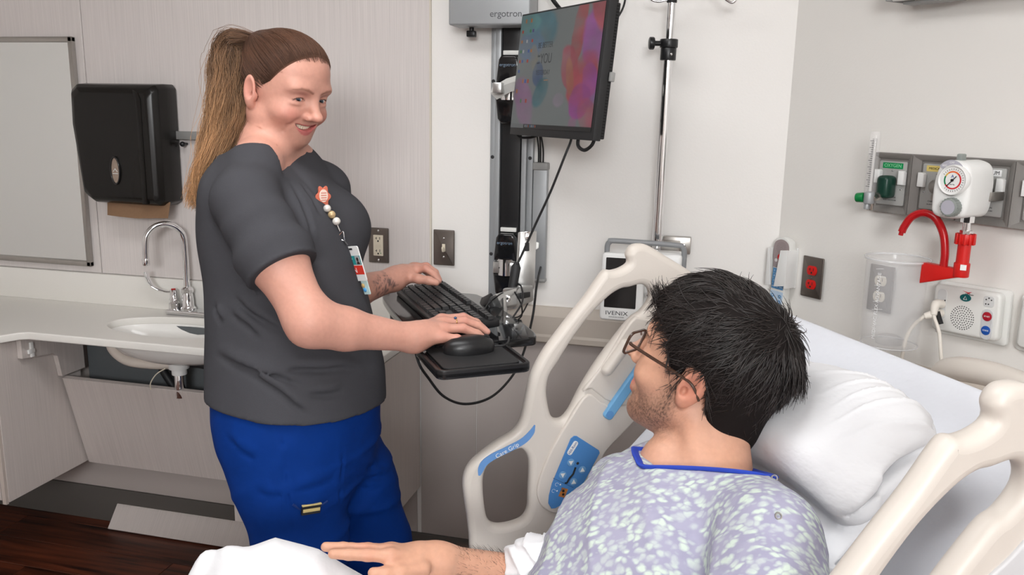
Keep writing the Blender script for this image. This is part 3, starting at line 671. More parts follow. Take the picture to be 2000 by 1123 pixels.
# arm carrying the tray
am = thing('tray_mount', 'polished silver folding mount joining the keyboard tray to the wall track', 'tray mount', at(1010, 590, 2.25))
def blk(q0, q1, q2, q3, d0, d1, th, name, m_, bev=.004):
    """plate whose four front corners sit at the given sight lines"""
    c = [at(*q0, d0), at(*q1, d1), at(*q2, d1), at(*q3, d0)]
    nrm = (c[1] - c[0]).cross(c[3] - c[0]).normalized()
    if nrm.dot(CF) < 0: nrm = -nrm
    b_ = bmesh.new(); lo = [b_.verts.new(v) for v in c]; hi = [b_.verts.new(v + nrm * th) for v in c]
    b_.faces.new(lo); b_.faces.new(hi[::-1])
    for i in range(4): b_.faces.new((lo[i], hi[i], hi[(i + 1) % 4], lo[(i + 1) % 4]))
    bmesh.ops.recalc_face_normals(b_, faces=b_.faces[:])
    bmesh.ops.bevel(b_, geom=b_.edges[:], offset=bev, segments=2, profile=.5, affect='EDGES')
    q = B(); q.bm.free(); q.bm = b_; return q.build(name, m_, am)
blk((952, 594), (960, 570), (980, 600), (972, 632), 2.14, 2.16, .05, 'tilt_block', m_black)
blk((968, 574), (1012, 560), (1012, 598), (982, 602), 2.13, 2.18, .045, 'fork', m_silver, .006)
blk((1006, 562), (1042, 556), (1044, 588), (1008, 604), 2.18, 2.27, .04, 'link', m_silver, .006)
blk((1019, 572), (1036, 570), (1036, 580), (1019, 584), 2.19, 2.235, .006, 'slot', m_blackmat, .001)
blk((978, 584), (983, 580), (984, 628), (990, 648), 2.12, 2.11, .01, 'side_plate', m_silver, .002)
blk((1016, 452), (1049, 450), (1044, 565), (1010, 562), 2.30, 2.31, .030, 'vertical_plate', m_silver, .004)
blk((1026, 474), (1034, 474), (1034, 490), (1026, 490), 2.296, 2.298, .006, 'plate_slot', m_blackmat, .001)
blk((1025, 452), (1037, 451), (1036, 468), (1026, 468), 2.292, 2.294, .012, 'top_clip', m_chrome, .002)
blk((1047, 472), (1053, 474), (1052, 485), (1046, 488), 2.31, 2.31, .02, 'side_cap', m_offw, .002)
c_ = at(991, 583, 2.128); k = B(); k.cyl(c_, c_ - CF * .006, .0085, None, 20, .001); k.build('pivot_bolt', m_chrome, am)
k = B(); k.cyl(c_ - CF * .0062, c_ - CF * .0068, .0035, None, 6); k.build('bolt_socket', m_blackmat, am)
k = B(); k.tube([at(1010, 512, 2.23), at(1008, 522, 2.23), at(1001, 562, 2.235)], [.006, .013, .012], 10); setp(k.build('cable_adapter', m_blackmat), 'slim black inline adapter hanging above the tray arm', 'adapter')
cable('tray_cable', 'long black cable hanging in a deep loop under the keyboard tray', [wyp(1056, 522, 2.50), at(1048, 560, 2.42), at(1040, 620, 2.36), at(1022, 690, 2.30), at(1000, 735, 2.25), at(960, 775, 2.2), at(910, 789, 2.15), at(868, 775, 2.1), at(838, 740, 2.05), at(815, 700, 2.0), TM @ Vector((.12, .0, -.03))], .0034)
cable('keyboard_cable', 'thin black keyboard cord crossing to the tray arm', [KM @ Vector((.33, .132, .008)), at(955, 592, 2.13), at(975, 576, 2.11), at(982, 572, 2.13)], .0018)
cable('slack_cable', 'thin black cord looping below the silver tray arm', [at(982, 602, 2.16), at(990, 616, 2.15), at(1008, 620, 2.16), at(1020, 612, 2.2), at(1032, 590, 2.25)], .002)
cable('slack_cable', 'second black cord drooping lower below the silver tray arm', [at(985, 604, 2.17), at(988, 618, 2.16), at(1000, 628, 2.16), at(1018, 618, 2.18), at(1018, 595, 2.14), at(1005, 570, 2.12)], .002)

# ================================================================== IV pole and pump
iv = thing('iv_pole', 'steel wall-mounted IV pole with black clamp and hooks', 'iv pole', (-.178, 2.42, 1.0))
k = B(); k.cyl((-.178, 2.42, 1.02), (-.174, 2.42, 1.72), .0135, None, 24); k.build('lower_tube', m_chrome, iv)
k = B(); k.cyl((-.174, 2.42, 1.70), (-.172, 2.42, 1.875), .0115, None, 24); k.build('upper_tube', m_chrome, iv)
k = B(); k.cyl((-.1745, 2.42, 1.712), (-.174, 2.42, 1.745), .0215, .0215, 24, .002); k.cyl((-.174, 2.42, 1.745), (-.1738, 2.42, 1.768), .0245, None, 24, .002); clampo = k.build('clamp', m_black, iv)
k = B(); k.cyl((-.196, 2.41, 1.756), (-.212, 2.405, 1.756), .007, None, 16); k.cyl((-.212, 2.405, 1.756), (-.226, 2.401, 1.756), .017, None, 10, .003); k.build('clamp_knob', m_black, clampo)
B().ball((-.165, 2.396, 1.727), .004).build('set_screw', m_chrome, clampo)
k = B(); k.cyl((-.172, 2.42, 1.862), (-.172, 2.42, 1.878), .0135, None, 20, .002); k.build('collar', m_blackmat, iv)
for pts in ([(-.172, 2.42, 1.875), (-.190, 2.418, 1.869), (-.212, 2.415, 1.866), (-.228, 2.412, 1.872), (-.231, 2.411, 1.885)], [(-.172, 2.42, 1.885), (-.13, 2.418, 1.905), (-.07, 2.414, 1.90), (-.035, 2.412, 1.872), (-.015, 2.411, 1.860), (-.004, 2.41, 1.868), (-.002, 2.41, 1.885)], [(-.172, 2.42, 1.885), (-.18, 2.38, 1.90), (-.19, 2.33, 1.905), (-.19, 2.30, 1.90)]):
    k = B(); k.tube(pts, .0038, 10, 6); k.build('hook', m_chrome, iv)
B().box2((-.165, YB - .03, 1.165), (-.085, YB - .001, 1.215), .003).build('wall_bracket', m_steel, iv)
B().box2((-.195, 2.43, 1.175), (-.115, YB - .02, 1.205), .003).build('bracket_arm', m_steel, iv)
k = B(WB); k.lathe([(0, .004), (.005, .003), (.006, 0), (0, 0)], T(-.105, 1.19, .030), 12); k.build('bolt', m_chrome, iv)
pm = thing('infusion_pump', 'white infusion pump with black screen and grey carry handle on the pole', 'infusion pump', (-.21, 2.35, 1.0))
B().box2((-.205, 2.325, 1.02), (-.100, 2.405, 1.190), .010, 3).build('body', m_white, pm)
PM = frame((-.258, 2.318, 1.092), (1, .0, 0), (0, .06, 1), (0, -1, .06))
k = B(PM); k.prism(rrect(0, 0, .120, .190, .010), -.022, .012, None, .006, 3); k.build('front_module', m_white, pm)
k = B(PM); k.prism(rrect(-.004, .012, .088, .140, .002), .0118, .0130); k.build('screen', m_blackgloss, pm)
text('lettering', 'IVENIX', .0165, PM @ T(-.012, -.074, .0122), mat('dark print', srgb(60, 62, 66), .5), pm, sx=1.25)
text('lettering', 'INFUSION SYSTEM', .0052, PM @ T(-.012, -.085, .0122), mat('dark print', srgb(60, 62, 66), .5), pm, sx=1.0)
k = B(); k.tube([(-.308, 2.345, 1.165), (-.308, 2.335, 1.200), (-.302, 2.333, 1.214), (-.285, 2.333, 1.219), (-.12, 2.345, 1.214), (-.102, 2.347, 1.208), (-.096, 2.349, 1.195), (-.096, 2.355, 1.150)], .0075, 12, 5); k.build('handle', mat('mid grey plastic', srgb(140, 142, 144), .45), pm)
k = B(); k.cyl((-.192, 2.318, 1.075), (-.180, 2.312, 1.075), .007, None, 14, .001); k.build('latch', m_chrome, pm)
k = B(); k.box2((-.225, 2.395, .985), (-.205, 2.43, 1.03), .003); k.build('foot', m_blackmat, pm)

# ================================================================== head wall services
hw = thing('gas_outlet_panel', 'long grey medical gas outlet panel with oxygen, air and vacuum ports', 'gas panel', WR @ Vector((.6, 1.337, .01)))
m_hw = mat('grey head wall plastic', srgb(128, 124, 120), .5, bump=.1, bscale=600)
m_hwp = mat('light grey port plate', srgb(176, 176, 173), .4, .2)
B(WR).box2((.297, 1.337, .001), (1.20, 1.484, .012), .001, 1).build('backplate', m_hw, hw)
mods = ((.298, .410, 'OXYGEN', (0, 140, 80), (150, 220, 170)), (.4115, .533, 'MEDICAL AIR', (226, 204, 120), (70, 60, 30)), (.5345, .655, 'VACUUM', (240, 240, 240), (20, 20, 20)), (.6565, .778, 'OXYGEN', (0, 140, 80), (150, 220, 170)))
for i, (s0, s1, tx, lc_, tc_) in enumerate(mods):
    cs = (s0 + s1) / 2
    k = B(WR); outer = rrect(cs, 1.4105, s1 - s0, .145, .002, 2); inner = rrect(cs, 1.4105, (s1 - s0) - .034, .118, .002, 2)
    b_ = k.bm; o0 = [b_.verts.new(WR @ Vector((p[0], p[1], .012))) for p in outer]; o1 = [b_.verts.new(WR @ Vector((p[0], p[1], .026))) for p in outer]; i1 = [b_.verts.new(WR @ Vector((p[0], p[1], .024))) for p in rrect(cs, 1.4105, (s1 - s0) - .010, .135, .002, 2)]; i0 = [b_.verts.new(WR @ Vector((p[0], p[1], .014))) for p in inner]
    n = len(outer)
    for a, c in ((o0, o1), (o1, i1), (i1, i0)):
        for j in range(n): b_.faces.new((a[j], a[(j + 1) % n], c[(j + 1) % n], c[j]))
    fr = k.build('module_frame', m_hw, hw, 25)
    k = B(WR); k.prism(rrect(cs, 1.4105, .076, .108, .004), .012, .017, None, .001); pl_ = k.build('port_plate', m_hwp, hw)
    k = B(WR); k.prism(rrect(cs, 1.4105 + .043, .056, .014, .001, 2), .017, .0176); lb_ = k.build('port_label', mat('label %d' % i, srgb(*lc_), .5), pl_)
    text('lettering', tx, .0115 if len(tx) < 8 else .0075, WR @ T(cs, 1.4535, .0178), mat('label text %d' % i, srgb(*tc_), .5), lb_)
    for sg in (-1, 1):
        k = B(WR @ T(cs + sg * .033, 1.425, .017)); k.prism([(-.008, -.016), (.008, -.016), (.008, .014), (.004, .018), (-.008, .018)], 0, .014, None, .002); k.build('release_clip', m_white, pl_)
    k = B(WR @ T(cs, 1.412, .017)); k.cyl((0, 0, 0), (0, 0, .006), .016, None, 24, .001); k.cyl((0, -.025, 0), (0, -.025, .004), .008, None, 18); k.build('port', m_steel, pl_)
    for sx_, sy_ in ((0, .031), (.028, -.014), (-.028, -.014)): screw(WR, cs + sx_, 1.4105 + sy_, .017, pl_, .0025)
    text('lettering', 'CHEMETRON', .0055, WR @ T(cs, 1.376, .0172), mat('plate print', srgb(80, 80, 80), .5), pl_); text('lettering', 'ALLIED HEALTHCARE', .0038, WR @ T(cs, 1.369, .0172), mat('plate print', srgb(80, 80, 80), .5), pl_)
# oxygen flowmeter
fm = thing('oxygen_flowmeter', 'clear tube oxygen flowmeter with a green knob on the grey gas panel', 'flowmeter', WR @ Vector((.345, 1.385, .09)))
m_clear = mat('clear plastic', (.92, .92, .93), .06, alpha=.13, spec=.8)
fs = wrp(1698, 380, .095); fs2 = fs.x
k = B(WR); k.lathe([(.0135, 0), (.0135, .02), (.0120, .135), (.0105, .145), (0, .146)], T(fs2, fs.y + .006, .095) @ RX(-90) , 24); k.build('outer_tube', m_clear, fm)
k = B(WR); k.cyl((fs2, fs.y + .008, .095), (fs2, fs.y + .135, .095), .0042, .0052, 16); tb = k.build('inner_tube', mat('frosted scale tube', srgb(205, 203, 200), .2), fm)
k = B(WR)
for i in range(22): k.box((fs2 - .003 + (.002 if i % 3 else 0), fs.y + .02 + i * .0052, .1012), (.006 if i % 3 else .010, .0012, .0008))
k.build('scale_marks', m_blackmat, tb)
k = B(WR); k.cyl((fs2, fs.y - .022, .095), (fs2, fs.y + .006, .095), .0125, None, 20, .002); k.cyl((fs2 - .004, fs.y - .022, .095), (fs2 - .004, fs.y - .036, .095), .007, None, 16, .001); k.build('valve_body', m_alu, fm)
k = B(WR); k.cyl((fs2 - .012, fs.y - .008, .097), (fs2 - .032, fs.y - .010, .101), .0125, .0115, 20, .003); k.build('flow_knob', m_green, fm)
k = B(WR); k.cyl((fs2 + .01, fs.y - .008, .095), (.348, fs.y - .006, .060), .0065, None, 14); k.cyl((.34, fs.y - .008, .072), (.348, fs.y - .006, .050), .010, None, 8); k.cyl((.342, fs.y - .012, .070), (.342, fs.y - .040, .070), .0075, .006, 12, .001); k.build('elbow', mat('nickel', srgb(190, 184, 176), .2, .9), fm)
k = B(WR); k.box((.354, 1.402, .036), (.034, .056, .040), None, .010, 3); k.build('adapter', m_dkgreen, fm)
# vacuum regulator
vr = thing('suction_regulator', 'white suction regulator with round gauge and grey knob on the gas panel', 'regulator', WR @ Vector((.588, 1.36, .09)))
vs0 = wrp(1838, 330, .15); 
k = B(WR); k.prism(smooth2([(.548, 1.385), (.552, 1.366), (.570, 1.357), (.608, 1.358), (.626, 1.368), (.632, 1.40), (.631, 1.445), (.622, 1.472), (.600, 1.482), (.575, 1.480), (.556, 1.465), (.548, 1.43)], 4), .052, .150, None, .012, 4); k.build('body', m_white, vr, 50)
gc = wrp(1861, 352, .156)
GM = WR @ T(gc.x, gc.y, .148)
k = B(GM); k.lathe([(0, -.004), (.033, -.004), (.0335, .008), (.031, .012), (.0285, .010), (.0285, .0085), (0, .0085)], None, 40); gg = k.build('gauge_case', m_white, vr)
k = B(GM); k.lathe([(0, .0088), (.0275, .0088)], None, 40); k.build('dial', m_white, gg)
def arc_band(r0, r1, a0, a1, z, n=20): return [(r1 * math.cos(math.radians(a0 + (a1 - a0) * i / n)), r1 * math.sin(math.radians(a0 + (a1 - a0) * i / n))) for i in range(n + 1)] + [(r0 * math.cos(math.radians(a1 + (a0 - a1) * i / n)), r0 * math.sin(math.radians(a1 + (a0 - a1) * i / n))) for i in range(n + 1)]
for nm, a0, a1, cc in (('green_band', 155, 215, (0, 130, 80)), ('yellow_band', 125, 155, (220, 180, 80)), ('orange_band', 50, 125, (232, 100, 40)), ('red_band', -145, 50, (206, 30, 44))):
    B(GM).prism(arc_band(.0165, .0195, a0, a1, 0), .0089, .0094).build(nm, mat('gauge ' + nm, srgb(*cc), .5), gg)
k = B(GM)
for i in range(24):
    a = math.radians(-130 + i * 280 / 23); k.box((.0235 * math.cos(a), .0235 * math.sin(a), .0092), (.0035, .0008, .0004), Matrix.Rotation(a, 3, 'Z'))
k.build('ticks', m_blackmat, gg)
k = B(GM); k.prism([(-.013, -.0135), (-.0115, -.0145), (.009, .0085), (.0078, .0095)], .0098, .0106); k.cyl((0, 0, .0095), (0, 0, .012), .003, None, 14); k.build('needle', m_black, gg)
text('lettering', 'A', .010, GM @ T(-.001, .008, .0092), mat('gauge blue', srgb(50, 80, 150), .5), gg); text('lettering', 'mm Hg', .0035, GM @ T(0, -.009, .0092), mat('dark print', srgb(60, 62, 66), .5), gg)
kc = wrp(1853, 405, .165)
k = B(WR @ T(kc.x, kc.y, .146)); k.cyl((0, 0, 0), (0, 0, .022), .020, .019, 28, .002); kn = k.build('adjust_knob', mat('grey green plastic', srgb(140, 146, 142), .45), vr)
k = B(WR @ T(kc.x, kc.y, .1682)); k.cyl((0, 0, 0), (0, 0, .0008), .0155, None, 28); k.build('knob_cap', mat('lilac grey', srgb(176, 174, 184), .4), kn)
k = B(WR @ T(kc.x, kc.y, .1572))
for i in range(20): a = 2 * math.pi * i / 20; k.box((.0198 * math.cos(a), .0198 * math.sin(a), 0), (.0015, .002, .016), Matrix.Rotation(a, 3, 'Z'))
k.build('knurl', mat('grey green plastic', srgb(140, 146, 142), .45), kn)
k = B(WR); k.prism(arc_band(.018, .031, 20, 150, 0), 0, .001, T(.588, 1.452, .1505)); mp_ = k.build('mode_plate', mat('lilac grey', srgb(176, 174, 184), .4), vr)
text('lettering', 'OFF', .006, WR @ T(.589, 1.477, .1518), m_white, mp_); text('lettering', 'INT', .006, WR @ T(.603, 1.468, .1518), m_white, mp_); text('lettering', 'REG', .006, WR @ T(.573, 1.470, .1518), m_white, mp_)
k = B(WR); k.box((.592, 1.488, .125), (.012, .016, .020), None, .003); k.build('mode_lever', mat('grey green plastic', srgb(140, 146, 142), .45), vr)
vb = wrp(1890, 432, .10)
k = B(WR); k.cyl((vb.x, 1.362, .10), (vb.x, 1.348, .10), .015, None, 8); k.cyl((vb.x, 1.35, .10), (vb.x, 1.318, .10), .009, None, 18); k.cyl((vb.x, 1.330, .10), (vb.x, 1.322, .10), .013, None, 6); k.build('hose_fitting', m_chrome, vr)
k = B(WR); k.box((.632, 1.405, .045), (.01, .02, .05), None, .002); k.build('wall_plug', m_steel, vr)
# suction canister and its red elbow
sx0 = vb.x
rd = thing('suction_elbow', 'red plastic suction elbow and arched tube joining regulator and canister', 'suction fitting', WR @ Vector((sx0, 1.24, .10)))
k = B(WR); k.cyl((sx0, 1.322, .10), (sx0, 1.300, .10), .019, .0175, 24, .001)
for i in range(12): a = 2 * math.pi * i / 12; k.box((sx0 + .0185 * math.cos(a), 1.311, .10 + .0185 * math.sin(a)), (.005, .024, .005), Matrix.Rotation(-a, 3, 'Y'), .001)
k.build('collar', m_red, rd)
k = B(WR); k.cyl((sx0, 1.30, .10), (sx0, 1.232, .10), .0135, None, 24); k.cyl((sx0, 1.258, .10), (sx0, 1.226, .10), .0165, .0165, 24, .002); st_ = k.build('stem', m_red, rd)
B(WR).box((sx0 + .012, 1.250, .114), (.012, .012, .003), Matrix.Rotation(.5, 3, 'Y')).build('sticker', m_white, st_)
F = WR @ T(0, 0, 0)
cs_, cz_ = .452, 1.03
k = B(WR); k.prism([(cs_ + .068, 1.245), (sx0 + .012, 1.243), (sx0 + .012, 1.228), (sx0 - .01, 1.222), (cs_ + .068, 1.196)], .088, .112, None, .003); k.build('arm', m_red, rd)
k = B(WR); k.tube([(sx0 - .042, 1.243, .10), (sx0 - .043, 1.275, .10), (sx0 - .052, 1.315, .10), (sx0 - .075, 1.348, .10), (sx0 - .105, 1.357, .102), (sx0 - .130, 1.345, .106), (sx0 - .143, 1.322, .11), (sx0 - .147, 1.308, .112)], .0088, 14, 7); tb_ = k.build('arched_tube', mat('dark red rubber tube', srgb(178, 18, 24), .25), rd)
k = B(WR); k.cyl((sx0 - .147, 1.31, .112), (sx0 - .1485, 1.300, .113), .0055, None, 12); k.build('tube_tip', mat('dark red rubber tube', srgb(178, 18, 24), .25), rd)
cn = thing('suction_canister', 'clear plastic suction canister with white scale hanging from the red elbow', 'canister', WR @ Vector((cs_, cz_, .10)))
k = B(WR @ T(cs_, cz_, .10) @ RX(-90)); k.lathe([(0, .004), (.030, .004), (.030, .02), (.022, .024), (0, .024)], None, 32); k.build('inner_boss', m_clear, cn)
k = B(WR @ T(cs_, cz_, .10) @ RX(-90)); k.lathe([(0, 0), (.060, 0), (.066, .006), (.0695, .205), (.0745, .210), (.0745, .216), (.0705, .217), (.0675, .206), (.0635, .008), (.058, .003), (0, .003)], None, 56); cup_ = k.build('cup', m_clear, cn)
m_rim = mat('clear plastic edge', (.9, .9, .91), .08, alpha=.5, spec=.8)
for rr_, zz_, tr_ in ((.0725, .213, .0022), (.064, .004, .0016)):
    k = B(WR @ T(cs_, cz_, .10) @ RX(-90)); k.tube([(rr_ * math.cos(i * .1309), rr_ * math.sin(i * .1309), zz_) for i in range(48)], tr_, 6, 0, True); k.build('rim', m_rim, cup_)
k = B(WR)
for i in range(9):
    z_ = cz_ + .03 + i * .0205; a0 = 195
    k.prism(arc_band(.0697, .0702, a0, a0 + (16 if i % 2 else 22), 0, 5), 0, .0014, T(cs_, z_, .10) @ RX(-90) @ RZ(0) @ Matrix.Scale(-1, 4, (0, 1, 0)))
k.build('graduation', m_white, cup_)
for i, s_ in enumerate('MEDI-VAC FLEX ADVANTAGE'):
    pass
text('lettering', 'MEDI-VAC FLEX ADVANTAGE', .012, WR @ T(cs_ + .006, cz_ + .105, .1705) @ RZ(90), mat('white scale print', srgb(245, 245, 245), .5), cup_)
# spare outlet behind the canister, red emergency outlet
p3 = wall_plate('wall_outlet', 'steel duplex outlet plate with ivory sockets behind the clear canister', 'outlet', WR, .352, 1.142, .070, .120)
receptacle_face(WR, .352, 1.142 + .0205, m_ivory, p3); receptacle_face(WR, .352, 1.142 - .0205, m_ivory, p3)
p4 = wall_plate('wall_outlet', 'duplex outlet with bright red emergency sockets in a steel plate', 'outlet', WR, .1375, 1.133)
receptacle_face(WR, .1375, 1.133 + .0195, m_red, p4); receptacle_face(WR, .1375, 1.133 - .0195, m_red, p4); screw(WR, .1375, 1.133, .0125, p4, .002)
# nurse call station
nc = thing('nurse_call_station', 'light grey nurse call station with speaker and colour buttons by the canister', 'call station', WR @ Vector((.595, 1.075, .02)))
NM = WR @ T(.594, 1.132, 0) @ RZ(2)
k = B(NM); k.prism(rrect(0, 0, .172, .128, .010), .001, .012, None, .004, 2); k.build('backplate', m_offw, nc)
k = B(NM); k.prism(rrect(-.004, .002, .158, .110, .012), .010, .034, None, .007, 3); fcn = k.build('housing', m_offw, nc)
spx, spz = -.008, -.012
k = B(NM); hole = []
for ri, cnt in ((.0, 1), (.006, 7), (.0115, 13), (.017, 19), (.0225, 25), (.027, 30)):
    for j in range(cnt): a = 2 * math.pi * j / cnt; k.cyl((spx + ri * math.cos(a), spz + ri * math.sin(a), .0340), (spx + ri * math.cos(a), spz + ri * math.sin(a), .0346), .0013, None, 6)
o = k.build('speaker_holes', m_blackmat, fcn)
me = shape2d([circ(0, 0, .013, .0085, 28)], .0008, .0004, NM @ T(-.004, .036, .0345)); ob_ = mobj('cancel_button', me, mat('teal button', srgb(10, 96, 98), .4), fcn, 40)
k = B(NM); k.tube([(-.008, .032, .0362), (-.004, .040, .0362), (0, .032, .0362), (-.008, .032, .0362)], .0008, 5); k.build('bell_mark', m_white, ob_)
me = shape2d([rrect(.050, -.016, .026, .070, .012)], .0006, .0004, NM @ T(0, 0, .0345)); ob_ = mobj('button_surround', me, mat('pale grey', srgb(205, 207, 208), .4), fcn, 40)
for nm, y_, c, tx in (('code_button', -.030, (28, 84, 170), 'CODE'), ('staff_button', .002, (170, 24, 44), 'STAFF')):
    k = B(NM @ T(.050, y_, .0348)); k.cyl((0, 0, 0), (0, 0, .002), .0105, None, 24, .0006); o = k.build(nm, mat(nm, srgb(*c), .35), fcn); text('lettering', tx, .005, NM @ T(.050, y_, .0371), m_white, o)
me = shape2d([rrect(.050, .036, .024, .024, .006)], .0004, .0003, NM @ T(0, 0, .0345)); mobj('status_window', me, mat('pale grey 2', srgb(214, 215, 214), .4), fcn, 40)
me = shape2d([rrect(-.060, .012, .022, .072, .010)], .0004, .0003, NM @ T(0, 0, .0345)); mobj('jack_surround', me, mat('pale grey 2', srgb(214, 215, 214), .4), fcn, 40)
k = B(NM)
for x_, y_ in ((-.052, .022), (-.054, .006), (-.056, -.012), (.044, .040), (.050, .044), (.056, .040), (.044, .030), (.050, .030)): k.cyl((x_, y_, .0346), (x_, y_, .0358), .0016, None, 8)
k.build('indicators', m_blackmat, fcn)
k = B(NM); k.prism([(-.012, .052), (.0, .049), (.010, .051), (.002, .046)], .0344, .0350); k.build('maker_mark', mat('gauge red_band', srgb(206, 30, 44), .5), fcn)
text('lettering', 'Hill-Rom', .0055, NM @ T(.004, .0445, .0346), mat('dark print', srgb(60, 62, 66), .5), fcn)
k = B(NM); k.tube([(.040, .012, .036), (.062, .012, .040), (.064, -.01, .040), (.060, -.048, .040), (.052, -.052, .036)], .0012, 6, 5); k.build('button_guard', m_clear, fcn)
m_cord = mat('white cord', srgb(226, 220, 210), .5)
for lb, pts in (('beige call cord curving down from the nurse call station jack', [NM @ Vector((-.060, -.010, .034)), NM @ Vector((-.062, -.010, .060)), NM @ Vector((-.075, -.016, .075)), wrp_(0, 0) if False else WR @ Vector((.492, 1.07, .085)), WR @ Vector((.482, 1.0, .085)), WR @ Vector((.484, .90, .09)), WR @ Vector((.49, .6, .08))]), ('white call cord hanging straight down beside the beige one', [NM @ Vector((-.058, .012, .036)), NM @ Vector((-.06, .014, .058)), NM @ Vector((-.056, -.01, .068)), NM @ Vector((-.04, -.05, .066)), WR @ Vector((.575, 1.02, .075)), WR @ Vector((.60, .93, .075)), WR @ Vector((.64, .6, .07))])):
    t_ = thing('call_cord', lb, 'cord', pts[-1])
    k = B(); k.tube(pts, .0042, 10, 7); k.build('cord', m_cord, t_)
    k = B(); k.tube([pts[0], pts[1], pts[2]], [.010, .0105, .007], 14, 3); k.build('plug', m_cord, t_)
k = B(NM); k.box((-.046, -.016, .062), (.012, .030, .002), Matrix.Rotation(.4, 3, 'Z')); setp(k.build('cord_tag', mat('clear tag dark', (.03, .03, .03), .2)), 'small dark tag taped to the call cord plug', 'tag')
nx2 = thing('wall_unit', 'light grey wall unit cut off by the right edge of the picture', 'wall unit', WR @ Vector((.78, 1.06, .02)))
k = B(WR); k.prism(rrect(.782, 1.135, .166, .130, .012), .001, .012, None, .004); k.build('backplate', m_offw, nx2)
k = B(WR); k.prism(rrect(.784, 1.137, .148, .110, .012), .010, .030, None, .006, 3); k.build('housing', m_offw, nx2)
# remote and its holder
m_lil = mat('warm grey plastic', srgb(160, 146, 146), .45)
hs_ = thing('remote_holder', 'white plastic wall holder gripping the bed remote near the corner', 'holder', WR @ Vector((.035, 1.09, .02)))
B(WR).box2((.008, 1.09, .001), (.078, 1.205, .008), .002).build('backplate', m_white, hs_)
ra = wrp(1500, 490, .045); rb = wrp(1557, 492, .045)
k = B(WR); k.box2((.006, 1.092, .006), (.011, 1.2, .048), .001); k.prism([(.006, 1.2), (.012, 1.2), (.024, 1.095), (.006, 1.092)], .044, .049, None, .001); k.build('wing', m_white, hs_)
k = B(WR); k.box2((.073, 1.092, .006), (.078, 1.2, .048), .001); k.prism([(.052, 1.198), (.078, 1.202), (.078, 1.100), (.038, 1.092)], .044, .049, None, .001); k.build('wing', m_white, hs_)
rm = thing('bed_remote', 'grey and blue pillow speaker remote hanging in the white wall holder', 'remote', WR @ Vector((.042, .98, .03)))
RMx = WR @ T(.041, 1.10, .010) @ RZ(-2)
Pm = smooth2([(-.031, .105), (-.024, .125), (0, .134), (.024, .125), (.031, .105), (.030, .075), (.025, .045), (.025, -.10), (.018, -.115), (-.018, -.115), (-.025, -.10), (-.025, .045), (-.030, .075)], 4)
k = B(RMx); k.prism(Pm, 0, .026, None, .004, 2); rbod = k.build('shell', m_offw, rm)
k = B(RMx); k.prism([(x_ * .9, .045 + (y_ - .045) * .93) for x_, y_ in Pm if y_ > .035], .0255, .0268); fp_ = k.build('faceplate', m_lil, rm)
k = B(RMx)
for ri, cnt in ((.0, 1), (.004, 6), (.008, 12), (.012, 18), (.016, 24)):
    for j in range(cnt): a = 2 * math.pi * j / cnt; k.cyl((ri * math.cos(a), .103 + ri * math.sin(a), .0267), (ri * math.cos(a), .103 + ri * math.sin(a), .0271), .0008, None, 5)
k.build('speaker_holes', mat('brown dots', srgb(90, 76, 76), .6), fp_)
k = B(RMx @ T(0, .077, .0268)); k.cyl((0, 0, 0), (0, 0, .0012), .0095, None, 24); cb_ = k.build('call_button', m_red, fp_)
k = B(RMx @ T(0, .077, .0282)); k.prism(circ(0, .0035, .0028, .0028, 12), 0, .0003); k.prism([(-.004, -.006), (.004, -.006), (.003, 0), (-.003, 0)], 0, .0003); k.build('nurse_mark', m_white, cb_)
for x_, y_, c in ((-.014, .066, (216, 212, 212)), (.014, .064, (216, 212, 212)), (-.013, .052, (150, 140, 140)), (.006, .052, (216, 212, 212))):
    k = B(RMx @ T(x_, y_, .0268)); k.cyl((0, 0, 0), (0, 0, .001), .0048, None, 16); k.build('round_button', mat('btn%d' % c[0], srgb(*c), .5), fp_)
digs = ['1', '2', '3', '4', '5', '6', '7', '8', '9', 'REST', '0', 'LIGHT']
for i, dg in enumerate(digs):
    x_, y_ = -.0142 + (i % 3) * .0142, .036 - (i // 3) * .0150
    k = B(RMx); k.box((x_, y_, .0264), (.0134, .0142, .0012), None, .0003, 1); o = k.build('number_key', mat('blue keypad', srgb(84, 142, 190), .45), rm)
    text('lettering', dg, .0085 if len(dg) == 1 else .0035, RMx @ T(x_, y_, .0272), m_white, o)
k = B(RMx); k.prism(rrect(0, -.062, .046, .080, .004), .0255, .0267); lk = k.build('lower_panel', mat('pale blue', srgb(186, 206, 226), .45), rm)
for x_ in (-.013, .013):
    for j in range(4):
        y_ = -.036 - j * .016; k = B(RMx @ T(x_, y_, .0267)); k.cyl((0, 0, 0), (0, 0, .0008), .0052, None, 18); o = k.build('round_key', mat('blue keypad', srgb(84, 142, 190), .45), lk)
        k = B(RMx @ T(x_, y_, .0277)); k.box((0, 0, 0), (.005, .0012, .0003)); 
        if j % 2 == 0: k.box((0, 0, 0), (.0012, .005, .0003))
        k.build('mark', m_white, o)
# over-bed light
ol = thing('overbed_light', 'white over-bed wall light with grey end cap at the top edge', 'wall light', WR @ Vector((.9, 1.82, .05)))
B(WR).box2((.345, 1.835, .001), (.352, 2.0, .10), .001).build('end_cap', m_grayp, ol)
B(WR).prism([(0, 0), (0, 0)], 0, 0) if False else None
k = B(WR @ frame((0, 0, 0), (0, 0, 1), (0, 1, 0), (1, 0, 0))); k.prism([(.001, 1.845), (.085, 1.835), (.105, 1.850), (.110, 1.99), (.001, 1.99)], .353, 1.6, None, .002); k.build('housing', m_white, ol)
k = B(WR); k.box2((.37, 1.828, .03), (.50, 1.834, .07), .001); k.build('underside_bracket', m_grayp, ol)
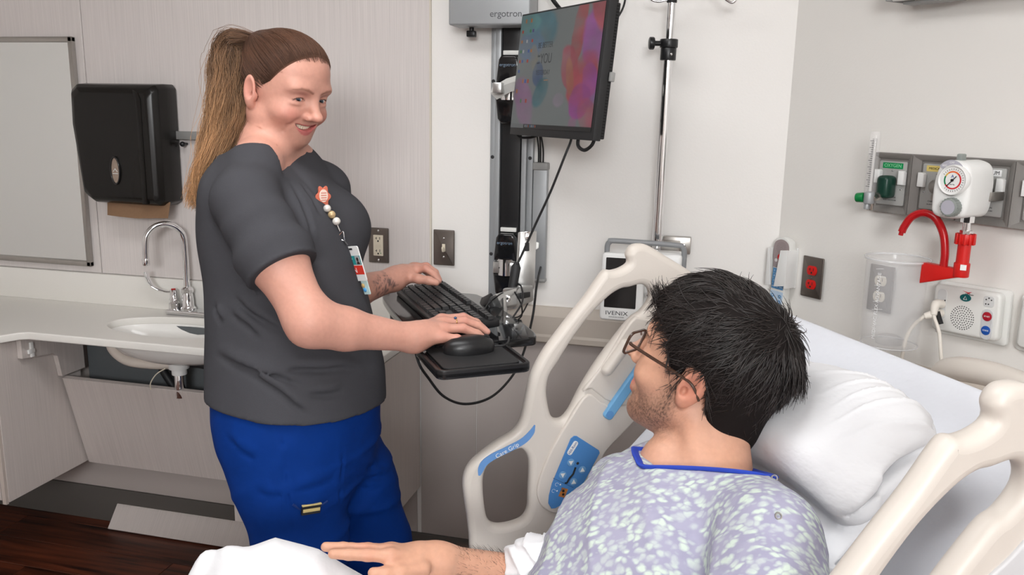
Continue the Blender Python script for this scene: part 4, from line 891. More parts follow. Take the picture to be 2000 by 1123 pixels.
# ================================================================== implicit surfaces (smooth, continuous bodies)
def V3(p): return np.array(p, np.float32)
def s_ell(p, c, r, R=None):
    q = p - V3(c)
    if R is not None: q = q @ np.asarray(R, np.float32)          # columns of R are the local axes
    r = V3(r); k0 = np.linalg.norm(q / r, axis=1); k1 = np.linalg.norm(q / (r * r), axis=1) + 1e-9
    return k0 * (k0 - 1) / k1
def s_cone(p, a, b, ra, rb):
    a = V3(a); b = V3(b); ba = b - a; t = np.clip(((p - a) @ ba) / (ba @ ba), 0, 1)
    return np.linalg.norm(p - a - t[:, None] * ba, axis=1) - (ra + (rb - ra) * t)
def s_chain(p, pts, rs, k=.01):
    d = None
    for i in range(len(pts) - 1):
        e = s_cone(p, pts[i], pts[i + 1], rs[i], rs[i + 1]); d = e if d is None else smin(d, e, k)
    return d
def s_flat(p, a, b, ra, rb, n, f):
    """tapered limb flattened along n by factor f"""
    n = V3(n); n /= np.linalg.norm(n); a = V3(a); b = V3(b)
    q = p + np.outer((p - a) @ n, n) * (1 / f - 1); bb = b + n * ((b - a) @ n) * (1 / f - 1)
    return s_cone(q, a, bb, ra, rb) * min(1, f)
def s_box(p, c, h, r, R=None):
    q = p - V3(c)
    if R is not None: q = q @ np.asarray(R, np.float32)
    q = np.abs(q) - (V3(h) - r); return np.linalg.norm(np.maximum(q, 0), axis=1) + np.minimum(q.max(1), 0) - r
def smin(a, b, k):
    h = np.maximum(k - np.abs(a - b), 0) / k; return np.minimum(a, b) - h * h * k * .25
def smax(a, b, k): return -smin(-a, -b, k)
def surface(fn, lo, hi, cell):
    """mesh of the zero level of fn inside a box: coarse pass, fine pass near the surface, surface nets"""
    lo = V3(lo); hi = V3(hi); n = np.ceil((hi - lo) / cell).astype(int) + 1; C = 4
    nc = (n + C - 1) // C + 1
    ax = [lo[i] + np.arange(nc[i], dtype=np.float32) * cell * C for i in range(3)]
    G = np.stack(np.meshgrid(*ax, indexing='ij'), -1).reshape(-1, 3)
    dc = fn(G).reshape(nc)
    up = np.repeat(np.repeat(np.repeat(dc, C, 0), C, 1), C, 2)
    off = C // 2
    D = np.empty(n, np.float32)
    ii = [np.minimum((np.arange(n[i]) + off) // C, nc[i] - 1) for i in range(3)]
    D[:] = dc[np.ix_(*ii)]
    mask = np.abs(D) < cell * C * 1.9
    idx = np.argwhere(mask)
    P = lo + idx.astype(np.float32) * cell
    out = np.empty(len(P), np.float32)
    for s in range(0, len(P), 400000): out[s:s + 400000] = fn(P[s:s + 400000])
    D[mask] = out
    S = D < 0
    ncell = n - 1
    occ = np.zeros(ncell, np.uint8)
    for dx in (0, 1):
        for dy in (0, 1):
            for dz in (0, 1): occ += S[dx:dx + ncell[0], dy:dy + ncell[1], dz:dz + ncell[2]]
    act = (occ > 0) & (occ < 8); ids = np.argwhere(act); vid = np.full(ncell, -1, np.int32); vid[act] = np.arange(len(ids))
    acc = np.zeros((len(ids), 3), np.float32); cnt = np.zeros(len(ids), np.float32)
    cor = [(a, b, c) for a in (0, 1) for b in (0, 1) for c in (0, 1)]
    for i, a in enumerate(cor):
        for b in cor[i + 1:]:
            if sum(abs(x - y) for x, y in zip(a, b)) != 1: continue
            da = D[tuple((ids + a).T)]; db = D[tuple((ids + b).T)]; m_ = (da < 0) != (db < 0)
            t = np.where(m_, da / np.where(m_, da - db, 1), 0)[:, None]
            acc += np.where(m_[:, None], np.array(a, np.float32) + t * (np.array(b, np.float32) - np.array(a, np.float32)), 0); cnt += m_
    V = lo + (ids + acc / cnt[:, None]) * cell
    F = []
    for ax_ in range(3):
        sl0 = [slice(None)] * 3; sl1 = [slice(None)] * 3; sl0[ax_] = slice(0, -1); sl1[ax_] = slice(1, None)
        ch = S[tuple(sl0)] != S[tuple(sl1)]
        e = np.argwhere(ch); o = [i for i in range(3) if i != ax_]
        e = e[(e[:, o[0]] > 0) & (e[:, o[1]] > 0) & (e[:, o[0]] < n[o[0]] - 1) & (e[:, o[1]] < n[o[1]] - 1)]
        fl = S[tuple(e.T)]
        def g(a, b):
            q = e.copy(); q[:, o[0]] -= a; q[:, o[1]] -= b; return vid[tuple(q.T)]
        q = np.stack([g(0, 0), g(1, 0), g(1, 1), g(0, 1)], 1)
        if ax_ == 1: fl = ~fl
        q[~fl] = q[~fl][:, ::-1]; F.append(q)
    return V, np.concatenate(F)
def vert_normals(V, F):
    n = np.cross(V[F[:, 2]] - V[F[:, 0]], V[F[:, 3]] - V[F[:, 1]]); out = np.zeros_like(V)
    for i in range(4): np.add.at(out, F[:, i], n)
    return out / (np.linalg.norm(out, axis=1, keepdims=True) + 1e-12)
def wob(P, seed, freq, oct_=3):
    """smooth pseudo noise in -1..1"""
    rs = np.random.RandomState(seed); v = np.zeros(len(P), np.float32); a = 1.0; tot = 0
    for _ in range(oct_):
        for __ in range(3):
            d = rs.normal(size=3); d /= np.linalg.norm(d); v += a * np.sin(P @ (d * freq).astype(np.float32) + rs.uniform(0, 6.28)) / 2; tot += a / 2
        a *= .55; freq *= 2.1
    return v / tot * 1.5
def mixc(C, c, w):
    w = np.clip(w, 0, 1)[:, None]; return C * (1 - w) + np.array(c, np.float32) * w
def tobj(name, V, F, M, m, parent, col=None, angle=180):
    me = np_mesh(name, V, F, col)
    if M is not None: me.transform(M)
    return mobj(name, me, m, parent, angle)

def ring_edge(core, org, R, line, lmin, lmax):
    """edge of a neck opening: where the cut surface leaves the cloth"""
    nb = np.array(org, np.float32); rr = np.linspace(.03, .20, 140); pts = []
    for a in np.linspace(-math.pi, math.pi, 73)[:-1]:
        fw = rr * math.cos(a); ll = np.clip(rr * math.sin(a), lmin, lmax); P = nb + np.stack([fw, ll, line(fw, ll)], 1).astype(np.float32) @ R.T
        v = core(P) > -.001
        if v.any(): pts.append(Vector(P[int(np.argmax(v))].tolist()))
    return pts
# ================================================================== hospital bed
m_bed = mat('warm white bed plastic', srgb(212, 204, 195), .38)
m_sheet = mat('white bed sheet', srgb(222, 224, 230), .85, bump=.5, bscale=22, bdist=.008, spec=.2)
m_pillow = mat('white cotton', srgb(230, 230, 232), .85, bump=.35, bscale=20, bdist=.008, spec=.2, stretch=(1, 1, 2.2))
def bp(u, v, z): return BED @ Vector((v, u, z))
bed = thing('hospital_bed', 'adjustable hospital bed with raised backrest and moulded warm white siderails', 'bed', bp(0, .5, 0))
def rail_frame(u, face):
    # face +1: frame whose Z points to the near side
    return frame(bp(u, 0, 0), -BV, (0, 0, 1), LV)
outer = [(.004, 1.297), (.020, 1.291), (.028, 1.275), (.024, 1.257), (.040, 1.246), (.060, 1.241), (.076, 1.242), (.090, 1.228), (.118, 1.188), (.154, 1.144), (.186, 1.103), (.211, 1.068), (.233, 1.024), (.245, .971), (.254, .925), (.271, .899), (.307, .879), (.346, .852), (.370, .828), (.380, .795), (.377, .753), (.371, .711), (.366, .668), (.360, .61), (.33, .575), (.2, .575), (.16, .64), (.12, .74), (.086, .805), (.052, .859), (-.022, .943), (-.10, 1.025), (-.17, 1.10), (-.195, 1.15), (-.18, 1.19), (-.147, 1.216), (-.113, 1.240), (-.061, 1.270), (-.02, 1.293)]
h1 = [(.020, 1.204), (-.008, 1.209), (-.026, 1.198), (-.030, 1.175), (-.011, 1.149), (.016, 1.13), (.082, 1.047), (.121, .985), (.146, .936), (.166, .917), (.187, .926), (.198, .968), (.199, .995), (.193, 1.021), (.177, 1.046), (.145, 1.097), (.106, 1.148), (.067, 1.185), (.040, 1.201)]
h2 = [(.25, .856), (.236, .834), (.233, .799), (.234, .75), (.235, .715), (.249, .692), (.283, .684), (.31, .687), (.325, .701), (.332, .727), (.337, .776), (.335, .81), (.322, .833), (.293, .85), (.266, .857)]
def mir(l): return smooth2([(-a, b_) for a, b_ in l], 4)
URAIL = .463
for nm, u0 in (('siderail', -URAIL - .018), ('siderail', URAIL + .014)):
    me = shape2d([mir(outer), mir(h1), mir(h2)], .003, .0145, rail_frame(u0, 1), 4)
    sr = mobj(nm, me, m_bed, bed, 60); sr['label'] = 'moulded warm white siderail with grab loops'
    if u0 < 0: far_rail = sr
    else: near_rail = sr
FR = rail_frame(-URAIL, 1)
def rp(px, py):
    p = wpl(px, py, LV, LV.dot(OB) - URAIL) - OB; return (-p.dot(BV), p.z)
def c7(l): return [rp(880 + a / 1.702, 440 + b_ / 1.702) for a, b_ in l]
NF_ = rail_frame(URAIL + .014, 1)
k = shape2d([smooth2([(-a, b_) for a, b_ in [(.030, 1.062), (-.015, 1.100), (-.055, 1.140), (-.095, 1.165), (-.140, 1.150), (-.155, 1.112), (-.085, 1.03), (.005, .935), (.065, .850), (.105, .800), (.125, .850), (.085, .985)]], 4)], .002, .003, NF_ @ T(0, 0, .0170))
mobj('outer_panel', k, mat('pale grey bed plastic', srgb(206, 206, 208), .45), near_rail, 50)
# raised control area, blue membrane panel and its marks
k = shape2d([smooth2(c7([(395, 640), (455, 560), (520, 596), (640, 600), (600, 660), (520, 745), (490, 800), (440, 870), (360, 950), (318, 945), (292, 915), (288, 860), (330, 750)]), 4)], .004, .004, FR @ T(0, 0, -.003))
mobj('control_housing', k, m_bed, far_rail, 60)
k = shape2d([c7([(407, 697), (416, 697), (489, 744), (492, 753), (440, 850), (400, 905), (345, 936), (332, 937), (322, 920), (324, 895), (334, 855), (396, 706)])], .0012, .0006, FR @ T(0, 0, .0055))
m_panel = mat('blue control membrane', srgb(72, 132, 194), .4)
pn = mobj('control_panel', k, m_panel, far_rail, 40)
pc = rp(880 + 402 / 1.702, 440 + 736 / 1.702)
k = shape2d([rrect(0, 0, .034, .012, .005)], .0004, .0003, FR @ T(pc[0], pc[1], .0074) @ RZ(58)); lg = mobj('logo_plate', k, m_white, pn, 40)
text('lettering', 'Hill-Rom', .0085, FR @ T(pc[0], pc[1], .0082) @ RZ(58), mat('logo blue', srgb(50, 80, 140), .5), lg)
for (a, b_), up in (((396, 784), -1), ((369, 825), -1), ((434, 808), 1), ((405, 848), 1)):
    c = rp(880 + a / 1.702, 440 + b_ / 1.702)
    k = B(FR @ T(c[0], c[1], .0068)); k.cyl((0, 0, 0), (0, 0, .0016), .0086, None, 24, .0005); o = k.build('round_button', mat('blue button', srgb(110, 160, 205), .35), pn)
    k = B(FR @ T(c[0], c[1], .0086)); k.prism([(-.0055, -.004 * up), (.0055, -.004 * up), (0, .006 * up)] if up > 0 else [(0, -.006), (.0055, .004), (-.0055, .004)], 0, .0004); k.build('arrow', m_white, o)
fig = c7([(419, 787), (412, 800), (404, 822), (392, 836), (383, 852), (376, 852)])
k = B(FR); k.tube([(a, b_, .0072) for a, b_ in fig[1:]], .0022, 8); k.ball((fig[0][0], fig[0][1], .0072), (.0034, .0034, .001)); k.build('figure_mark', m_black, pn)
c = rp(880 + 371 / 1.702, 440 + 884 / 1.702); k = B(FR @ T(c[0], c[1], .0068)); k.box((0, 0, 0), (.016, .022, .0010), Matrix.Rotation(math.radians(-22), 3, 'Z'), .0003); o = k.build('warning_label', mat('orange label', srgb(238, 150, 40), .5), pn)
k = B(FR @ T(c[0], c[1], .0075)); k.cyl((0, .004, 0), (0, .004, .0003), .003, None, 12); k.cyl((0, -.004, 0), (0, -.004, .0003), .003, None, 12); k.build('warning_mark', m_black, o)
for a, b_ in ((350, 857), (339, 878)):
    c = rp(880 + a / 1.702, 440 + b_ / 1.702); k = B(FR @ T(c[0], c[1], .0070)); k.tube([(.004 * math.cos(t_), .004 * math.sin(t_), 0) for t_ in [i * .5 for i in range(11)]], .0005, 5); k.cyl((.008, -.001, 0), (.008, -.001, .0004), .0018, None, 10); k.build('icon', m_white, pn)
l0, l1 = c7([(338, 836), (405, 868)]); k = B(FR); k.tube([(l0[0], l0[1], .0070), (l1[0], l1[1], .0070)], .0006, 5); k.build('divider', mat('dark blue line', srgb(36, 70, 110), .5), pn)
# grip bar, blue exit-alarm strip, care grip decal
g0, g1 = c7([(518, 478), (578, 396)]); k = B(FR); k.tube([(g0[0], g0[1], .004), (g1[0], g1[1], .004)], .0135, 14); k.ball((g0[0], g0[1], .004), .0135); k.ball((g1[0], g1[1], .004), .0135); k.build('finger_grip', m_bed, far_rail)
b0_, b1_ = c7([(522, 622), (660, 425)])
dv = (Vector((b1_[0] - b0_[0], b1_[1] - b0_[1], 0))); an = math.degrees(math.atan2(dv.y, dv.x))
k = shape2d([rrect(dv.length / 2, 0, dv.length + .024, .023, .008)], .004, .003, FR @ T(b0_[0], b0_[1], .007) @ RZ(an)); bl = mobj('release_bar', k, mat('blue release bar', srgb(112, 170, 214), .4), far_rail, 40)
k = shape2d([rrect(dv.length / 2, 0, dv.length + .024, .023, .008)], .003, .003, rail_frame(URAIL + .014, 1) @ T(b0_[0], b0_[1], -.0215) @ RZ(an)); mobj('release_bar', k, mat('blue release bar', srgb(112, 170, 214), .4), near_rail, 40)
k = B(FR @ T(b0_[0], b0_[1], .0135)); k.cyl((0, 0, 0), (0, 0, .0015), .0085, None, 24); k.build('release_dot', mat('blue release dot', srgb(96, 150, 205), .4), bl)
k = shape2d([smooth2(c7([(640, 560), (660, 560), (760, 400), (740, 330), (640, 310), (600, 320), (500, 470), (440, 550), (470, 545), (540, 590)]), 3)], .003, .004, FR @ T(0, 0, -.005)); mobj('panel_recess', k, m_bed, far_rail, 60)
strip_c = catmull([(a, b_, 0) for a, b_ in c7([(95, 832), (108, 796), (140, 770), (190, 745), (240, 718), (268, 690), (280, 664)])], 5)
wd = [0.3, .6, .85, 1, 1.05, 1.1, 1.1, 1.1, 1.1, 1.1, 1.1, 1.1, 1.1, 1.1, 1.1, 1.1, 1.1, 1.1, 1.1, 1.1, 1.1, 1.1, 1.1, 1.05, 1, .95, .85, .7, .5, .35, .2]
lft = []; rgt = []
for i, p in enumerate(strip_c):
    q = strip_c[min(i + 1, len(strip_c) - 1)] - strip_c[max(i - 1, 0)]; q.normalize(); nrm = Vector((-q.y, q.x, 0)); w_ = .0068 * wd[min(i, len(wd) - 1)]; lft.append((p.x + nrm.x * w_, p.y + nrm.y * w_)); rgt.append((p.x - nrm.x * w_, p.y - nrm.y * w_))
k = shape2d([lft + rgt[::-1]], .0009, .0004, FR @ T(0, 0, -.0005)); dc = mobj('care_grip_decal', k, mat('blue decal', srgb(104, 150, 206), .45), far_rail, 40)
c = rp(880 + 188 / 1.702, 440 + 748 / 1.702); text('lettering', 'Care Grip', .0135, FR @ T(c[0], c[1], .0012) @ RZ(26), m_white, dc)
# deck, base, headboard
prof = [(-.30, 1.09), (.30, .48), (1.5, .46), (1.5, .42), (.28, .44), (-.34, 1.06)]
SF = frame(bp(0, 0, 0), BV, (0, 0, 1), -LV)      # slope profile extruded across the bed
m_frame = mat('beige bed frame', srgb(196, 188, 178), .5)
me = shape2d([prof[::-1]], .40, .008, SF); mobj('deck', me, m_frame, bed, 40)
k = B(BED); k.box2((-.45, -.30, .18), (1.6, .30, .30), .03); k.box2((-.40, -.34, .0), (-.30, .34, .10), .02); k.box2((1.35, -.34, .0), (1.45, .34, .10), .02); k.box2((-.1, -.20, .28), (.9, .20, .44), .02); k.build('base_frame', m_frame, bed)
hbp = [(-.40, .45), (.40, .45), (.40, .96), (.36, 1.02), (.26, 1.05), (.14, 1.062), (.02, 1.058), (-.12, 1.052), (-.30, 1.035), (-.38, .99)]
HF = frame(bp(0, -.49, 0), LV, (0, 0, 1), BV)
me = shape2d([smooth2(hbp, 4)], .010, .012, HF); hb = mobj('headboard', me, m_bed, bed, 50)
k = B(HF); k.tube([(-.30, 1.02, .015), (-.20, 1.058, .05), (-.12, 1.055, .07), (-.05, 1.02, .085), (.02, .97, .09)], [.012, .018, .022, .022, .016], 14, 6); k.build('headboard_lip', m_bed, hb)
k = B(HF); k.tube([(-.16, 1.03, -.03), (-.145, 1.065, -.02), (-.115, 1.092, -.005), (-.06, 1.112, .005), (.03, 1.122, .005), (.12, 1.112, .005), (.20, 1.07, -.005), (.22, 1.02, -.02)], [.02, .022, .0235, .0235, .0235, .0235, .022, .02], 16, 6); k.build('push_handle', m_bed, hb)
k = B(SF); k.prism([(-.300, 1.085), (-.294, 1.096), (-.286, 1.090), (-.292, 1.078)], -.40, .40); k.build('mattress_strap', mat('teal webbing', srgb(70, 190, 186), .6), bed)
# mattress with fitted sheet
mt = smooth2([(-.290, 1.150), (-.268, 1.170), (-.238, 1.150), (-.13, 1.040), (.02, .885), (.17, .730), (.285, .622), (.38, .585), (.50, .578), (.9, .578), (1.42, .578), (1.45, .56), (1.45, .50), (1.40, .482), (.9, .482), (.36, .486), (.27, .52), (.0, .79), (-.2, .985), (-.318, 1.095), (-.320, 1.115)], 3)
me = shape2d([mt[::-1]], .390, .030, SF, 4)
setp(mobj('mattress', me, m_sheet, None, 60), 'white sheeted mattress bent to the raised backrest of the bed', 'mattress')
# pillow
se = Vector((0.70, 0, -.714)); sn = Vector((.714, 0, .70))           # down the slope, out of the slope (bed axes: foot, near, up)
PMx = BED @ frame((-.063, .0, 1.079), se, (0, 1, 0), sn)
def pil(p):
    x, y, z = p[:, 0], p[:, 1], p[:, 2]
    thick = .080 - .016 * np.exp(-((x + .01) / .09) ** 2 - ((y - .0) / .12) ** 2) + .012 * wob(p, 3, 16, 2)
    tp = np.clip((y - .10) / .18, 0, 1) ** 1.3; thick = thick * (1 - .50 * tp)
    q = p.copy(); q[:, 2] = (q[:, 2] - .040 * tp) * .080 / thick
    q[:, 0] += .010 * np.sin(14 * y) + .006 * wob(p, 4, 20, 1); q[:, 1] += .008 * np.sin(30 * x + 40 * z)
    d = s_box(q, (0, -.02, 0), (.100, .325, .080), .062)
    d2 = s_box(p, (.092 + 0, -.03, -.030), (.066, .300, .036), .034)      # folded lower layer
    d = smin(d, d2, .006)
    zm = .040 + .010 * np.sin(22 * x + .6)                                  # open mouth of the case
    slot = np.maximum(np.abs(z - zm) - .0075 * np.clip(1.15 - np.abs(x) / .085, 0, 1), np.maximum(.262 - y, np.abs(x) - .085)) * .8
    d = smax(d, -slot, .010)
    d = smax(d, -np.maximum(np.abs(z + .030 + .006 * np.sin(40 * x)) - .005, np.maximum(.235 - y, np.abs(x - .100) - .040)) * .8, .008)
    s1_ = np.sin(p @ V3((34, 26, 0)) + 3.0 * wob(p, 8, 10, 2)); s2_ = np.sin(p @ V3((62, -14, 0)) + 3.0 * wob(p, 9, 13, 2)); s3_ = np.sin(p @ V3((20, 70, 30)) + 3.0 * wob(p, 15, 16, 2))
    d -= .010 * np.exp(-(s1_ / .20) ** 2) * np.clip(.35 + wob(p, 12, 9, 1), 0, 1) + .008 * np.exp(-(s2_ / .22) ** 2) * np.clip(.25 + wob(p, 13, 10, 1), 0, 1) + .005 * np.exp(-(s3_ / .25) ** 2) * np.clip(wob(p, 14, 12, 1), 0, 1)
    return d
V, F = surface(pil, (-.14, -.40, -.14), (.20, .36, .13), .0038)
setp(tobj('pillow', V, F, PMx, m_pillow, None), 'plump white pillow behind the head with its open case end facing out', 'pillow')
# white sheet over the raised knee
ku, kv = 111, 121
U, Vv = np.meshgrid(np.linspace(-.425, .40, ku), np.linspace(.36, 1.35, kv), indexing='ij')
def fold(u, v):
    hv = np.interp(v, [.36, .50, .62, .70, .765, .82, .90, 1.0, 1.15, 1.35], [.10, .30, .68, .91, 1.0, .95, .76, .52, .25, .05])
    z = .592 + .312 * hv * np.exp(-np.abs((u + .10) / .125) ** 2.4) + .16 * hv * np.exp(-((u - .17) / .13) ** 2)
    r = np.hypot(u + .10, (v - .765)); a = np.arctan2(v - .765, u + .10)
    z += .009 * np.sin(7 * a + 9 * r) * np.clip((r - .05) * 6, 0, 1) + .005 * np.sin(15 * a - 11 * r) * np.clip((r - .06) * 6, 0, 1)
    z += .055 * np.exp(-((u + .155) / .022) ** 2 - ((v - .875) / .030) ** 2) + .02 * np.exp(-((u + .13) / .03) ** 2 - ((v - .84) / .02) ** 2)
    return z
Zs = fold(U, Vv)
P_ = np.stack([Vv.ravel(), U.ravel(), Zs.ravel()], 1)
idx = np.arange(ku * kv).reshape(ku, kv); Fq = np.stack([idx[:-1, :-1], idx[1:, :-1], idx[1:, 1:], idx[:-1, 1:]], -1).reshape(-1, 4)
me = np_mesh('bed_sheet', P_, Fq[:, ::-1]); me.transform(BED)
bm_ = bmesh.new(); bm_.from_mesh(me); bmesh.ops.recalc_face_normals(bm_, faces=bm_.faces[:]); bmesh.ops.solidify(bm_, geom=bm_.faces[:], thickness=.003); bm_.to_mesh(me); bm_.free()
setp(mobj('bed_sheet', me, m_pillow, None, 180), 'white top sheet tented over the raised knee under the hand', 'sheet')
# ================================================================== standing person at the keyboard tray
CXh = Vector((CX.x, CX.y, 0)).normalized(); CFh = Vector((CF.x, CF.y, 0)).normalized()
def facing(yaw, pitch, roll=0):
    """yaw: turn from image-right toward the camera, pitch: nod down"""
    h = CXh * math.cos(math.radians(yaw)) - CFh * math.sin(math.radians(yaw)); up = Vector((0, 0, 1)); l = up.cross(h)
    c, s = math.cos(math.radians(pitch)), math.sin(math.radians(pitch)); f = h * c - up * s; u = h * s + up * c
    c, s = math.cos(math.radians(roll)), math.sin(math.radians(roll)); l, u = l * c + u * s, u * c - l * s
    return f, l, u
def to_local(P, M):
    R = np.array(M.to_3x3(), np.float32); o = np.array(M.translation, np.float32); return (P - o) @ R
SK = np.array(srgb(205, 152, 134), np.float32)
N_HC = at(553, 186, 1.80)
_f, _l, _u = facing(33, 19, -2)
N_HM = frame(N_HC, _f, _l, _u)
def mirror_y(p):
    q = p.copy(); q[:, 1] = np.abs(q[:, 1]); return q
def squash(q):
    q = q.copy(); z = q[:, 2]; q[:, 2] = np.where(z < .012, .012 + (z - .012) / .87, z); return q
def head_sdf(q, smile=True):
    if smile: q = squash(q)
    m_ = mirror_y(q)
    d = s_ell(q, (-.014, 0, .040), (.097, .077, .088))
    d = smin(d, s_ell(q, (.022, 0, .062), (.066, .066, .060)), .03)
    d = smin(d, s_ell(q, (.028, 0, -.012), (.062, .064, .088)), .03)
    d = smin(d, s_ell(q, (.012, 0, -.052), (.055, .062, .045)), .03)               # jaw body
    d = smin(d, s_cone(m_, (-.004, .054, -.050), (.050, .026, -.086), .016, .017), .03)
    d = smin(d, s_ell(q, (.0600, 0, -.088), (.023, .027, .021)), .024)            # chin
    d = smin(d, s_ell(q, (.014, 0, -.092), (.042, .040, .024)), .025)             # under the chin
    d = smin(d, s_ell(m_, (.060, .041, -.022), (.025, .025, .023)), .022)        # cheeks
    d = smin(d, s_ell(m_, (.074, .026, .040), (.015, .028, .010)), .018)         # brow
    d = smax(d, -s_ell(m_, (.102, .032, .019), (.022, .019, .0115)), .014)       # sockets
    d = smin(d, s_ell(m_, (.0715, .0325, .018), (.0140, .0165, .0130)), .006)     # lids
    d = smin(d, s_ell(m_, (.0725, .034, .0075), (.013, .017, .005)), .006)        # lower lid pouch
    slit = s_ell(m_, (.088, .0325, .0172), (.012, .0130, .0031))
    d = smax(d, -slit, .0025)
    d = smin(d, s_cone(q, (.078, 0, .034), (.107, 0, -.012), .0085, .0105), .012) # nose
    d = smin(d, s_ell(q, (.109, 0, -.015), (.0125, .0115, .0100)), .008)
    d = smin(d, s_ell(m_, (.0955, .0125, -.0200), (.0115, .0085, .0080)), .006)
    d = smax(d, -s_ell(m_, (.100, .0075, -.0285), (.0055, .0038, .0040)), .003)
    # fold from nose to mouth corner
    d = smax(d, -s_chain(m_, [(.099, .0200, -.020), (.090, .0325, -.032), (.078, .0405, -.048), (.068, .043, -.066)], [.0008, .0024, .0022, .0008], .004), .008)
    # mouth
    if smile:
        y2 = np.minimum(np.abs(q[:, 1]) / .0310, 1) ** 2; zc = -.0515 + .0110 * y2
        xs_ = .0805 - .0145 * y2
        up_ = np.sqrt((q[:, 0] - xs_ + .0035 * (1 - y2)) ** 2 + (q[:, 2] - zc - .0078 * (1 - y2) - .0005) ** 2 + np.maximum(np.abs(q[:, 1]) - .030, 0) ** 2) - (.0012 + .0022 * (1 - y2))
        dn_ = np.sqrt((q[:, 0] - xs_ + .002) ** 2 + (q[:, 2] - zc + .0088 * (1 - y2) + .0005) ** 2 + np.maximum(np.abs(q[:, 1]) - .029, 0) ** 2) - (.0012 + .0040 * (1 - y2))
        d = smin(d, s_ell(q, (.067, 0, -.056), (.017, .032, .024)), .02)
        d = smin(smin(d, up_, .007), dn_, .007)
        hh = .0060 * (1 - y2) ** .6 - .0002
        sl = np.maximum(np.abs(q[:, 2] - zc - .0012 * (1 - y2)) - hh, np.maximum((.057) - q[:, 0], np.abs(q[:, 1]) - .031)) * .8
        d = smax(d, -sl, .0022)
    # ears
    return d
def ear_sdf(q):
    m_ = mirror_y(q); A = Matrix.Rotation(math.radians(-14), 3, 'Y') @ Matrix.Rotation(math.radians(6), 3, 'Z')
    R = np.array(A, np.float32)
    e = s_ell(m_, (-.012, .081, .002), (.0185, .0075, .0315), R)
    e = smin(e, s_ell(m_, (-.004, .076, -.024), (.010, .007, .011)), .008)
    e = smax(e, -s_ell(m_, (-.009, .0875, .006), (.0115, .0060, .0215), R), .004)
    e = smin(e, s_ell(m_, (.004, .0775, -.006), (.005, .005, .008)), .005)
    e = smax(e, -s_ell(m_, (-.003, .083, -.006), (.005, .006, .007)), .003)
    return e
# --- joints of the figure (sight line + distance)
J = dict(shR=at(480, 392, 1.665), elR=at(606, 630, 1.605), wrR=at(806, 660, 1.735), shL=at(628, 372, 1.990), elL=at(655, 578, 1.985), wrL=at(768, 546, 2.145),
         neck=at(520, 287, 1.815))
def np3(v): return np.array(v, np.float32)
hr = dict(i=[(862, 624, 1.815), (905, 620, 1.83), (930, 630, 1.84), (947, 644, 1.845)], m=[(866, 630, 1.785), (907, 627, 1.80), (934, 636, 1.81), (951, 648, 1.815)],
          r=[(866, 642, 1.76), (904, 641, 1.77), (932, 652, 1.78), (948, 664, 1.785)], p=[(860, 658, 1.74), (893, 661, 1.745), (912, 670, 1.755), (925, 681, 1.76)],
          t=[(830, 655, 1.785), (866, 660, 1.82), (893, 664, 1.835), (912, 668, 1.84)])
hl = dict(i=[(814, 527, 2.18), (832, 524, 2.165), (848, 536, 2.16), (857, 549, 2.16)], m=[(812, 522, 2.205), (833, 520, 2.195), (850, 532, 2.19), (858, 547, 2.185)],
          r=[(808, 522, 2.23), (830, 520, 2.225), (847, 532, 2.22), (855, 546, 2.215)], p=[(804, 525, 2.25), (822, 524, 2.25), (838, 535, 2.245), (846, 546, 2.24)],
          t=[(795, 540, 2.17), (818, 545, 2.145), (838, 548, 2.135), (852, 552, 2.13)])
def hand_sdf(p, wr, H, fr=.0096, dome=(.0165, .020)):
    d = None
    for kf in 'imrp':
        P = [np3(at(*q)) for q in H[kf]]; s = .88 if kf == 'p' else 1.0
        e = s_chain(p, P, [fr * 1.06 * s, fr * 1.02 * s, fr * .92 * s, fr * .80 * s], .004)
        d = e if d is None else smin(d, e, .0035)
    P = [np3(at(*q)) for q in H['t']]
    th = s_chain(p, P, [fr * 1.5, fr * 1.25, fr * 1.1, fr * .9], .006)
    w_ = np3(wr)
    mc = [np3(at(*H[kf][0])) for kf in 'imrp']
    pal = None
    for c in mc:
        e = s_cone(p, w_ * .75 + c * .25, c, dome[1], fr * 1.25); pal = e if pal is None else smin(pal, e, .014)
    pal = smin(pal, s_cone(p, w_, w_ * .6 + (mc[1] + mc[2]) * .2, .027, dome[1] * 1.1), .02)
    d = smin(d, pal, .010); d = smin(d, th, .012)
    return d
NTF, NTL, _ = facing(28, 0)                         # torso forward / left
NR = np.array([NTF, NTL, (0, 0, 1)], np.float32).T  # columns: forward, left, up
def loft(p, st, F_, L_, ex=2.3):
    """st rows: z, centre x, centre y, half depth, half width"""
    st = np.array(st, np.float64); st = st[np.argsort(st[:, 0])]; zz = np.linspace(st[0, 0], st[-1, 0], 80)
    ker = np.ones(7) / 7
    cols = []
    for i in range(1, 5):
        v = np.interp(zz, st[:, 0], st[:, i]); v = np.convolve(np.pad(v, 3, 'edge'), ker, 'valid'); cols.append(np.interp(p[:, 2], zz, v))
    cx, cy, a, b_ = cols; dx = p[:, 0] - cx; dy = p[:, 1] - cy
    f = dx * F_[0] + dy * F_[1]; l = dx * L_[0] + dy * L_[1]
    r = (np.abs(f / a) ** ex + np.abs(l / b_) ** ex) ** (1 / ex)
    d = (r - 1) * np.minimum(a, b_)
    return np.maximum(d, np.maximum(p[:, 2] - st[-1, 0], st[0, 0] - p[:, 2]))
def row(pxc, py, dep, a, b_):
    c = at(pxc, py, dep); return (c.z, c.x, c.y, a, b_)
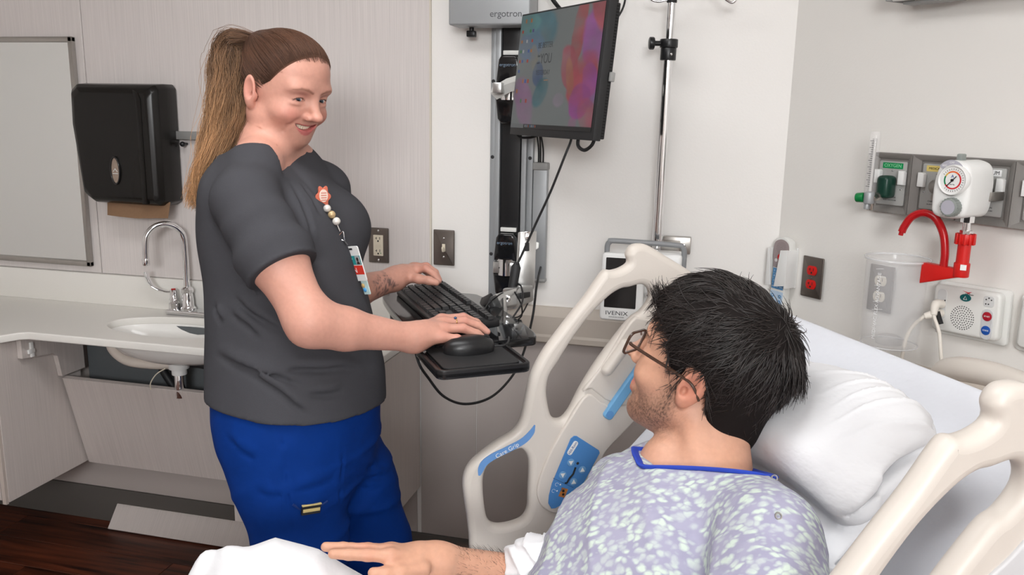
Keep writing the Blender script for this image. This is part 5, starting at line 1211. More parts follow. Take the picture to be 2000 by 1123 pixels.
torso = [row(505, 300, 1.815, .060, .085), row(512, 330, 1.815, .088, .135), row(525, 370, 1.82, .115, .160), row(540, 430, 1.83, .150, .168), row(548, 480, 1.83, .160, .168), row(560, 560, 1.83, .160, .165), row(572, 640, 1.83, .170, .172), row(580, 720, 1.83, .178, .182), row(582, 790, 1.83, .176, .190), row(582, 850, 1.83, .165, .190)]
def n_neck(p):
    hc = np3(N_HM @ Vector((-.030, 0, -.035))); nb = np3(J['neck'])
    d = s_cone(p, hc, nb, .050, .058)
    return smin(d, s_cone(p, np3(N_HM @ Vector((-.010, -.055, -.040))), np3(J['neck'] + NTF * .045 - NTL * .01), .014, .018), .02)
def n_head(p):
    q = to_local(p, N_HM)
    d = smin(head_sdf(q), ear_sdf(q), .004)
    return smin(d, n_neck(p), .016)
def n_trunk(p):
    d = loft(p, [(z_, x_, y_, a - .016, b_ - .016) for z_, x_, y_, a, b_ in torso[:8]], NTF, NTL)
    for s_ in ('shR', 'shL'):
        d = smin(d, s_chain(p, [np3(J['neck']), np3(J['neck'] * .55 + J[s_] * .45 + Vector((0, 0, .012))), np3(J[s_])], [.050, .046, .052], .03), .03)
    return d
def n_arm(p, s_, e_, w_, H, fine=True):
    a = s_chain(p, [np3(J[s_]), np3(J[s_] * .5 + J[e_] * .5), np3(J[e_])], [.060, .056, .040], .02)
    e2 = J[e_] * .68 + J[w_] * .32 + Vector((0, 0, -.002))
    a = smin(a, s_chain(p, [np3(J[e_]), np3(e2), np3(J[w_])], [.038, .0405, .0275], .02), .045)
    return smin(a, hand_sdf(p, J[w_], H), .02)
def n_upper(p): return smin(n_head(p), n_trunk(p), .022)
def n_rest(p):
    d = smin(n_neck(p), n_trunk(p), .022)
    return smin(smin(d, n_arm(p, 'shR', 'elR', 'wrR', hr), .03), n_arm(p, 'shL', 'elL', 'wrL', hl), .03)
def bbox(pts, pad): a = np.array([list(p) for p in pts]); return a.min(0) - pad, a.max(0) + pad
def merge(parts):
    Vs, Fs, o = [], [], 0
    for V, F in parts: Vs.append(V); Fs.append(F + o); o += len(V)
    return np.concatenate(Vs), np.concatenate(Fs)
def clip_mesh(V, F, keep):
    k_ = keep(V); fm = k_[F].all(1); F = F[fm]; used = np.unique(F); mp = np.full(len(V), -1, np.int64); mp[used] = np.arange(len(used)); return V[used], mp[F]
def skin_colour(V, base):
    C = np.tile(base, (len(V), 1)); n1 = wob(V, 11, 60, 3)
    C *= (1 + .03 * n1)[:, None]
    return C
m_skin = vcol_mat('light skin', .48, sss=.12, bump=.12, bscale=900, spec=.4, noise=.04, nscale=120)
m_eye = mat('eye white', srgb(236, 230, 226), .15); m_iris = mat('blue grey iris', srgb(70, 84, 96), .2); m_pup = mat('pupil', (.004, .004, .004), .08)
class Strands:
    def __init__(s): s.V = []; s.F = []; s.C = []; s.n = 0
    def add(s, pts, r0, r1, c0, c1, sides=3):
        P = np.asarray(pts, np.float32); m = len(P); t = np.gradient(P, axis=0); t /= np.linalg.norm(t, axis=1, keepdims=True) + 1e-9
        up = np.array((.31, .52, .79), np.float32); nx = np.cross(t, up); nx /= np.linalg.norm(nx, axis=1, keepdims=True) + 1e-9; ny = np.cross(t, nx)
        u = np.linspace(0, 1, m)[:, None]; r = r0 + (r1 - r0) * u
        for j in range(sides):
            a = 2 * math.pi * j / sides; s.V.append(P + nx * (r * math.cos(a)) + ny * (r * math.sin(a))); s.C.append(np.array(c0) * (1 - u) + np.array(c1) * u)
        i = np.arange(m - 1)
        for j in range(sides):
            k_ = (j + 1) % sides; s.F.append(np.stack([s.n + j * m + i, s.n + k_ * m + i, s.n + k_ * m + i + 1, s.n + j * m + i + 1], 1))
        s.n += m * sides
    def build(s, name, m_, parent, M=None):
        return tobj(name, np.concatenate(s.V), np.concatenate(s.F), M, m_, parent, np.concatenate(s.C))
def build_nurse_skin():
    hc = np.array(N_HC)
    parts = []
    zc = hc[2] - .125
    lo, hi = hc - .15, hc + .15; lo[2] = zc - .004
    Vh, Fh = surface(n_upper, lo, hi, .0021); parts.append((Vh, Fh)); nh = len(Vh)
    for H, wr, sfx in ((hr, J['wrR'], 'R'), (hl, J['wrL'], 'L')):
        pts = [at(*q) for kf in H for q in H[kf]] + [wr]
        lo, hi = bbox(pts, .03); parts.append(surface(lambda p: n_arm(p, 'sh' + sfx, 'el' + sfx, 'wr' + sfx, H), lo, hi, .0024))
    boxes = [bbox([at(*q) for kf in H for q in H[kf]] + [wr], .03) for H, wr in ((hr, J['wrR']), (hl, J['wrL']))]
    lo, hi = bbox([J['shR'], J['shL'], J['elR'], J['elL'], J['wrR'], J['wrL'], at(580, 780, 1.83), J['neck']], .20)
    hi[2] = zc + .002
    Vb, Fb = surface(n_rest, lo, hi, .0062)
    def keep(P):
        k_ = P[:, 2] < zc + .003
        for a, b_ in boxes: k_ &= ~((P > a + .006).all(1) & (P < b_ - .006).all(1))
        return k_
    parts.append(clip_mesh(Vb, Fb, keep))
    V, F = merge(parts)
    C = skin_colour(V, SK)
    q = squash(to_local(V, N_HM)); m_ = mirror_y(q)
    hd = q[:, 2] > -.13
    g = lambda c, r, s=m_: np.exp(-(((s - V3(c)) / V3(r)) ** 2).sum(1))
    C = mixc(C, srgb(206, 124, 110), .55 * g((.075, .045, -.020), (.03, .022, .020)))
    C = mixc(C, srgb(206, 130, 114), .40 * g((.110, 0, -.022), (.015, .016, .016)))
    C = mixc(C, srgb(200, 126, 112), .5 * g((-.012, .085, .004), (.03, .014, .04)))
    C = mixc(C, srgb(178, 116, 106), .5 * np.exp(-((m_[:, 1] - .033) / .02) ** 2 - ((q[:, 2] - .030) / .007) ** 2) * (q[:, 0] > .05))
    # lips, brows and lash lines follow the front view of the face
    fr_ = hd & (q[:, 0] > .045)
    y2 = np.minimum(np.abs(q[:, 1]) / .0310, 1) ** 2; zc = -.0515 + .0110 * y2; wy = np.clip((.0315 - np.abs(q[:, 1])) / .002, 0, 1) * fr_
    dz = q[:, 2] - zc; hh = .0060 * (1 - y2) ** .6
    lip = np.where(dz > 0, np.clip((hh + .0046 * (1 - y2) + .0012 - dz) / .0012, 0, 1), np.clip((hh + .0098 * (1 - y2) + .0012 + dz) / .0015, 0, 1))
    C = mixc(C, srgb(192, 100, 100), lip * wy * .85 * (q[:, 0] > .070))
    C = mixc(C, srgb(92, 34, 34), np.clip((hh + .0004 - np.abs(dz)) / .0006, 0, 1) * wy * (q[:, 0] < .0775 - .013 * y2))
    P2 = np.stack([m_[:, 1], q[:, 2], np.zeros(len(V))], 1).astype(np.float32)
    bw = s_chain(P2, [(.012, .0355, 0), (.026, .0410, 0), (.040, .0420, 0), (.054, .0370, 0)], [.0022, .0026, .0020, .0008], .002)
    C = mixc(C, srgb(142, 94, 76), np.clip(.5 - bw / .0026, 0, 1) * .8 * fr_)
    ls = s_chain(P2, [(.0195, .0165, 0), (.026, .0206, 0), (.034, .0216, 0), (.041, .0200, 0), (.0475, .0155, 0)], [.0004, .0007, .0009, .0010, .0010], .001)
    C = mixc(C, srgb(44, 30, 28), np.clip(.6 - ls / .0012, 0, 1) * .95 * fr_)
    ls = s_chain(P2, [(.0195, .0160, 0), (.033, .0132, 0), (.0475, .0155, 0)], [.0003, .0005, .0006], .001)
    C = mixc(C, srgb(140, 92, 86), np.clip(.6 - ls / .0014, 0, 1) * .7 * fr_)
    for y_, z_, r_ in ((-.071, -.075, .0016), (-.060, -.098, .0014), (-.066, .062, .0012), (-.05, -.12, .0016)): C = mixc(C, srgb(150, 90, 70), .7 * np.exp(-((q[:, 1] - y_) ** 2 + (q[:, 2] - z_) ** 2) / r_ ** 2))
    # reddish knuckles and tattooed flowers on the far forearm
    for H in (hr, hl):
        for kf in 'imrp':
            for i_ in (0, 1): C = mixc(C, srgb(202, 118, 106), .45 * np.exp(-((V - np3(at(*H[kf][i_]))) ** 2).sum(1) / .011 ** 2))
            t_ = np3(at(*H[kf][3])); C = mixc(C, srgb(222, 164, 154), .6 * np.exp(-((V - t_) ** 2).sum(1) / .008 ** 2))
    ax = (J['wrL'] - J['elL']).normalized(); up = Vector((0, 0, 1)); dp = V - np3(J['elL'])
    along = dp @ np3(ax); vert = dp @ np3(up - ax * up.dot(ax))
    tat = np.zeros(len(V))
    for ca, cv, rr in ((.120, .012, .017), (.150, .016, .015), (.135, -.012, .014), (.108, -.012, .012), (.165, -.004, .011), (.098, .012, .011)):
        r_ = np.hypot(along - ca, vert - cv); th = np.arctan2(vert - cv, along - ca)
        pet = rr * (.72 + .22 * np.cos(5 * th))
        tat = np.maximum(tat, np.exp(-((r_ - pet) / .0014) ** 2)); tat = np.maximum(tat, .9 * np.exp(-((r_ - pet * .5) / .0012) ** 2)); tat = np.maximum(tat, .8 * np.exp(-(r_ / .0022) ** 2))
    for a0, v0, a1, v1 in ((.10, -.030, .185, -.004), (.125, -.004, .12, -.034), (.15, .0, .15, -.03)):
        e = np.array((a1 - a0, v1 - v0)); t_ = np.clip(((along - a0) * e[0] + (vert - v0) * e[1]) / (e @ e), 0, 1); dd = np.hypot(along - a0 - t_ * e[0], vert - v0 - t_ * e[1] + .003 * np.sin(t_ * 7)); tat = np.maximum(tat, .9 * np.exp(-(dd / .0013) ** 2))
    tat *= np.linalg.norm(np.cross(dp, np3(ax)), axis=1) < .06
    tat *= (along > .085) & (along < .20)
    C = mixc(C, srgb(64, 60, 66), tat * .85)
    return V, F, C
nurse = thing('person', 'person in charcoal v-neck shirt and blue scrub trousers standing at the keyboard tray', 'person', Vector((at(580, 790, 1.83).x, at(580, 790, 1.83).y, 0)))
V, F, C = build_nurse_skin()
tobj('body', V, F, None, m_skin, nurse, C)
# eyes and teeth
for s in (-1, 1):
    k = B(N_HM @ T(.0705, s * .0325, .018)); k.ball((0, 0, 0), .0128, 24); ey = k.build('eye', m_eye, nurse, 180)
    D_ = Vector((.90, -.30, -.22)).normalized(); q_ = Vector((0, 0, 1)).rotation_difference(D_).to_matrix().to_4x4()
    k = B(N_HM @ T(.0705, s * .0325, .018) @ q_); k.lathe([(0, .01305), (.0034, .0128), (.0062, .0116)], None, 24); k.build('iris', m_iris, ey, 180)
    k = B(N_HM @ T(.0705, s * .0325, .018) @ q_); k.lathe([(0, .0132), (.0018, .0131), (.0030, .0129)], None, 20); k.build('pupil', m_pup, ey, 180)
m_tooth = mat('tooth enamel', srgb(238, 226, 204), .25)
k = B(N_HM)
for i in range(-6, 7):
    y_ = i * .0050; x_ = .0785 - 12 * y_ * y_; z_ = .012 + (-.0500 + 10.5 * y_ * y_ - .012) * .87
    k.box((x_, y_, z_), (.005, .0050, .0092 - 4.5 * y_ * y_), Matrix.Rotation(-y_ * 22, 3, 'Z'), .0014, 2)
    k.box((x_ - .003, y_ * .93, z_ - .0072), (.005, .0044, .0060), Matrix.Rotation(-y_ * 22, 3, 'Z'), .0013, 2)
k.build('teeth', m_tooth, nurse)
# --- hair: slicked cap, combed strands, ponytail
TIE = Vector((-.100, 0, .078))
def hairline(q):
    zl = np.interp(q[:, 0], [-.12, -.06, -.03, -.016, .004, .016, .032, .048, .064, .080, .10], [-.095, -.090, -.062, .000, .026, .012, .028, .058, .086, .106, .116])
    return zl + .006 * (1 - np.clip(np.abs(q[:, 1]) / .05, 0, 1))
def cap(q):
    d = s_ell(q, (-.014, 0, .042), (.0985, .0785, .0895)); d = smin(d, s_ell(q, (.020, 0, .064), (.0680, .0675, .0600)), .03)
    d = smin(d, s_ell(q, np3(TIE) * .92, (.03, .03, .03)), .03); d = smin(d, s_ell(q, (-.050, 0, -.040), (.052, .056, .060)), .03)
    return smax(d - .0016, (hairline(q) - q[:, 2]) * .8, .012)
V, F = surface(cap, (-.16, -.11, -.12), (.11, .11, .16), .0026)
hc_ = np.tile(np.array(srgb(62, 42, 32), np.float32), (len(V), 1)); hc_ *= (1 + .25 * wob(V, 41, 90, 2))[:, None]; edge = np.clip((V[:, 2] - hairline(V)) / .010, 0, 1)[:, None]; hc_ = hc_ * edge + np.array(srgb(150, 108, 90)) * (1 - edge)
m_hair = vcol_mat('brown hair', .45, spec=.4)
hair = tobj('hair', V, F, N_HM, vcol_mat('brown hair undercoat', .8, spec=.15), nurse, np.clip(hc_, 0, 1))
rs = np.random.RandomState(3)
ST = Strands()
def cap_base(q):
    d = s_ell(q, (-.014, 0, .042), (.0985, .0785, .0895)); d = smin(d, s_ell(q, (.020, 0, .064), (.0680, .0675, .0600)), .03)
    d = smin(d, s_ell(q, np3(TIE) * .92, (.03, .03, .03)), .03); return smin(d, s_ell(q, (-.050, 0, -.040), (.052, .056, .060)), .03) - .0016
def on_cap(d):
    """push directions out to the cap surface"""
    c = np.array((-.014, 0, .042)); lo_ = np.full(len(d), .02); hi_ = np.full(len(d), .2)
    for _ in range(15):
        m_ = (lo_ + hi_) / 2; v = cap_base((c + d * m_[:, None]).astype(np.float32)); lo_ = np.where(v < 0, m_, lo_); hi_ = np.where(v < 0, hi_, m_)
    return lo_
c0 = np.array((-.014, 0, .042)); tdir = np.array(TIE) - c0; tdir /= np.linalg.norm(tdir)
HLX = [-.12, -.06, -.03, -.016, .004, .016, .032, .048, .064, .080, .10]; HLZ = [-.095, -.090, -.062, .000, .026, .012, .028, .058, .086, .106, .116]
DD, LL = [], []
for i in range(3000):
    x_ = rs.uniform(-.10, .088); sg = 1 if rs.rand() < .4 else -1
    zl = np.interp(x_, HLX, HLZ)
    if rs.rand() < .4: d0 = np.array((.086, rs.uniform(-.060, .060), .107 + rs.uniform(-.008, .03))) - c0
    else: d0 = np.array((x_, sg * .075, zl + rs.uniform(-.010, .03))) - c0
    d0 /= np.linalg.norm(d0); om = math.acos(max(-1, min(1, d0 @ tdir)))
    if om < .25: continue
    t_ = np.linspace(0 if rs.rand() < .55 else rs.uniform(0, .6), .98, 15)[:, None]
    d = (np.sin((1 - t_) * om) * d0 + np.sin(t_ * om) * tdir) / math.sin(om); d += rs.normal(0, .010, 3) * np.sin(t_ * 3.14); d /= np.linalg.norm(d, axis=1, keepdims=True)
    DD.append(d); LL.append(.0001 + rs.uniform(0, .0011) + .0006 * np.sin(t_[:, 0] * 9 + i) - .0015 * np.clip(.10 - t_[:, 0], 0, 1) / .10)
R_ = on_cap(np.concatenate(DD)).reshape(len(DD), 15)
for d, lf, r_ in zip(DD, LL, R_):
    c = np.array(srgb(74, 50, 37)) * rs.uniform(.5, 1.6); ST.add(c0 + d * (r_ + lf)[:, None], .00015, .0008, c * 1.5, c)
ST.build('combed_strands', m_hair, hair, N_HM)
inv = N_HM.inverted()
pp = [N_HM @ TIE, at(458, 90, 1.81), at(454, 112, 1.81), at(454, 160, 1.805), at(450, 210, 1.80), at(440, 260, 1.795), at(422, 310, 1.785), at(402, 350, 1.785), at(392, 385, 1.79)]
PC = catmull(pp, 10); wdt = np.interp(np.linspace(0, 1, len(PC)), [0, .12, .3, .5, .7, .85, 1], [.014, .032, .042, .045, .040, .030, .014])
def ptail(p):
    d = None
    for i in range(0, len(PC) - 6, 3):
        e = s_cone(p, np3(PC[i]), np3(PC[min(i + 3, len(PC) - 1)]), float(wdt[i]) * .62, float(wdt[min(i + 3, len(PC) - 1)]) * .62); d = e if d is None else smin(d, e, .02)
    return d + .003 * wob(p, 44, 45, 2)
lo, hi = bbox(PC, .06); V, F = surface(ptail, lo, hi, .005)
tt = np.clip((np.array(PC[0])[2] - V[:, 2]) / (PC[0].z - PC[-1].z), 0, 1)
cA, cB = np.array(srgb(58, 38, 28)), np.array(srgb(150, 108, 74))
hc_ = cA * (1 - tt[:, None] ** 1.4) + cB * .75 * tt[:, None] ** 1.4
pt_ = tobj('ponytail', V, F, None, m_hair, nurse, hc_)
ST = Strands(); PCn = np.array([list(p) for p in PC]); tg = np.gradient(PCn, axis=0); tg /= np.linalg.norm(tg, axis=1, keepdims=True)
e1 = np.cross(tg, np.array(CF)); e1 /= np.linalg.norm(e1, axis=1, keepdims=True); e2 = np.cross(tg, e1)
uu = np.linspace(0, 1, len(PC))
CL = [(rs.uniform(0, 6.283), math.sqrt(rs.uniform(.12, 1.1)), rs.uniform(0, 6.28), rs.uniform(2.6, 4.6), rs.uniform(.004, .010), rs.uniform(.55, 1.5)) for _ in range(150)]
n_ = 28
for i in range(3600):
    a, rr, ph, fq, am, bb = CL[rs.randint(150)]
    a += rs.normal(0, .22); rr = max(.2, rr + rs.normal(0, .10)); ph += rs.normal(0, .35); am *= rs.uniform(.7, 1.2)
    if rs.rand() < .03: rr *= 1.35
    L_ = rs.uniform(.72, 1.03); u_ = np.linspace(0.0, min(L_, 1), n_)
    cx_ = np.stack([np.interp(u_, uu, PCn[:, j]) for j in range(3)], 1); E1 = np.stack([np.interp(u_, uu, e1[:, j]) for j in range(3)], 1); E2 = np.stack([np.interp(u_, uu, e2[:, j]) for j in range(3)], 1); w_ = np.interp(u_, uu, wdt)
    wave = am * np.sin(6.283 * fq * u_ + ph) * np.clip(u_ * 3, 0, 1); off = rr * w_
    pts = cx_ + E1 * (off * math.cos(a) + wave)[:, None] + E2 * (off * math.sin(a) + wave * .5)[:, None]
    if L_ > .93: pts[-8:] += np.outer(np.linspace(0, 1, 8) ** 2, np.array((rs.uniform(-.03, .012), 0, rs.uniform(-.03, .0))))
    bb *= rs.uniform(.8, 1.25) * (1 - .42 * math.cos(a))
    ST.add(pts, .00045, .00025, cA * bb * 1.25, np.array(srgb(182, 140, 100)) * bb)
ST.build('ponytail_strands', m_hair, pt_)
k = B(N_HM @ T(*TIE)); k.tube([(.012 * math.cos(a) * .4, .018 * math.cos(a), .018 * math.sin(a)) for a in [i * .3927 for i in range(16)]], .005, 8, 0, True); k.build('hair_tie', mat('brown hair tie', srgb(50, 36, 28), .7), hair)
# --- shirt
m_shirt = mat('charcoal jersey', srgb(70, 70, 74), .92, noise=.08, nscale=500, bump=.3, bscale=1200, spec=.12)
hemn = Vector((0, 0, 1))
def n_sleeve(p, s_, e_):
    sh, el = J[s_], J[e_]; ax = np3((el - sh).normalized()); t_ = (p - np3(sh)) @ ax; ln = (el - sh).length
    d = s_chain(p, [np3(sh), np3(sh * .55 + el * .45), np3(sh * .38 + el * .62)], [.066, .071, .075], .02)
    d += .0035 * np.sin(t_ * 95 + 3 * wob(p, 25, 14, 2)) * np.exp(-((t_ - .35 * ln) / .08) ** 2)
    d += .0016 * np.exp(-((t_ - .555 * ln) / .0035) ** 2)                    # stitched hem
    return smax(d, t_ - .585 * ln, .004)
def n_shirt_core(p):
    d = loft(p, torso, NTF, NTL)
    for sgn in (-1, 1):
        c = at(640, 455, 1.83) + NTL * (sgn * .075); d = smin(d, s_ell(p, np3(c - NTF * .045), (.085, .080, .080), NR), .05)
    for s_ in ('shR', 'shL'):
        sh = J[s_]
        d = smin(d, s_chain(p, [np3(J['neck'] + Vector((0, 0, -.012)) - NTF * .012), np3(J['neck'] * .5 + sh * .5 + Vector((0, 0, .006))), np3(sh)], [.054, .052, .060], .03), .03)
    return d
hem_pl = [(414, 772), (470, 795), (560, 825), (650, 832), (715, 812), (747, 775)]
def cloth_curve(fn, pts, d0, d1):
    """lay a crease on the cloth: where each sight line first meets it"""
    ds = np.linspace(d0, d1, 160); out = []; P_ = catmull([(a, b_, 0) for a, b_ in pts], 3)
    for a, b_ in [(q_.x, q_.y) for q_ in P_]:
        v = fn(np.array([list(at(a, b_, d_)) for d_ in ds], np.float32)); i = int(np.argmax(v < .001)) if (v < .001).any() else None
        if i is not None: out.append(np3(at(a, b_, float(ds[i]))))
    return out
def crease(p, d, curves, deep=.011, wide=.0055, lift=.007):
    lo_, hi_ = p.min(0), p.max(0)
    for c in curves:
        if len(c) < 2: continue
        A_ = np.array(c); near = ((p > A_.min(0) - .035) & (p < A_.max(0) + .035)).all(1)
        if not near.any(): continue
        q = p[near]; n_ = len(c); taper = [min(1.0, .1 + 2.2 * min(i, n_ - 1 - i) / (n_ - 1) * 1.6) for i in range(n_)]
        dist = None; tt = None
        for i in range(n_ - 1):
            ba = c[i + 1] - c[i]; t = np.clip(((q - c[i]) @ ba) / (ba @ ba), 0, 1); e = np.linalg.norm(q - c[i] - t[:, None] * ba, axis=1); w = taper[i] + (taper[i + 1] - taper[i]) * t
            tt = w if dist is None else np.where(e < dist, w, tt); dist = e if dist is None else np.minimum(e, dist)
        up = None
        for i in range(n_ - 1):
            o = np.array((0, 0, .017), np.float32); ba = c[i + 1] - c[i]; t = np.clip(((q - c[i] - o) @ ba) / (ba @ ba), 0, 1); e = np.linalg.norm(q - c[i] - o - t[:, None] * ba, axis=1); up = e if up is None else np.minimum(e, up)
        d[near] += tt * (deep * np.exp(-(dist / wide) ** 2) - lift * np.exp(-(up / .012) ** 2))
    return d
SHF = [cloth_curve(n_shirt_core, c, 1.5, 2.0) for c in ([(424, 694), (455, 710), (484, 720), (539, 736), (594, 758)], [(437, 706), (492, 734), (541, 764), (574, 791), (602, 810)], [(552, 728), (580, 724), (635, 724), (662, 721), (700, 722)], [(452, 612), (462, 624), (484, 640), (508, 665)], [(460, 580), (484, 607), (525, 635), (556, 650)], [(420, 596), (424, 612), (434, 632)], [(600, 770), (635, 772), (670, 766)], [(570, 360), (592, 400), (606, 440), (614, 480)], [(585, 352), (612, 390), (628, 420)], [(640, 600), (660, 625), (690, 640)])]
_hp = np.array([(np3(at(*q_)) - np3(J['neck'])) @ NR for q_ in ((600, 834, 1.65), (414, 772, 1.80), (747, 778, 1.87))])
HEM = np.linalg.solve(np.stack([np.ones(3), _hp[:, 0], _hp[:, 1]], 1), _hp[:, 2])
def n_neckline(f_, l_): l_ = np.abs(l_); return np.minimum(.018 - .74 * f_ + 3.2 * np.clip(f_, 0, .15) * (l_ - .035), .050)
def n_shirt(p):
    d = n_shirt_core(p)
    # folds
    d = crease(p, d, SHF)
    d += .0022 * wob(p, 24, 26, 2)
    d = smin(d, n_sleeve(p, 'shR', 'elR'), .020); d = smin(d, n_sleeve(p, 'shL', 'elL'), .020)
    fl = (p - np3(J['neck'])) @ NR
    d = smax(d, HEM[0] + HEM[1] * fl[:, 0] + HEM[2] * fl[:, 1] - fl[:, 2], .003)
    # neck opening: close round the back, v at the front
    f_, l_ = fl[:, 0], np.abs(fl[:, 1])
    line = n_neckline(f_, l_)
    nk = np.maximum(line - fl[:, 2], l_ - .064)
    d = smax(d, -nk, .004)
    return d
lo, hi = bbox([J['shR'], J['shL'], J['elR'], J['elL'], at(410, 800, 1.83), at(750, 800, 1.83), at(582, 840, 1.83), J['neck'] + Vector((0, 0, .03))], .13)
lo[2] = at(582, 850, 1.83).z - .02
V, F = surface(n_shirt, lo, hi, .0048)
tobj('shirt', V, F, None, m_shirt, nurse)
# --- trousers
m_blue = mat('royal blue scrub cloth', srgb(2, 46, 118), .8, noise=.10, nscale=20, bump=.25, bscale=30, bdist=.006, spec=.15)
hipR, hipL = at(548, 830, 1.775), at(640, 835, 1.94)
knR, knL = at(588, 1065, 1.80), at(720, 1065, 1.98)
anR = Vector((knR.x - .02, knR.y + .02, .09)); anL = Vector((knL.x - .03, knL.y + .02, .09))
TRF = []
def n_trousers(p):
    d = loft(p, [row(582, 720, 1.83, .160, .170), row(582, 770, 1.83, .166, .178), row(583, 810, 1.83, .162, .180), row(588, 850, 1.83, .150, .178), row(596, 900, 1.83, .130, .170), row(600, 960, 1.83, .095, .14), row(600, 1000, 1.83, .06, .10)], NTF, NTL)
    for h_, k_, a_ in ((hipR, knR, anR), (hipL, knL, anL)):
        mid = h_ * .5 + k_ * .5
        d = smin(d, s_chain(p, [np3(h_), np3(mid), np3(k_), np3(a_)], [.108, .102, .090, .078], .05), .025)
    w = np.sin(85 * p[:, 2] + 18 * (p @ np3(NTF)) + 2.5 * wob(p, 31, 8, 2))
    cr = np.exp(-((p - np3(at(735, 930, 1.86))) ** 2).sum(1) / .14 ** 2)
    s1_ = np.sin(40 * p[:, 2] + 14 * (p @ np3(NTF)) + 1.8 * wob(p, 31, 8, 2)); s2_ = np.sin(20 * p[:, 2] - 30 * (p @ np3(NTF)) + 2 * wob(p, 36, 9, 2))
    d -= .006 * np.exp(-(s1_ / .3) ** 2) * np.clip(cr * 1.5, 0, 1) + .004 * np.exp(-(s2_ / .3) ** 2) * np.clip(.1 + .9 * wob(p, 37, 12, 2), 0, 1); d += .003 * wob(p, 33, 22, 3)
    if TRF: d = crease(p, d, TRF, .007, .004, .004)
    # cargo seam and pocket edge on the near leg
    dx = (p - np3(at(557, 900, 1.63)))
    sd = s_chain(p, [np3(at(547, 838, 1.655)), np3(at(556, 930, 1.675)), np3(at(570, 1000, 1.695)), np3(at(575, 1100, 1.72))], [.004] * 4)
    d = smin(d, np.where(sd < .03, np.maximum(sd, d - .004), 1), .006)
    return np.maximum(d, .085 - p[:, 2])
TRF = [cloth_curve(n_trousers, c, 1.55, 2.1) for c in ([(547, 838), (552, 880), (558, 940), (566, 1000), (573, 1048)], [(573, 961), (600, 955), (630, 945), (653, 936)], [(685, 913), (720, 914), (762, 908)], [(682, 932), (720, 934), (756, 930)], [(690, 950), (720, 956), (745, 955)], [(575, 990), (590, 998), (612, 998), (640, 980)], [(672, 845), (668, 900), (664, 950), (662, 1010)], [(440, 850), (470, 880), (500, 900)], [(500, 960), (530, 970), (552, 968)])]
lo, hi = bbox([at(410, 760, 1.83), at(800, 760, 1.83), anR, anL, knL], .17); hi[2] = at(582, 735, 1.83).z; lo[2] = .07
V, F = surface(n_trousers, lo, hi, .0065)
trs = tobj('trousers', V, F, None, m_blue, nurse)
for a_ in (anR, anL):
    def shoe(p, a_=a_):
        c = np3(a_); d = s_cone(p, (c[0] - .03 * NTF.x, c[1] - .03 * NTF.y, .045), (c[0] + .14 * NTF.x, c[1] + .14 * NTF.y, .035), .042, .034)
        d = smin(d, s_cone(p, (c[0], c[1], .05), (c[0], c[1], .12), .040, .038), .03)
        return np.maximum(d, .002 - p[:, 2])
    lo, hi = bbox([a_], .22); lo[2] = -.01; hi[2] = .14
    V, F = surface(shoe, lo, hi, .006); tobj('shoe', V, F, None, m_blackmat, nurse)
# pocket with phone edge
def on_leg(px, py, gap=.001):
    ds = np.linspace(1.55, 1.95, 200); v = n_trousers(np.array([list(at(px, py, d_)) for d_ in ds], np.float32)); i = np.argmax(v < gap); return at(px, py, float(ds[i]))
k = B(); k.tube([on_leg(572, 985), on_leg(590, 996), on_leg(610, 997), on_leg(640, 978)], .0026, 6, 5); k.build('pocket_hem', mat('dark blue stitching', srgb(10, 46, 110), .8), trs)
pa, pb, pc_ = on_leg(588, 990), on_leg(627, 984), on_leg(607, 1010)
px_ = (pb - pa).normalized(); pz_ = (pc_ - (pa + pb) / 2); pz_ = -(pz_ - px_ * pz_.dot(px_)).normalized()
PHM = frame((pa + pb) / 2, px_, pz_, px_.cross(pz_))
k = B(PHM); k.box((0, -.008, .001), (.040, .020, .007), None, .002); ph_ = k.build('phone', m_black, None); setp(ph_, 'gold edged phone tucked into the trouser leg pocket', 'phone')
k = B(PHM); k.box((0, .003, .003), (.041, .003, .006), None, .001); k.build('gold_edge', mat('pale gold', srgb(226, 204, 140), .35, .3), ph_)
k = B(PHM); k.box((0, -.008, .0035), (.036, .007, .005), None, .001); k.build('gold_face', mat('pale gold', srgb(226, 204, 140), .35, .3), ph_)
# ring, watch-free wrist; lanyard reel, beads and badge hanging on the shirt
rg = np3(at(*hr['r'][0])) * .55 + np3(at(*hr['r'][1])) * .45; rdir = (at(*hr['r'][1]) - at(*hr['r'][0])).normalized()
rg = (at(*hr['m'][0]) * .42 + at(*hr['m'][1]) * .58); rdir = (at(*hr['m'][1]) - at(*hr['m'][0])).normalized()
q_ = Vector((0, 0, 1)).rotation_difference(rdir).to_matrix().to_4x4(); RGM = T(*rg) @ q_
k = B(RGM); k.tube([(.0107 * math.cos(a), .0107 * math.sin(a), 0) for a in [i * .2618 for i in range(24)]], .0011, 8, 0, True); rgo = k.build('ring', mat('gold ring', srgb(212, 170, 110), .2, .9), nurse)
sd = (RGM.to_3x3().inverted() @ (Vector((0, 0, .75)) - CF * .65)).normalized() * .0122
k = B(RGM @ T(*sd)); k.ball((0, 0, 0), (.003, .003, .0035), 10); k.build('stone', mat('blue stone', srgb(70, 96, 130), .08, .2), rgo)
bg = thing('badge_lanyard', 'beaded badge reel with flower topper and clipped identity badge on the charcoal shirt', 'badge', at(690, 545, 1.72))
_sh_fn = n_shirt
def near_edge(px, py, gap):
    """distance at which the cloth is met on this sight line, or just left of it"""
    ds = np.linspace(1.50, 2.0, 170)
    for dx in (0, 3, 6, 10, 15, 22, 30):
        v = n_shirt(np.array([list(at(px - dx, py, d_)) for d_ in ds], np.float32))
        if (v < gap).any(): return at(px, py, float(ds[np.argmax(v < gap)]))
    return at(px, py, 1.78)
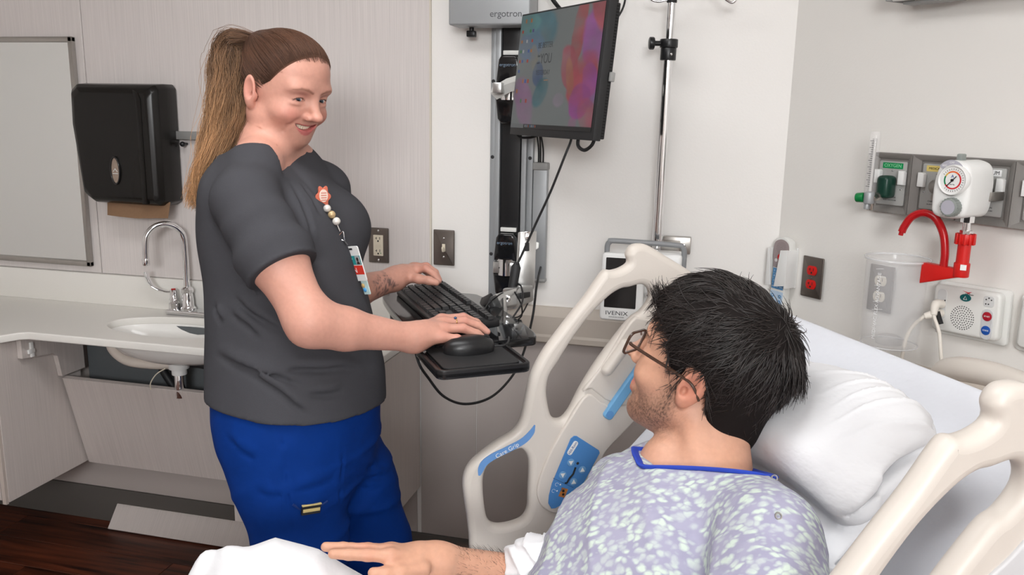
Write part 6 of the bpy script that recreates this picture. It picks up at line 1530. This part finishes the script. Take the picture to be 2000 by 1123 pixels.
for i, (x_, y_, r_, c) in enumerate(((639, 407, .0080, (226, 222, 216)), (648, 419, .0082, (196, 170, 128)), (657, 432, .0086, (232, 228, 220)))):
    p_ = near_edge(x_, y_, .008); k = B(); k.ball(p_, r_, 18); k.build('bead', mat('bead%d' % i, srgb(*c), .22, .25), bg)
p_ = near_edge(631, 384, .010); FM = frame(p_, (CXh * .8 - CFh * .6).normalized(), Vector((0, 0, 1)), ((CXh * .8 - CFh * .6).normalized()).cross(Vector((0, 0, 1))))
FM = frame(p_, CXh, Vector((0, 0, 1)), -CFh) @ RY(35)
k = shape2d([[(.0195 * (1 + .16 * math.cos(6 * t_)) * math.cos(t_) * .75, .0215 * (1 + .16 * math.cos(6 * t_)) * math.sin(t_)) for t_ in [i * .0873 for i in range(72)]]], .0016, .001, FM); fl_ = mobj('flower_topper', k, mat('coral glitter', srgb(206, 110, 86), .35), bg, 40)
k = shape2d([circ(0, .002, .0095, .0135, 24)], .0005, .0004, FM @ T(0, 0, .003)); mobj('flower_face', k, mat('cream face', srgb(236, 214, 200), .4), fl_, 40)
k = B(FM); 
for z_ in (.008, .003, -.002, -.007): k.box((0, z_, .0042), (.012, .0014, .0004))
k.build('scribble', mat('coral print', srgb(196, 90, 70), .5), fl_)
k = B(FM); k.cyl((0, 0, -.008), (0, 0, -.002), .014, None, 24, .001); k.build('reel', m_blackmat, bg)
pc1 = near_edge(664, 452, .004); pc2 = near_edge(672, 470, .004)
k = B(); k.tube([near_edge(659, 440, .006), pc1], .0014, 6); k.tube([pc1 + CXh * .006, pc1 - CXh * .004 + Vector((0, 0, -.012)), pc2, pc1 + CXh * .008 + Vector((0, 0, -.012))], .0013, 6, 4, True); k.build('clasp', m_chrome, bg)
k = B(); k.tube([pc2, near_edge(678, 478, .004)], .004, 8, 0, False, .3); k.build('strap', mat('clear strap', srgb(120, 120, 122), .3), bg)
bc = near_edge(694, 515, .006)
tdn = (near_edge(704, 548, .006) - near_edge(684, 480, .006)).normalized()
bx = (CXh * .80 - CFh * .60); bx = (bx - tdn * bx.dot(tdn)).normalized(); BM_ = frame(bc, bx, -tdn, bx.cross(-tdn))
k = shape2d([rrect(0, 0, .046, .078, .004)], .0008, .0004, BM_); bd = mobj('badge_card', k, m_white, bg, 40)
for nm, y_, h_, c in (('teal_band', .008, .020, (48, 150, 150)), ('red_band', -.014, .020, (222, 62, 48))):
    k = B(BM_); k.box((0, y_, .0014), (.044, h_, .0004)); bnd = k.build(nm, mat(nm, srgb(*c), .5), bd)
    if nm == 'teal_band':
        text('lettering', 'olly', .010, BM_ @ T(-.010, y_ + .003, .0018), m_white, bnd); k = B(BM_); k.box((.013, y_, .0018), (.014, .019, .0004)); pho = k.build('badge_photo', mat('badge photo grey', srgb(170, 172, 176), .5), bnd)
        k = B(BM_); k.prism(circ(.013, y_ + .002, .0035, .0045, 14), .0020, .0023); k.prism([(.008, y_ - .009), (.018, y_ - .009), (.016, y_ - .003), (.010, y_ - .003)], .0020, .0023); k.build('badge_portrait', mat('badge dark', srgb(60, 44, 40), .5), pho)
    else: text('lettering', 'RN', .016, BM_ @ T(-.009, y_ - .001, .0018), m_white, bnd)
k = B(BM_); k.box((0, .033, .0014), (.010, .004, .0006), None, .0002); k.build('slot', m_blackmat, bd)
k = shape2d([rrect(.008, -.046, .020, .050, .002)], .0006, .0003, BM_ @ T(0, 0, -.003)); cd2 = mobj('second_card', k, mat('pale aqua card', srgb(206, 232, 230), .5), bg, 40)
k = B(BM_); k.ball((.004, -.050, .000), (.005, .005, .002), 10); k.build('gold_charm', mat('tan charm', srgb(206, 170, 110), .5), bg)
k = B(BM_); k.ball((.006, -.060, .000), (.005, .005, .002), 10); k.build('blue_charm', mat('sky charm', srgb(80, 160, 220), .4), bg)
# ================================================================== reclining person in the bed
UPv = Vector((0, 0, 1))
PN = BV * .714 + UPv * .70; PA = -BV * .70 + UPv * .714; PL = LV.copy()     # chest forward, along the spine, left
PR = np.array([PN, PL, PA], np.float32).T
def facing_left(yaw, pitch, roll=0):
    h = -CXh * math.cos(math.radians(yaw)) + CFh * math.sin(math.radians(yaw)); l = UPv.cross(h)
    c, s = math.cos(math.radians(pitch)), math.sin(math.radians(pitch)); f = h * c + UPv * s; u = UPv * c - h * s
    c, s = math.cos(math.radians(roll)), math.sin(math.radians(roll)); l, u = l * c + u * s, u * c - l * s
    return f, l, u
_f, _l, _u = facing_left(30, 16, 0)
P_HC = at(1370, 726, 1.335); P_HM = frame(P_HC, _f, _l, _u) @ Matrix.Scale(1.05, 4)
PH3 = P_HM.to_3x3().normalized()
P_HM1 = frame(P_HC, _f, _l, _u)
PJ = dict(nb=at(1392, 918, 1.300), shL=at(1500, 1052, 1.130), shR=at(1228, 968, 1.465), elL=at(1500, 1290, 1.02), elR=at(1122, 1150, 1.475), wr=at(862, 1100, 1.335), ch=at(1330, 1075, 1.235))
ph = dict(i=[(764, 1087, 1.275), (718, 1084, 1.268), (682, 1083, 1.262), (650, 1082, 1.255)], m=[(760, 1078, 1.295), (710, 1073, 1.288), (670, 1070, 1.282), (636, 1068, 1.275)],
          r=[(764, 1075, 1.315), (718, 1072, 1.308), (684, 1071, 1.302), (656, 1071, 1.297)], p=[(776, 1078, 1.335), (738, 1075, 1.330), (712, 1074, 1.326), (690, 1074, 1.322)],
          t=[(824, 1112, 1.285), (782, 1120, 1.262), (752, 1121, 1.252), (729, 1119, 1.246)])
def p_head(p):
    q = to_local(p, P_HM1) / 1.05
    d = head_sdf(q, False)
    m_ = mirror_y(q)
    d = smin(d, s_chain(m_, [(.0905, 0, -.055), (.086, .014, -.056), (.078, .024, -.060)], [.0055, .0050, .0020], .006), .008)
    d = smin(d, s_chain(m_, [(.0900, 0, -.066), (.086, .014, -.065), (.078, .023, -.062)], [.0060, .0052, .0020], .006), .008)
    d = smin(d, s_ell(q, (.068, 0, -.098), (.020, .024, .018)), .02)
    d = smin(d, ear_sdf(q), .004) * 1.05
    nk = s_cone(p, np3(P_HM @ Vector((-.028, 0, -.040))), np3(PJ['nb']), .054, .060)
    nk = smin(nk, s_cone(p, np3(P_HM @ Vector((-.022, .052, -.045))), np3(PJ['nb'] + PN * .055 + PL * .01), .013, .016), .02)
    nk = smin(nk, s_ell(p, np3(PJ['nb'] + PN * .036 - PL * .036 - PA * .036), (.052, .046, .050), PR), .02)
    return smin(d, nk, .018)
def p_trunk(p, g=0.0):
    c1 = PJ['nb'] - PA * .17 + PN * .0; c2 = PJ['nb'] - PA * .36 - PN * .02 + PL * .03
    d = s_ell(p, np3(c1), (.108 + g, .165 + g, .19 + g), PR); d = smin(d, s_ell(p, np3(c2), (.100 + g, .145 + g, .19 + g), PR), .05)
    for s_ in ('shL', 'shR'):
        d = smin(d, s_chain(p, [np3(PJ['nb'] - PA * .02), np3(PJ['nb'] * .5 + PJ[s_] * .5 + PA * .004), np3(PJ[s_])], [.050 + g, .046 + g, .056 + g], .03), .04)
    return d
def p_arm(p):
    a = s_chain(p, [np3(PJ['shR']), np3(PJ['elR'])], [.052, .042], .02)
    e2 = PJ['elR'] * .7 + PJ['wr'] * .3
    a = smin(a, s_chain(p, [np3(PJ['elR']), np3(e2), np3(PJ['wr'])], [.040, .040, .0285], .02), .015)
    return smin(a, hand_sdf(p, PJ['wr'], ph, .0092, (.0165, .0195)), .02)
def p_upper(p): return smin(p_head(p), p_trunk(p, -.012), .022)
def p_rest(p):
    d = smin(p_trunk(p, -.012), s_cone(p, np3(P_HM @ Vector((-.028, 0, -.040))), np3(PJ['nb']), .054, .060), .022)
    d = smin(d, s_chain(p, [np3(PJ['shL']), np3(PJ['elL'])], [.05, .042], .02), .03)
    return smin(d, p_arm(p), .03)
SKP = np.array(srgb(206, 156, 130), np.float32)
man = thing('person', 'person with black hair and glasses reclining in bed in a patterned hospital gown', 'person', bp(.05, .45, .60))
def build_patient_skin():
    hc = np.array(P_HC); parts = []
    lo, hi = hc - .165, hc + .165; zc = float(PJ['nb'].z) - .05; lo[2] = zc
    parts.append(surface(p_upper, lo, hi, .0025))
    pts = [at(*q) for kf in ph for q in ph[kf]] + [PJ['wr']]
    b0, b1 = bbox(pts, .03); parts.append(surface(p_arm, b0, b1, .0024))
    lo2, hi2 = bbox([PJ['shL'], PJ['shR'], PJ['elR'], PJ['wr'], PJ['elL'], PJ['nb'], PJ['nb'] - PA * .5], .13); hi2[2] = max(hi2[2], zc + .01)
    Vb, Fb = surface(p_rest, lo2, hi2, .0068)
    def keep(P): return ~((P > b0 + .006).all(1) & (P < b1 - .006).all(1)) & ~((P > lo + .006).all(1) & (P < hi - .006).all(1))
    parts.append(clip_mesh(Vb, Fb, keep))
    V, F = merge(parts); C = skin_colour(V, SKP); q = to_local(V, P_HM1) / 1.05; m_ = mirror_y(q)
    hd = q[:, 2] > -.16
    C = mixc(C, srgb(194, 108, 90), .55 * np.exp(-(((m_ - V3((-.012, .085, .004))) / V3((.03, .014, .04))) ** 2).sum(1)) * hd)
    # stubble along jaw, chin and upper lip
    jaw = np.exp(-(((m_ - V3((.035, .055, -.070))) / V3((.045, .030, .034))) ** 2).sum(1)); chin_ = np.exp(-(((m_ - V3((.066, .012, -.090))) / V3((.032, .034, .028))) ** 2).sum(1)); side = np.exp(-(((m_ - V3((.016, .068, -.032))) / V3((.016, .02, .035))) ** 2).sum(1)); lip_ = np.exp(-(((m_ - V3((.092, .012, -.045))) / V3((.014, .022, .007))) ** 2).sum(1))
    st = np.clip(jaw * .9 + chin_ * 1.1 + side * .8 + lip_, 0, 1)
    sp = np.random.RandomState(61).uniform(0, 1, len(V)) ** 1.3
    C = mixc(C, srgb(58, 44, 38), st * (.40 + .60 * sp) * hd)
    lipd = np.minimum(s_chain(m_, [(.0905, 0, -.055), (.086, .014, -.056), (.078, .024, -.060)], [.0055, .0050, .0020], .006), s_chain(m_, [(.0900, 0, -.066), (.086, .014, -.065), (.078, .023, -.062)], [.0060, .0052, .0020], .006))
    C = mixc(C, srgb(196, 112, 104), np.clip(1 - lipd / .0018, 0, 1) * .8 * hd)
    P2 = np.stack([m_[:, 1], q[:, 2], np.zeros(len(V))], 1).astype(np.float32)
    bw = s_chain(P2, [(.012, .0365, 0), (.030, .0430, 0), (.054, .0370, 0)], [.0034, .0040, .0014], .002); C = mixc(C, srgb(40, 30, 26), np.clip(.5 - bw / .003, 0, 1) * (hd & (q[:, 0] > .045)))
    for kf in 'imrp':
        for i_ in (0, 1): C = mixc(C, srgb(214, 136, 116), .4 * np.exp(-((V - np3(at(*ph[kf][i_]))) ** 2).sum(1) / .011 ** 2))
    C = mixc(C, srgb(120, 70, 56), .8 * np.exp(-((V - np3(at(1348, 835, 1.25))) ** 2).sum(1) / .0035 ** 2))
    return V, F, C
V, F, C = build_patient_skin()
tobj('body', V, F, None, m_skin, man, C)
for s in (-1, 1):
    k = B(P_HM @ T(.0705, s * .0325, .018)); k.ball((0, 0, 0), .0128, 20); ey = k.build('eye', m_eye, man, 180)
    k = B(P_HM @ T(.0705, s * .0325, .018) @ RY(90)); k.lathe([(0, .01305), (.0034, .0128), (.0062, .0116)], None, 20); k.build('iris', mat('brown iris', srgb(50, 32, 22), .2), ey, 180)
# glasses
gl = thing('eyeglasses', 'brown framed eyeglasses worn by the person in the bed', 'glasses', P_HM @ Vector((.10, 0, .015)))
m_gl = mat('brown acetate', srgb(70, 50, 40), .25)
for s in (-1, 1):
    LM = P_HM @ frame((.1035, s * .034, .0125), (0, 1, 0), (-.10, 0, 1), (1, 0, .10)) @ RY(s * -8)
    me = shape2d([rrect(0, 0, .052, .039, .011), rrect(0, 0, .0465, .0335, .009)], .0012, .0008, LM); mobj('rim', me, m_gl, gl, 40)
    me = shape2d([rrect(0, 0, .047, .034, .009)], .0004, .0002, LM); mobj('lens', me, mat('clear lens', (.95, .96, .97), .03, alpha=.16, spec=.8), gl, 40)
    k = B(P_HM); k.tube([(.1005, s * .0605, .018), (.096, s * .0675, .0185), (.060, s * .0770, .017), (.010, s * .0830, .013), (-.012, s * .0850, .008), (-.028, s * .0840, -.010)], [.0022, .0026, .0026, .0024, .0022, .0018], 8, 5); k.build('temple', m_gl, gl)
k = B(P_HM); k.tube([(.104, -.010, .018), (.109, 0, .021), (.104, .010, .018)], .0018, 8, 4); k.build('bridge', m_gl, gl)
# --- black hair: full cap and many tufts
HLX2 = [-.14, -.075, -.05, -.035, -.022, .004, .014, .030, .044, .060, .085, .11]; HLZ2 = [-.110, -.105, -.075, -.030, .028, .034, -.020, -.010, .045, .060, .070, .08]
def p_cap(q):
    d = s_ell(q, (-.022, 0, .048), (.112, .090, .100)); d = smin(d, s_ell(q, (.014, 0, .078), (.080, .078, .064)), .03); d = smin(d, s_ell(q, (-.060, 0, -.045), (.056, .062, .062)), .04)
    hl_ = np.interp(q[:, 0], HLX2, HLZ2)
    return smax(d, (hl_ - q[:, 2]) * .8, .016) + .004 * wob(q, 71, 55, 2)
V, F = surface(p_cap, (-.19, -.13, -.14), (.13, .13, .19), .0036)
m_bhair = vcol_mat('black hair', .42, spec=.45)
hb_ = np.tile(np.array(srgb(30, 26, 25), np.float32), (len(V), 1))
phair = tobj('hair', V, F, P_HM, vcol_mat('black hair undercoat', .85, spec=.1), man, hb_)
ST = Strands(); rs = np.random.RandomState(9)
nrm = vert_normals(V, F); ok = np.where(V[:, 2] > np.interp(V[:, 0], HLX2, HLZ2) + .001)[0]
crown = np.array((-.080, .015, .110))
sel = rs.choice(ok, 6000)
LCL = rs.normal(size=(70, 3)); 
for i in sel:
    p0 = V[i].astype(np.float64); n0 = nrm[i].astype(np.float64)
    if n0 @ (p0 - np.array((-.02, 0, .04))) < 0: n0 = -n0
    away = p0 - crown; away -= n0 * (away @ n0); la = np.linalg.norm(away)
    flow = away / la if la > .012 else rs.normal(size=3)
    ci = int(abs(hash((round(p0[0] * 45), round(p0[1] * 45), round(p0[2] * 45)))) % 70)
    flow = flow + .38 * LCL[ci] * .8 + rs.normal(0, .10, 3); flow -= n0 * (flow @ n0); flow /= np.linalg.norm(flow) + 1e-9
    top = p0[2] > .07
    ln = rs.uniform(.030, .060) if top else rs.uniform(.018, .036)
    if p0[2] < -.02: ln = rs.uniform(.012, .022)
    if p0[0] > .035 and p0[2] > .05: ln = rs.uniform(.025, .045)
    lift = rs.uniform(.06, .32) if top else rs.uniform(.03, .16)
    n_ = 7; t_ = np.linspace(0, 1, n_)[:, None]
    curl = np.cross(n0, flow) * rs.normal(0, .25)
    pts = p0 - n0 * .002 + flow * (ln * t_) + n0 * (ln * lift * (t_ - t_ ** 2 * 1.1)) + curl * ln * t_ ** 2 + np.array((0, 0, -1)) * (.12 * ln * t_ ** 2)
    b_ = rs.uniform(.6, 1.9); c = np.array(srgb(38, 32, 30)) * b_
    ST.add(pts, rs.uniform(.0008, .0016), .0002, c * .9, c * 1.1)
ST.build('tufts', m_bhair, phair, P_HM)
# --- gown
m_gown = bpy.data.materials.new('patterned gown cotton'); nt, N, L = nodes_of(m_gown); bsd = N['Principled BSDF']; bsd.inputs['Roughness'].default_value = .9; bsd.inputs['Specular IOR Level'].default_value = .2
tc = N.new('ShaderNodeTexCoord'); mp = N.new('ShaderNodeMapping'); mp.inputs['Rotation'].default_value = (.5, .6, .5); mp.inputs['Scale'].default_value = (1.0, 1.7, 1.0); L.new(tc.outputs['Object'], mp.inputs[0])
nz = N.new('ShaderNodeTexNoise'); nz.inputs['Scale'].default_value = 45; L.new(mp.outputs[0], nz.inputs['Vector'])
mixv = N.new('ShaderNodeMix'); mixv.data_type = 'VECTOR'; mixv.inputs['Factor'].default_value = .018; L.new(mp.outputs[0], mixv.inputs['A']); L.new(nz.outputs['Color'], mixv.inputs['B'])
vo = N.new('ShaderNodeTexVoronoi'); vo.feature = 'F1'; vo.inputs['Scale'].default_value = 78; L.new(mixv.outputs['Result'], vo.inputs['Vector'])
rp_ = N.new('ShaderNodeValToRGB'); rp_.color_ramp.elements[0].position = .30; rp_.color_ramp.elements[1].position = .62; rp_.color_ramp.elements[0].color = (*srgb(200, 213, 202), 1); rp_.color_ramp.elements[1].color = (*srgb(158, 156, 178), 1)
L.new(vo.outputs['Distance'], rp_.inputs[0])
n2 = N.new('ShaderNodeTexNoise'); n2.inputs['Scale'].default_value = 30; L.new(mp.outputs[0], n2.inputs['Vector'])
mx = N.new('ShaderNodeMix'); mx.data_type = 'RGBA'; mr = N.new('ShaderNodeMapRange'); mr.inputs['From Min'].default_value = .45; mr.inputs['From Max'].default_value = .60; L.new(n2.outputs['Fac'], mr.inputs['Value'])
L.new(mr.outputs[0], mx.inputs['Factor']); L.new(rp_.outputs[0], mx.inputs['A']); mx.inputs['B'].default_value = (*srgb(168, 166, 186), 1)
m2 = N.new('ShaderNodeMath'); m2.operation = 'MULTIPLY'; m2.inputs[1].default_value = .55; L.new(mr.outputs[0], m2.inputs[0]); L.new(m2.outputs[0], mx.inputs['Factor']); L.new(mx.outputs['Result'], bsd.inputs['Base Color'])
def p_gown_core(p):
    d = p_trunk(p, .006)
    t1 = np3(PJ['shR']); 
    d = smin(d, s_chain(p, [t1, np3(PJ['shR'] * .5 + PJ['elR'] * .5), np3(PJ['shR'] * .18 + PJ['elR'] * .82)], [.068, .070, .068], .03), .04)
    d = smin(d, s_chain(p, [np3(PJ['shL']), np3(PJ['shL'] * .5 + PJ['elL'] * .5), np3(PJ['elL'])], [.064, .074, .080], .03), .04)
    return d
def neckline(fw, l_): return .006 - .74 * fw + 2.2 * np.clip(fw, 0, .2) * (np.abs(l_) - .03) + .36 * np.maximum(l_, 0) - .25 * np.maximum(-l_ - .02, 0)
def p_gown(p):
    d = p_gown_core(p)
    f = (p - np3(PJ['nb'])) @ PR
    w = 1 - np.abs(np.sin(26 * f[:, 1] + 20 * f[:, 2] + 1.8 * wob(p, 81, 8, 2))) ** .6
    d -= .007 * (w - .35) * np.clip((-.02 - f[:, 2]) / .08, 0, 1)
    w2 = 1 - np.abs(np.sin(44 * f[:, 2] - 16 * f[:, 1] + 1.6 * wob(p, 84, 9, 2))) ** .6
    d -= .005 * (w2 - .35) * np.clip(.3 + .8 * wob(p, 83, 7, 1), 0, 1); d += .002 * wob(p, 82, 40, 2)
    d = smax(d, -np.maximum(neckline(f[:, 0], f[:, 1]) - f[:, 2], np.maximum(f[:, 1] - .125, -.080 - f[:, 1])), .004)
    el = PJ['elR']; ax = (PJ['wr'] - el).normalized(); return d

lo, hi = bbox([PJ['shL'], PJ['shR'], PJ['elR'], PJ['elL'], PJ['nb'], PJ['nb'] - PA * .45, PJ['ch']], .12)
lo[2] = max(lo[2], .60)
V, F = surface(p_gown, lo, hi, .0055)
gown = tobj('gown', V, F, None, m_gown, man)
# blue neck binding follows the edge of the neck opening
re_ = ring_edge(p_gown_core, PJ['nb'], PR, neckline, -.074, .125)
if len(re_) > 20:
    for _ in range(2): re_ = [(re_[i - 1] + re_[i] * 2 + re_[(i + 1) % len(re_)]) / 4 for i in range(len(re_))]
    k = B(); k.tube(re_, .0068, 8, 2, True, .55); k.build('neck_binding', mat('royal blue binding', srgb(36, 66, 176), .7), gown)
for px, py in ((1512, 934), (1520, 1008)):
    ds_ = np.linspace(.85, 1.5, 260); v_ = p_gown(np.array([list(at(px, py, d_)) for d_ in ds_], np.float32))
    if (v_ < .001).any():
        c_ = at(px, py, float(ds_[np.argmax(v_ < .001)])); n_ = (-CF * .6 + UPv * .5 + PL * .4).normalized(); q_ = Vector((0, 0, 1)).rotation_difference(n_).to_matrix().to_4x4()
        k = B(T(*c_) @ q_); k.tube([(.0040 * math.cos(a), .0040 * math.sin(a), .001) for a in [i * .3927 for i in range(16)]], .0011, 6, 0, True); k.build('snap', m_steel, gown)
# forearm hair
ST = Strands()
ax = (PJ['wr'] - PJ['elR']).normalized(); s1 = ax.cross(UPv).normalized(); s2 = s1.cross(ax)
for i in range(900):
    t_ = rs.uniform(.25, .95); a = rs.uniform(-1.2, 4.3); r_ = np.interp(t_, [0, .3, 1], [.040, .040, .0290])
    c = PJ['elR'] + (PJ['wr'] - PJ['elR']) * t_; n0 = (s1 * math.cos(a) + s2 * math.sin(a)); p0 = c + n0 * r_; ln = rs.uniform(.006, .013)
    fl_ = (ax * rs.uniform(.3, 1) + n0 * rs.uniform(.3, .9) + s1 * rs.normal(0, .4)).normalized()
    ST.add([list(p0 + fl_ * ln * u_ + ax * (.3 * ln * u_ * u_)) for u_ in (0, .35, .7, 1)], .00022, .00006, srgb(58, 42, 34), srgb(70, 52, 42))
ah = ST.build('forearm_hair', m_bhair, man)
# white cloth cuffed round the elbow
def cuffc(p):
    d = s_chain(p, [np3(at(1008, 1108, 1.385)), np3(at(1050, 1100, 1.37)), np3(at(1118, 1122, 1.35))], [.030, .040, .042], .02)
    q = p - np3(at(1060, 1100, 1.37)); u_ = q @ np3(CX); v_ = q @ np3(CU)
    s1_ = np.sin(70 * u_ + 55 * v_ + 2.2 * wob(p, 92, 25, 2)); s2_ = np.sin(30 * u_ - 90 * v_ + 2 * wob(p, 93, 22, 2))
    d -= .007 * np.exp(-(s1_ / .35) ** 2) + .006 * np.exp(-(s2_ / .35) ** 2)
    return smax(d, -s_chain(p, [np3(PJ['wr']), np3(PJ['elR'])], [.030, .042], .02), .006)
lo, hi = bbox([at(1008, 1108, 1.385), at(1118, 1122, 1.35)], .075); V, F = surface(cuffc, lo, hi, .0036)
setp(tobj('folded_cloth', V, F, None, m_pillow, None), 'white folded cloth wrapped round the elbow of the person in bed', 'cloth')
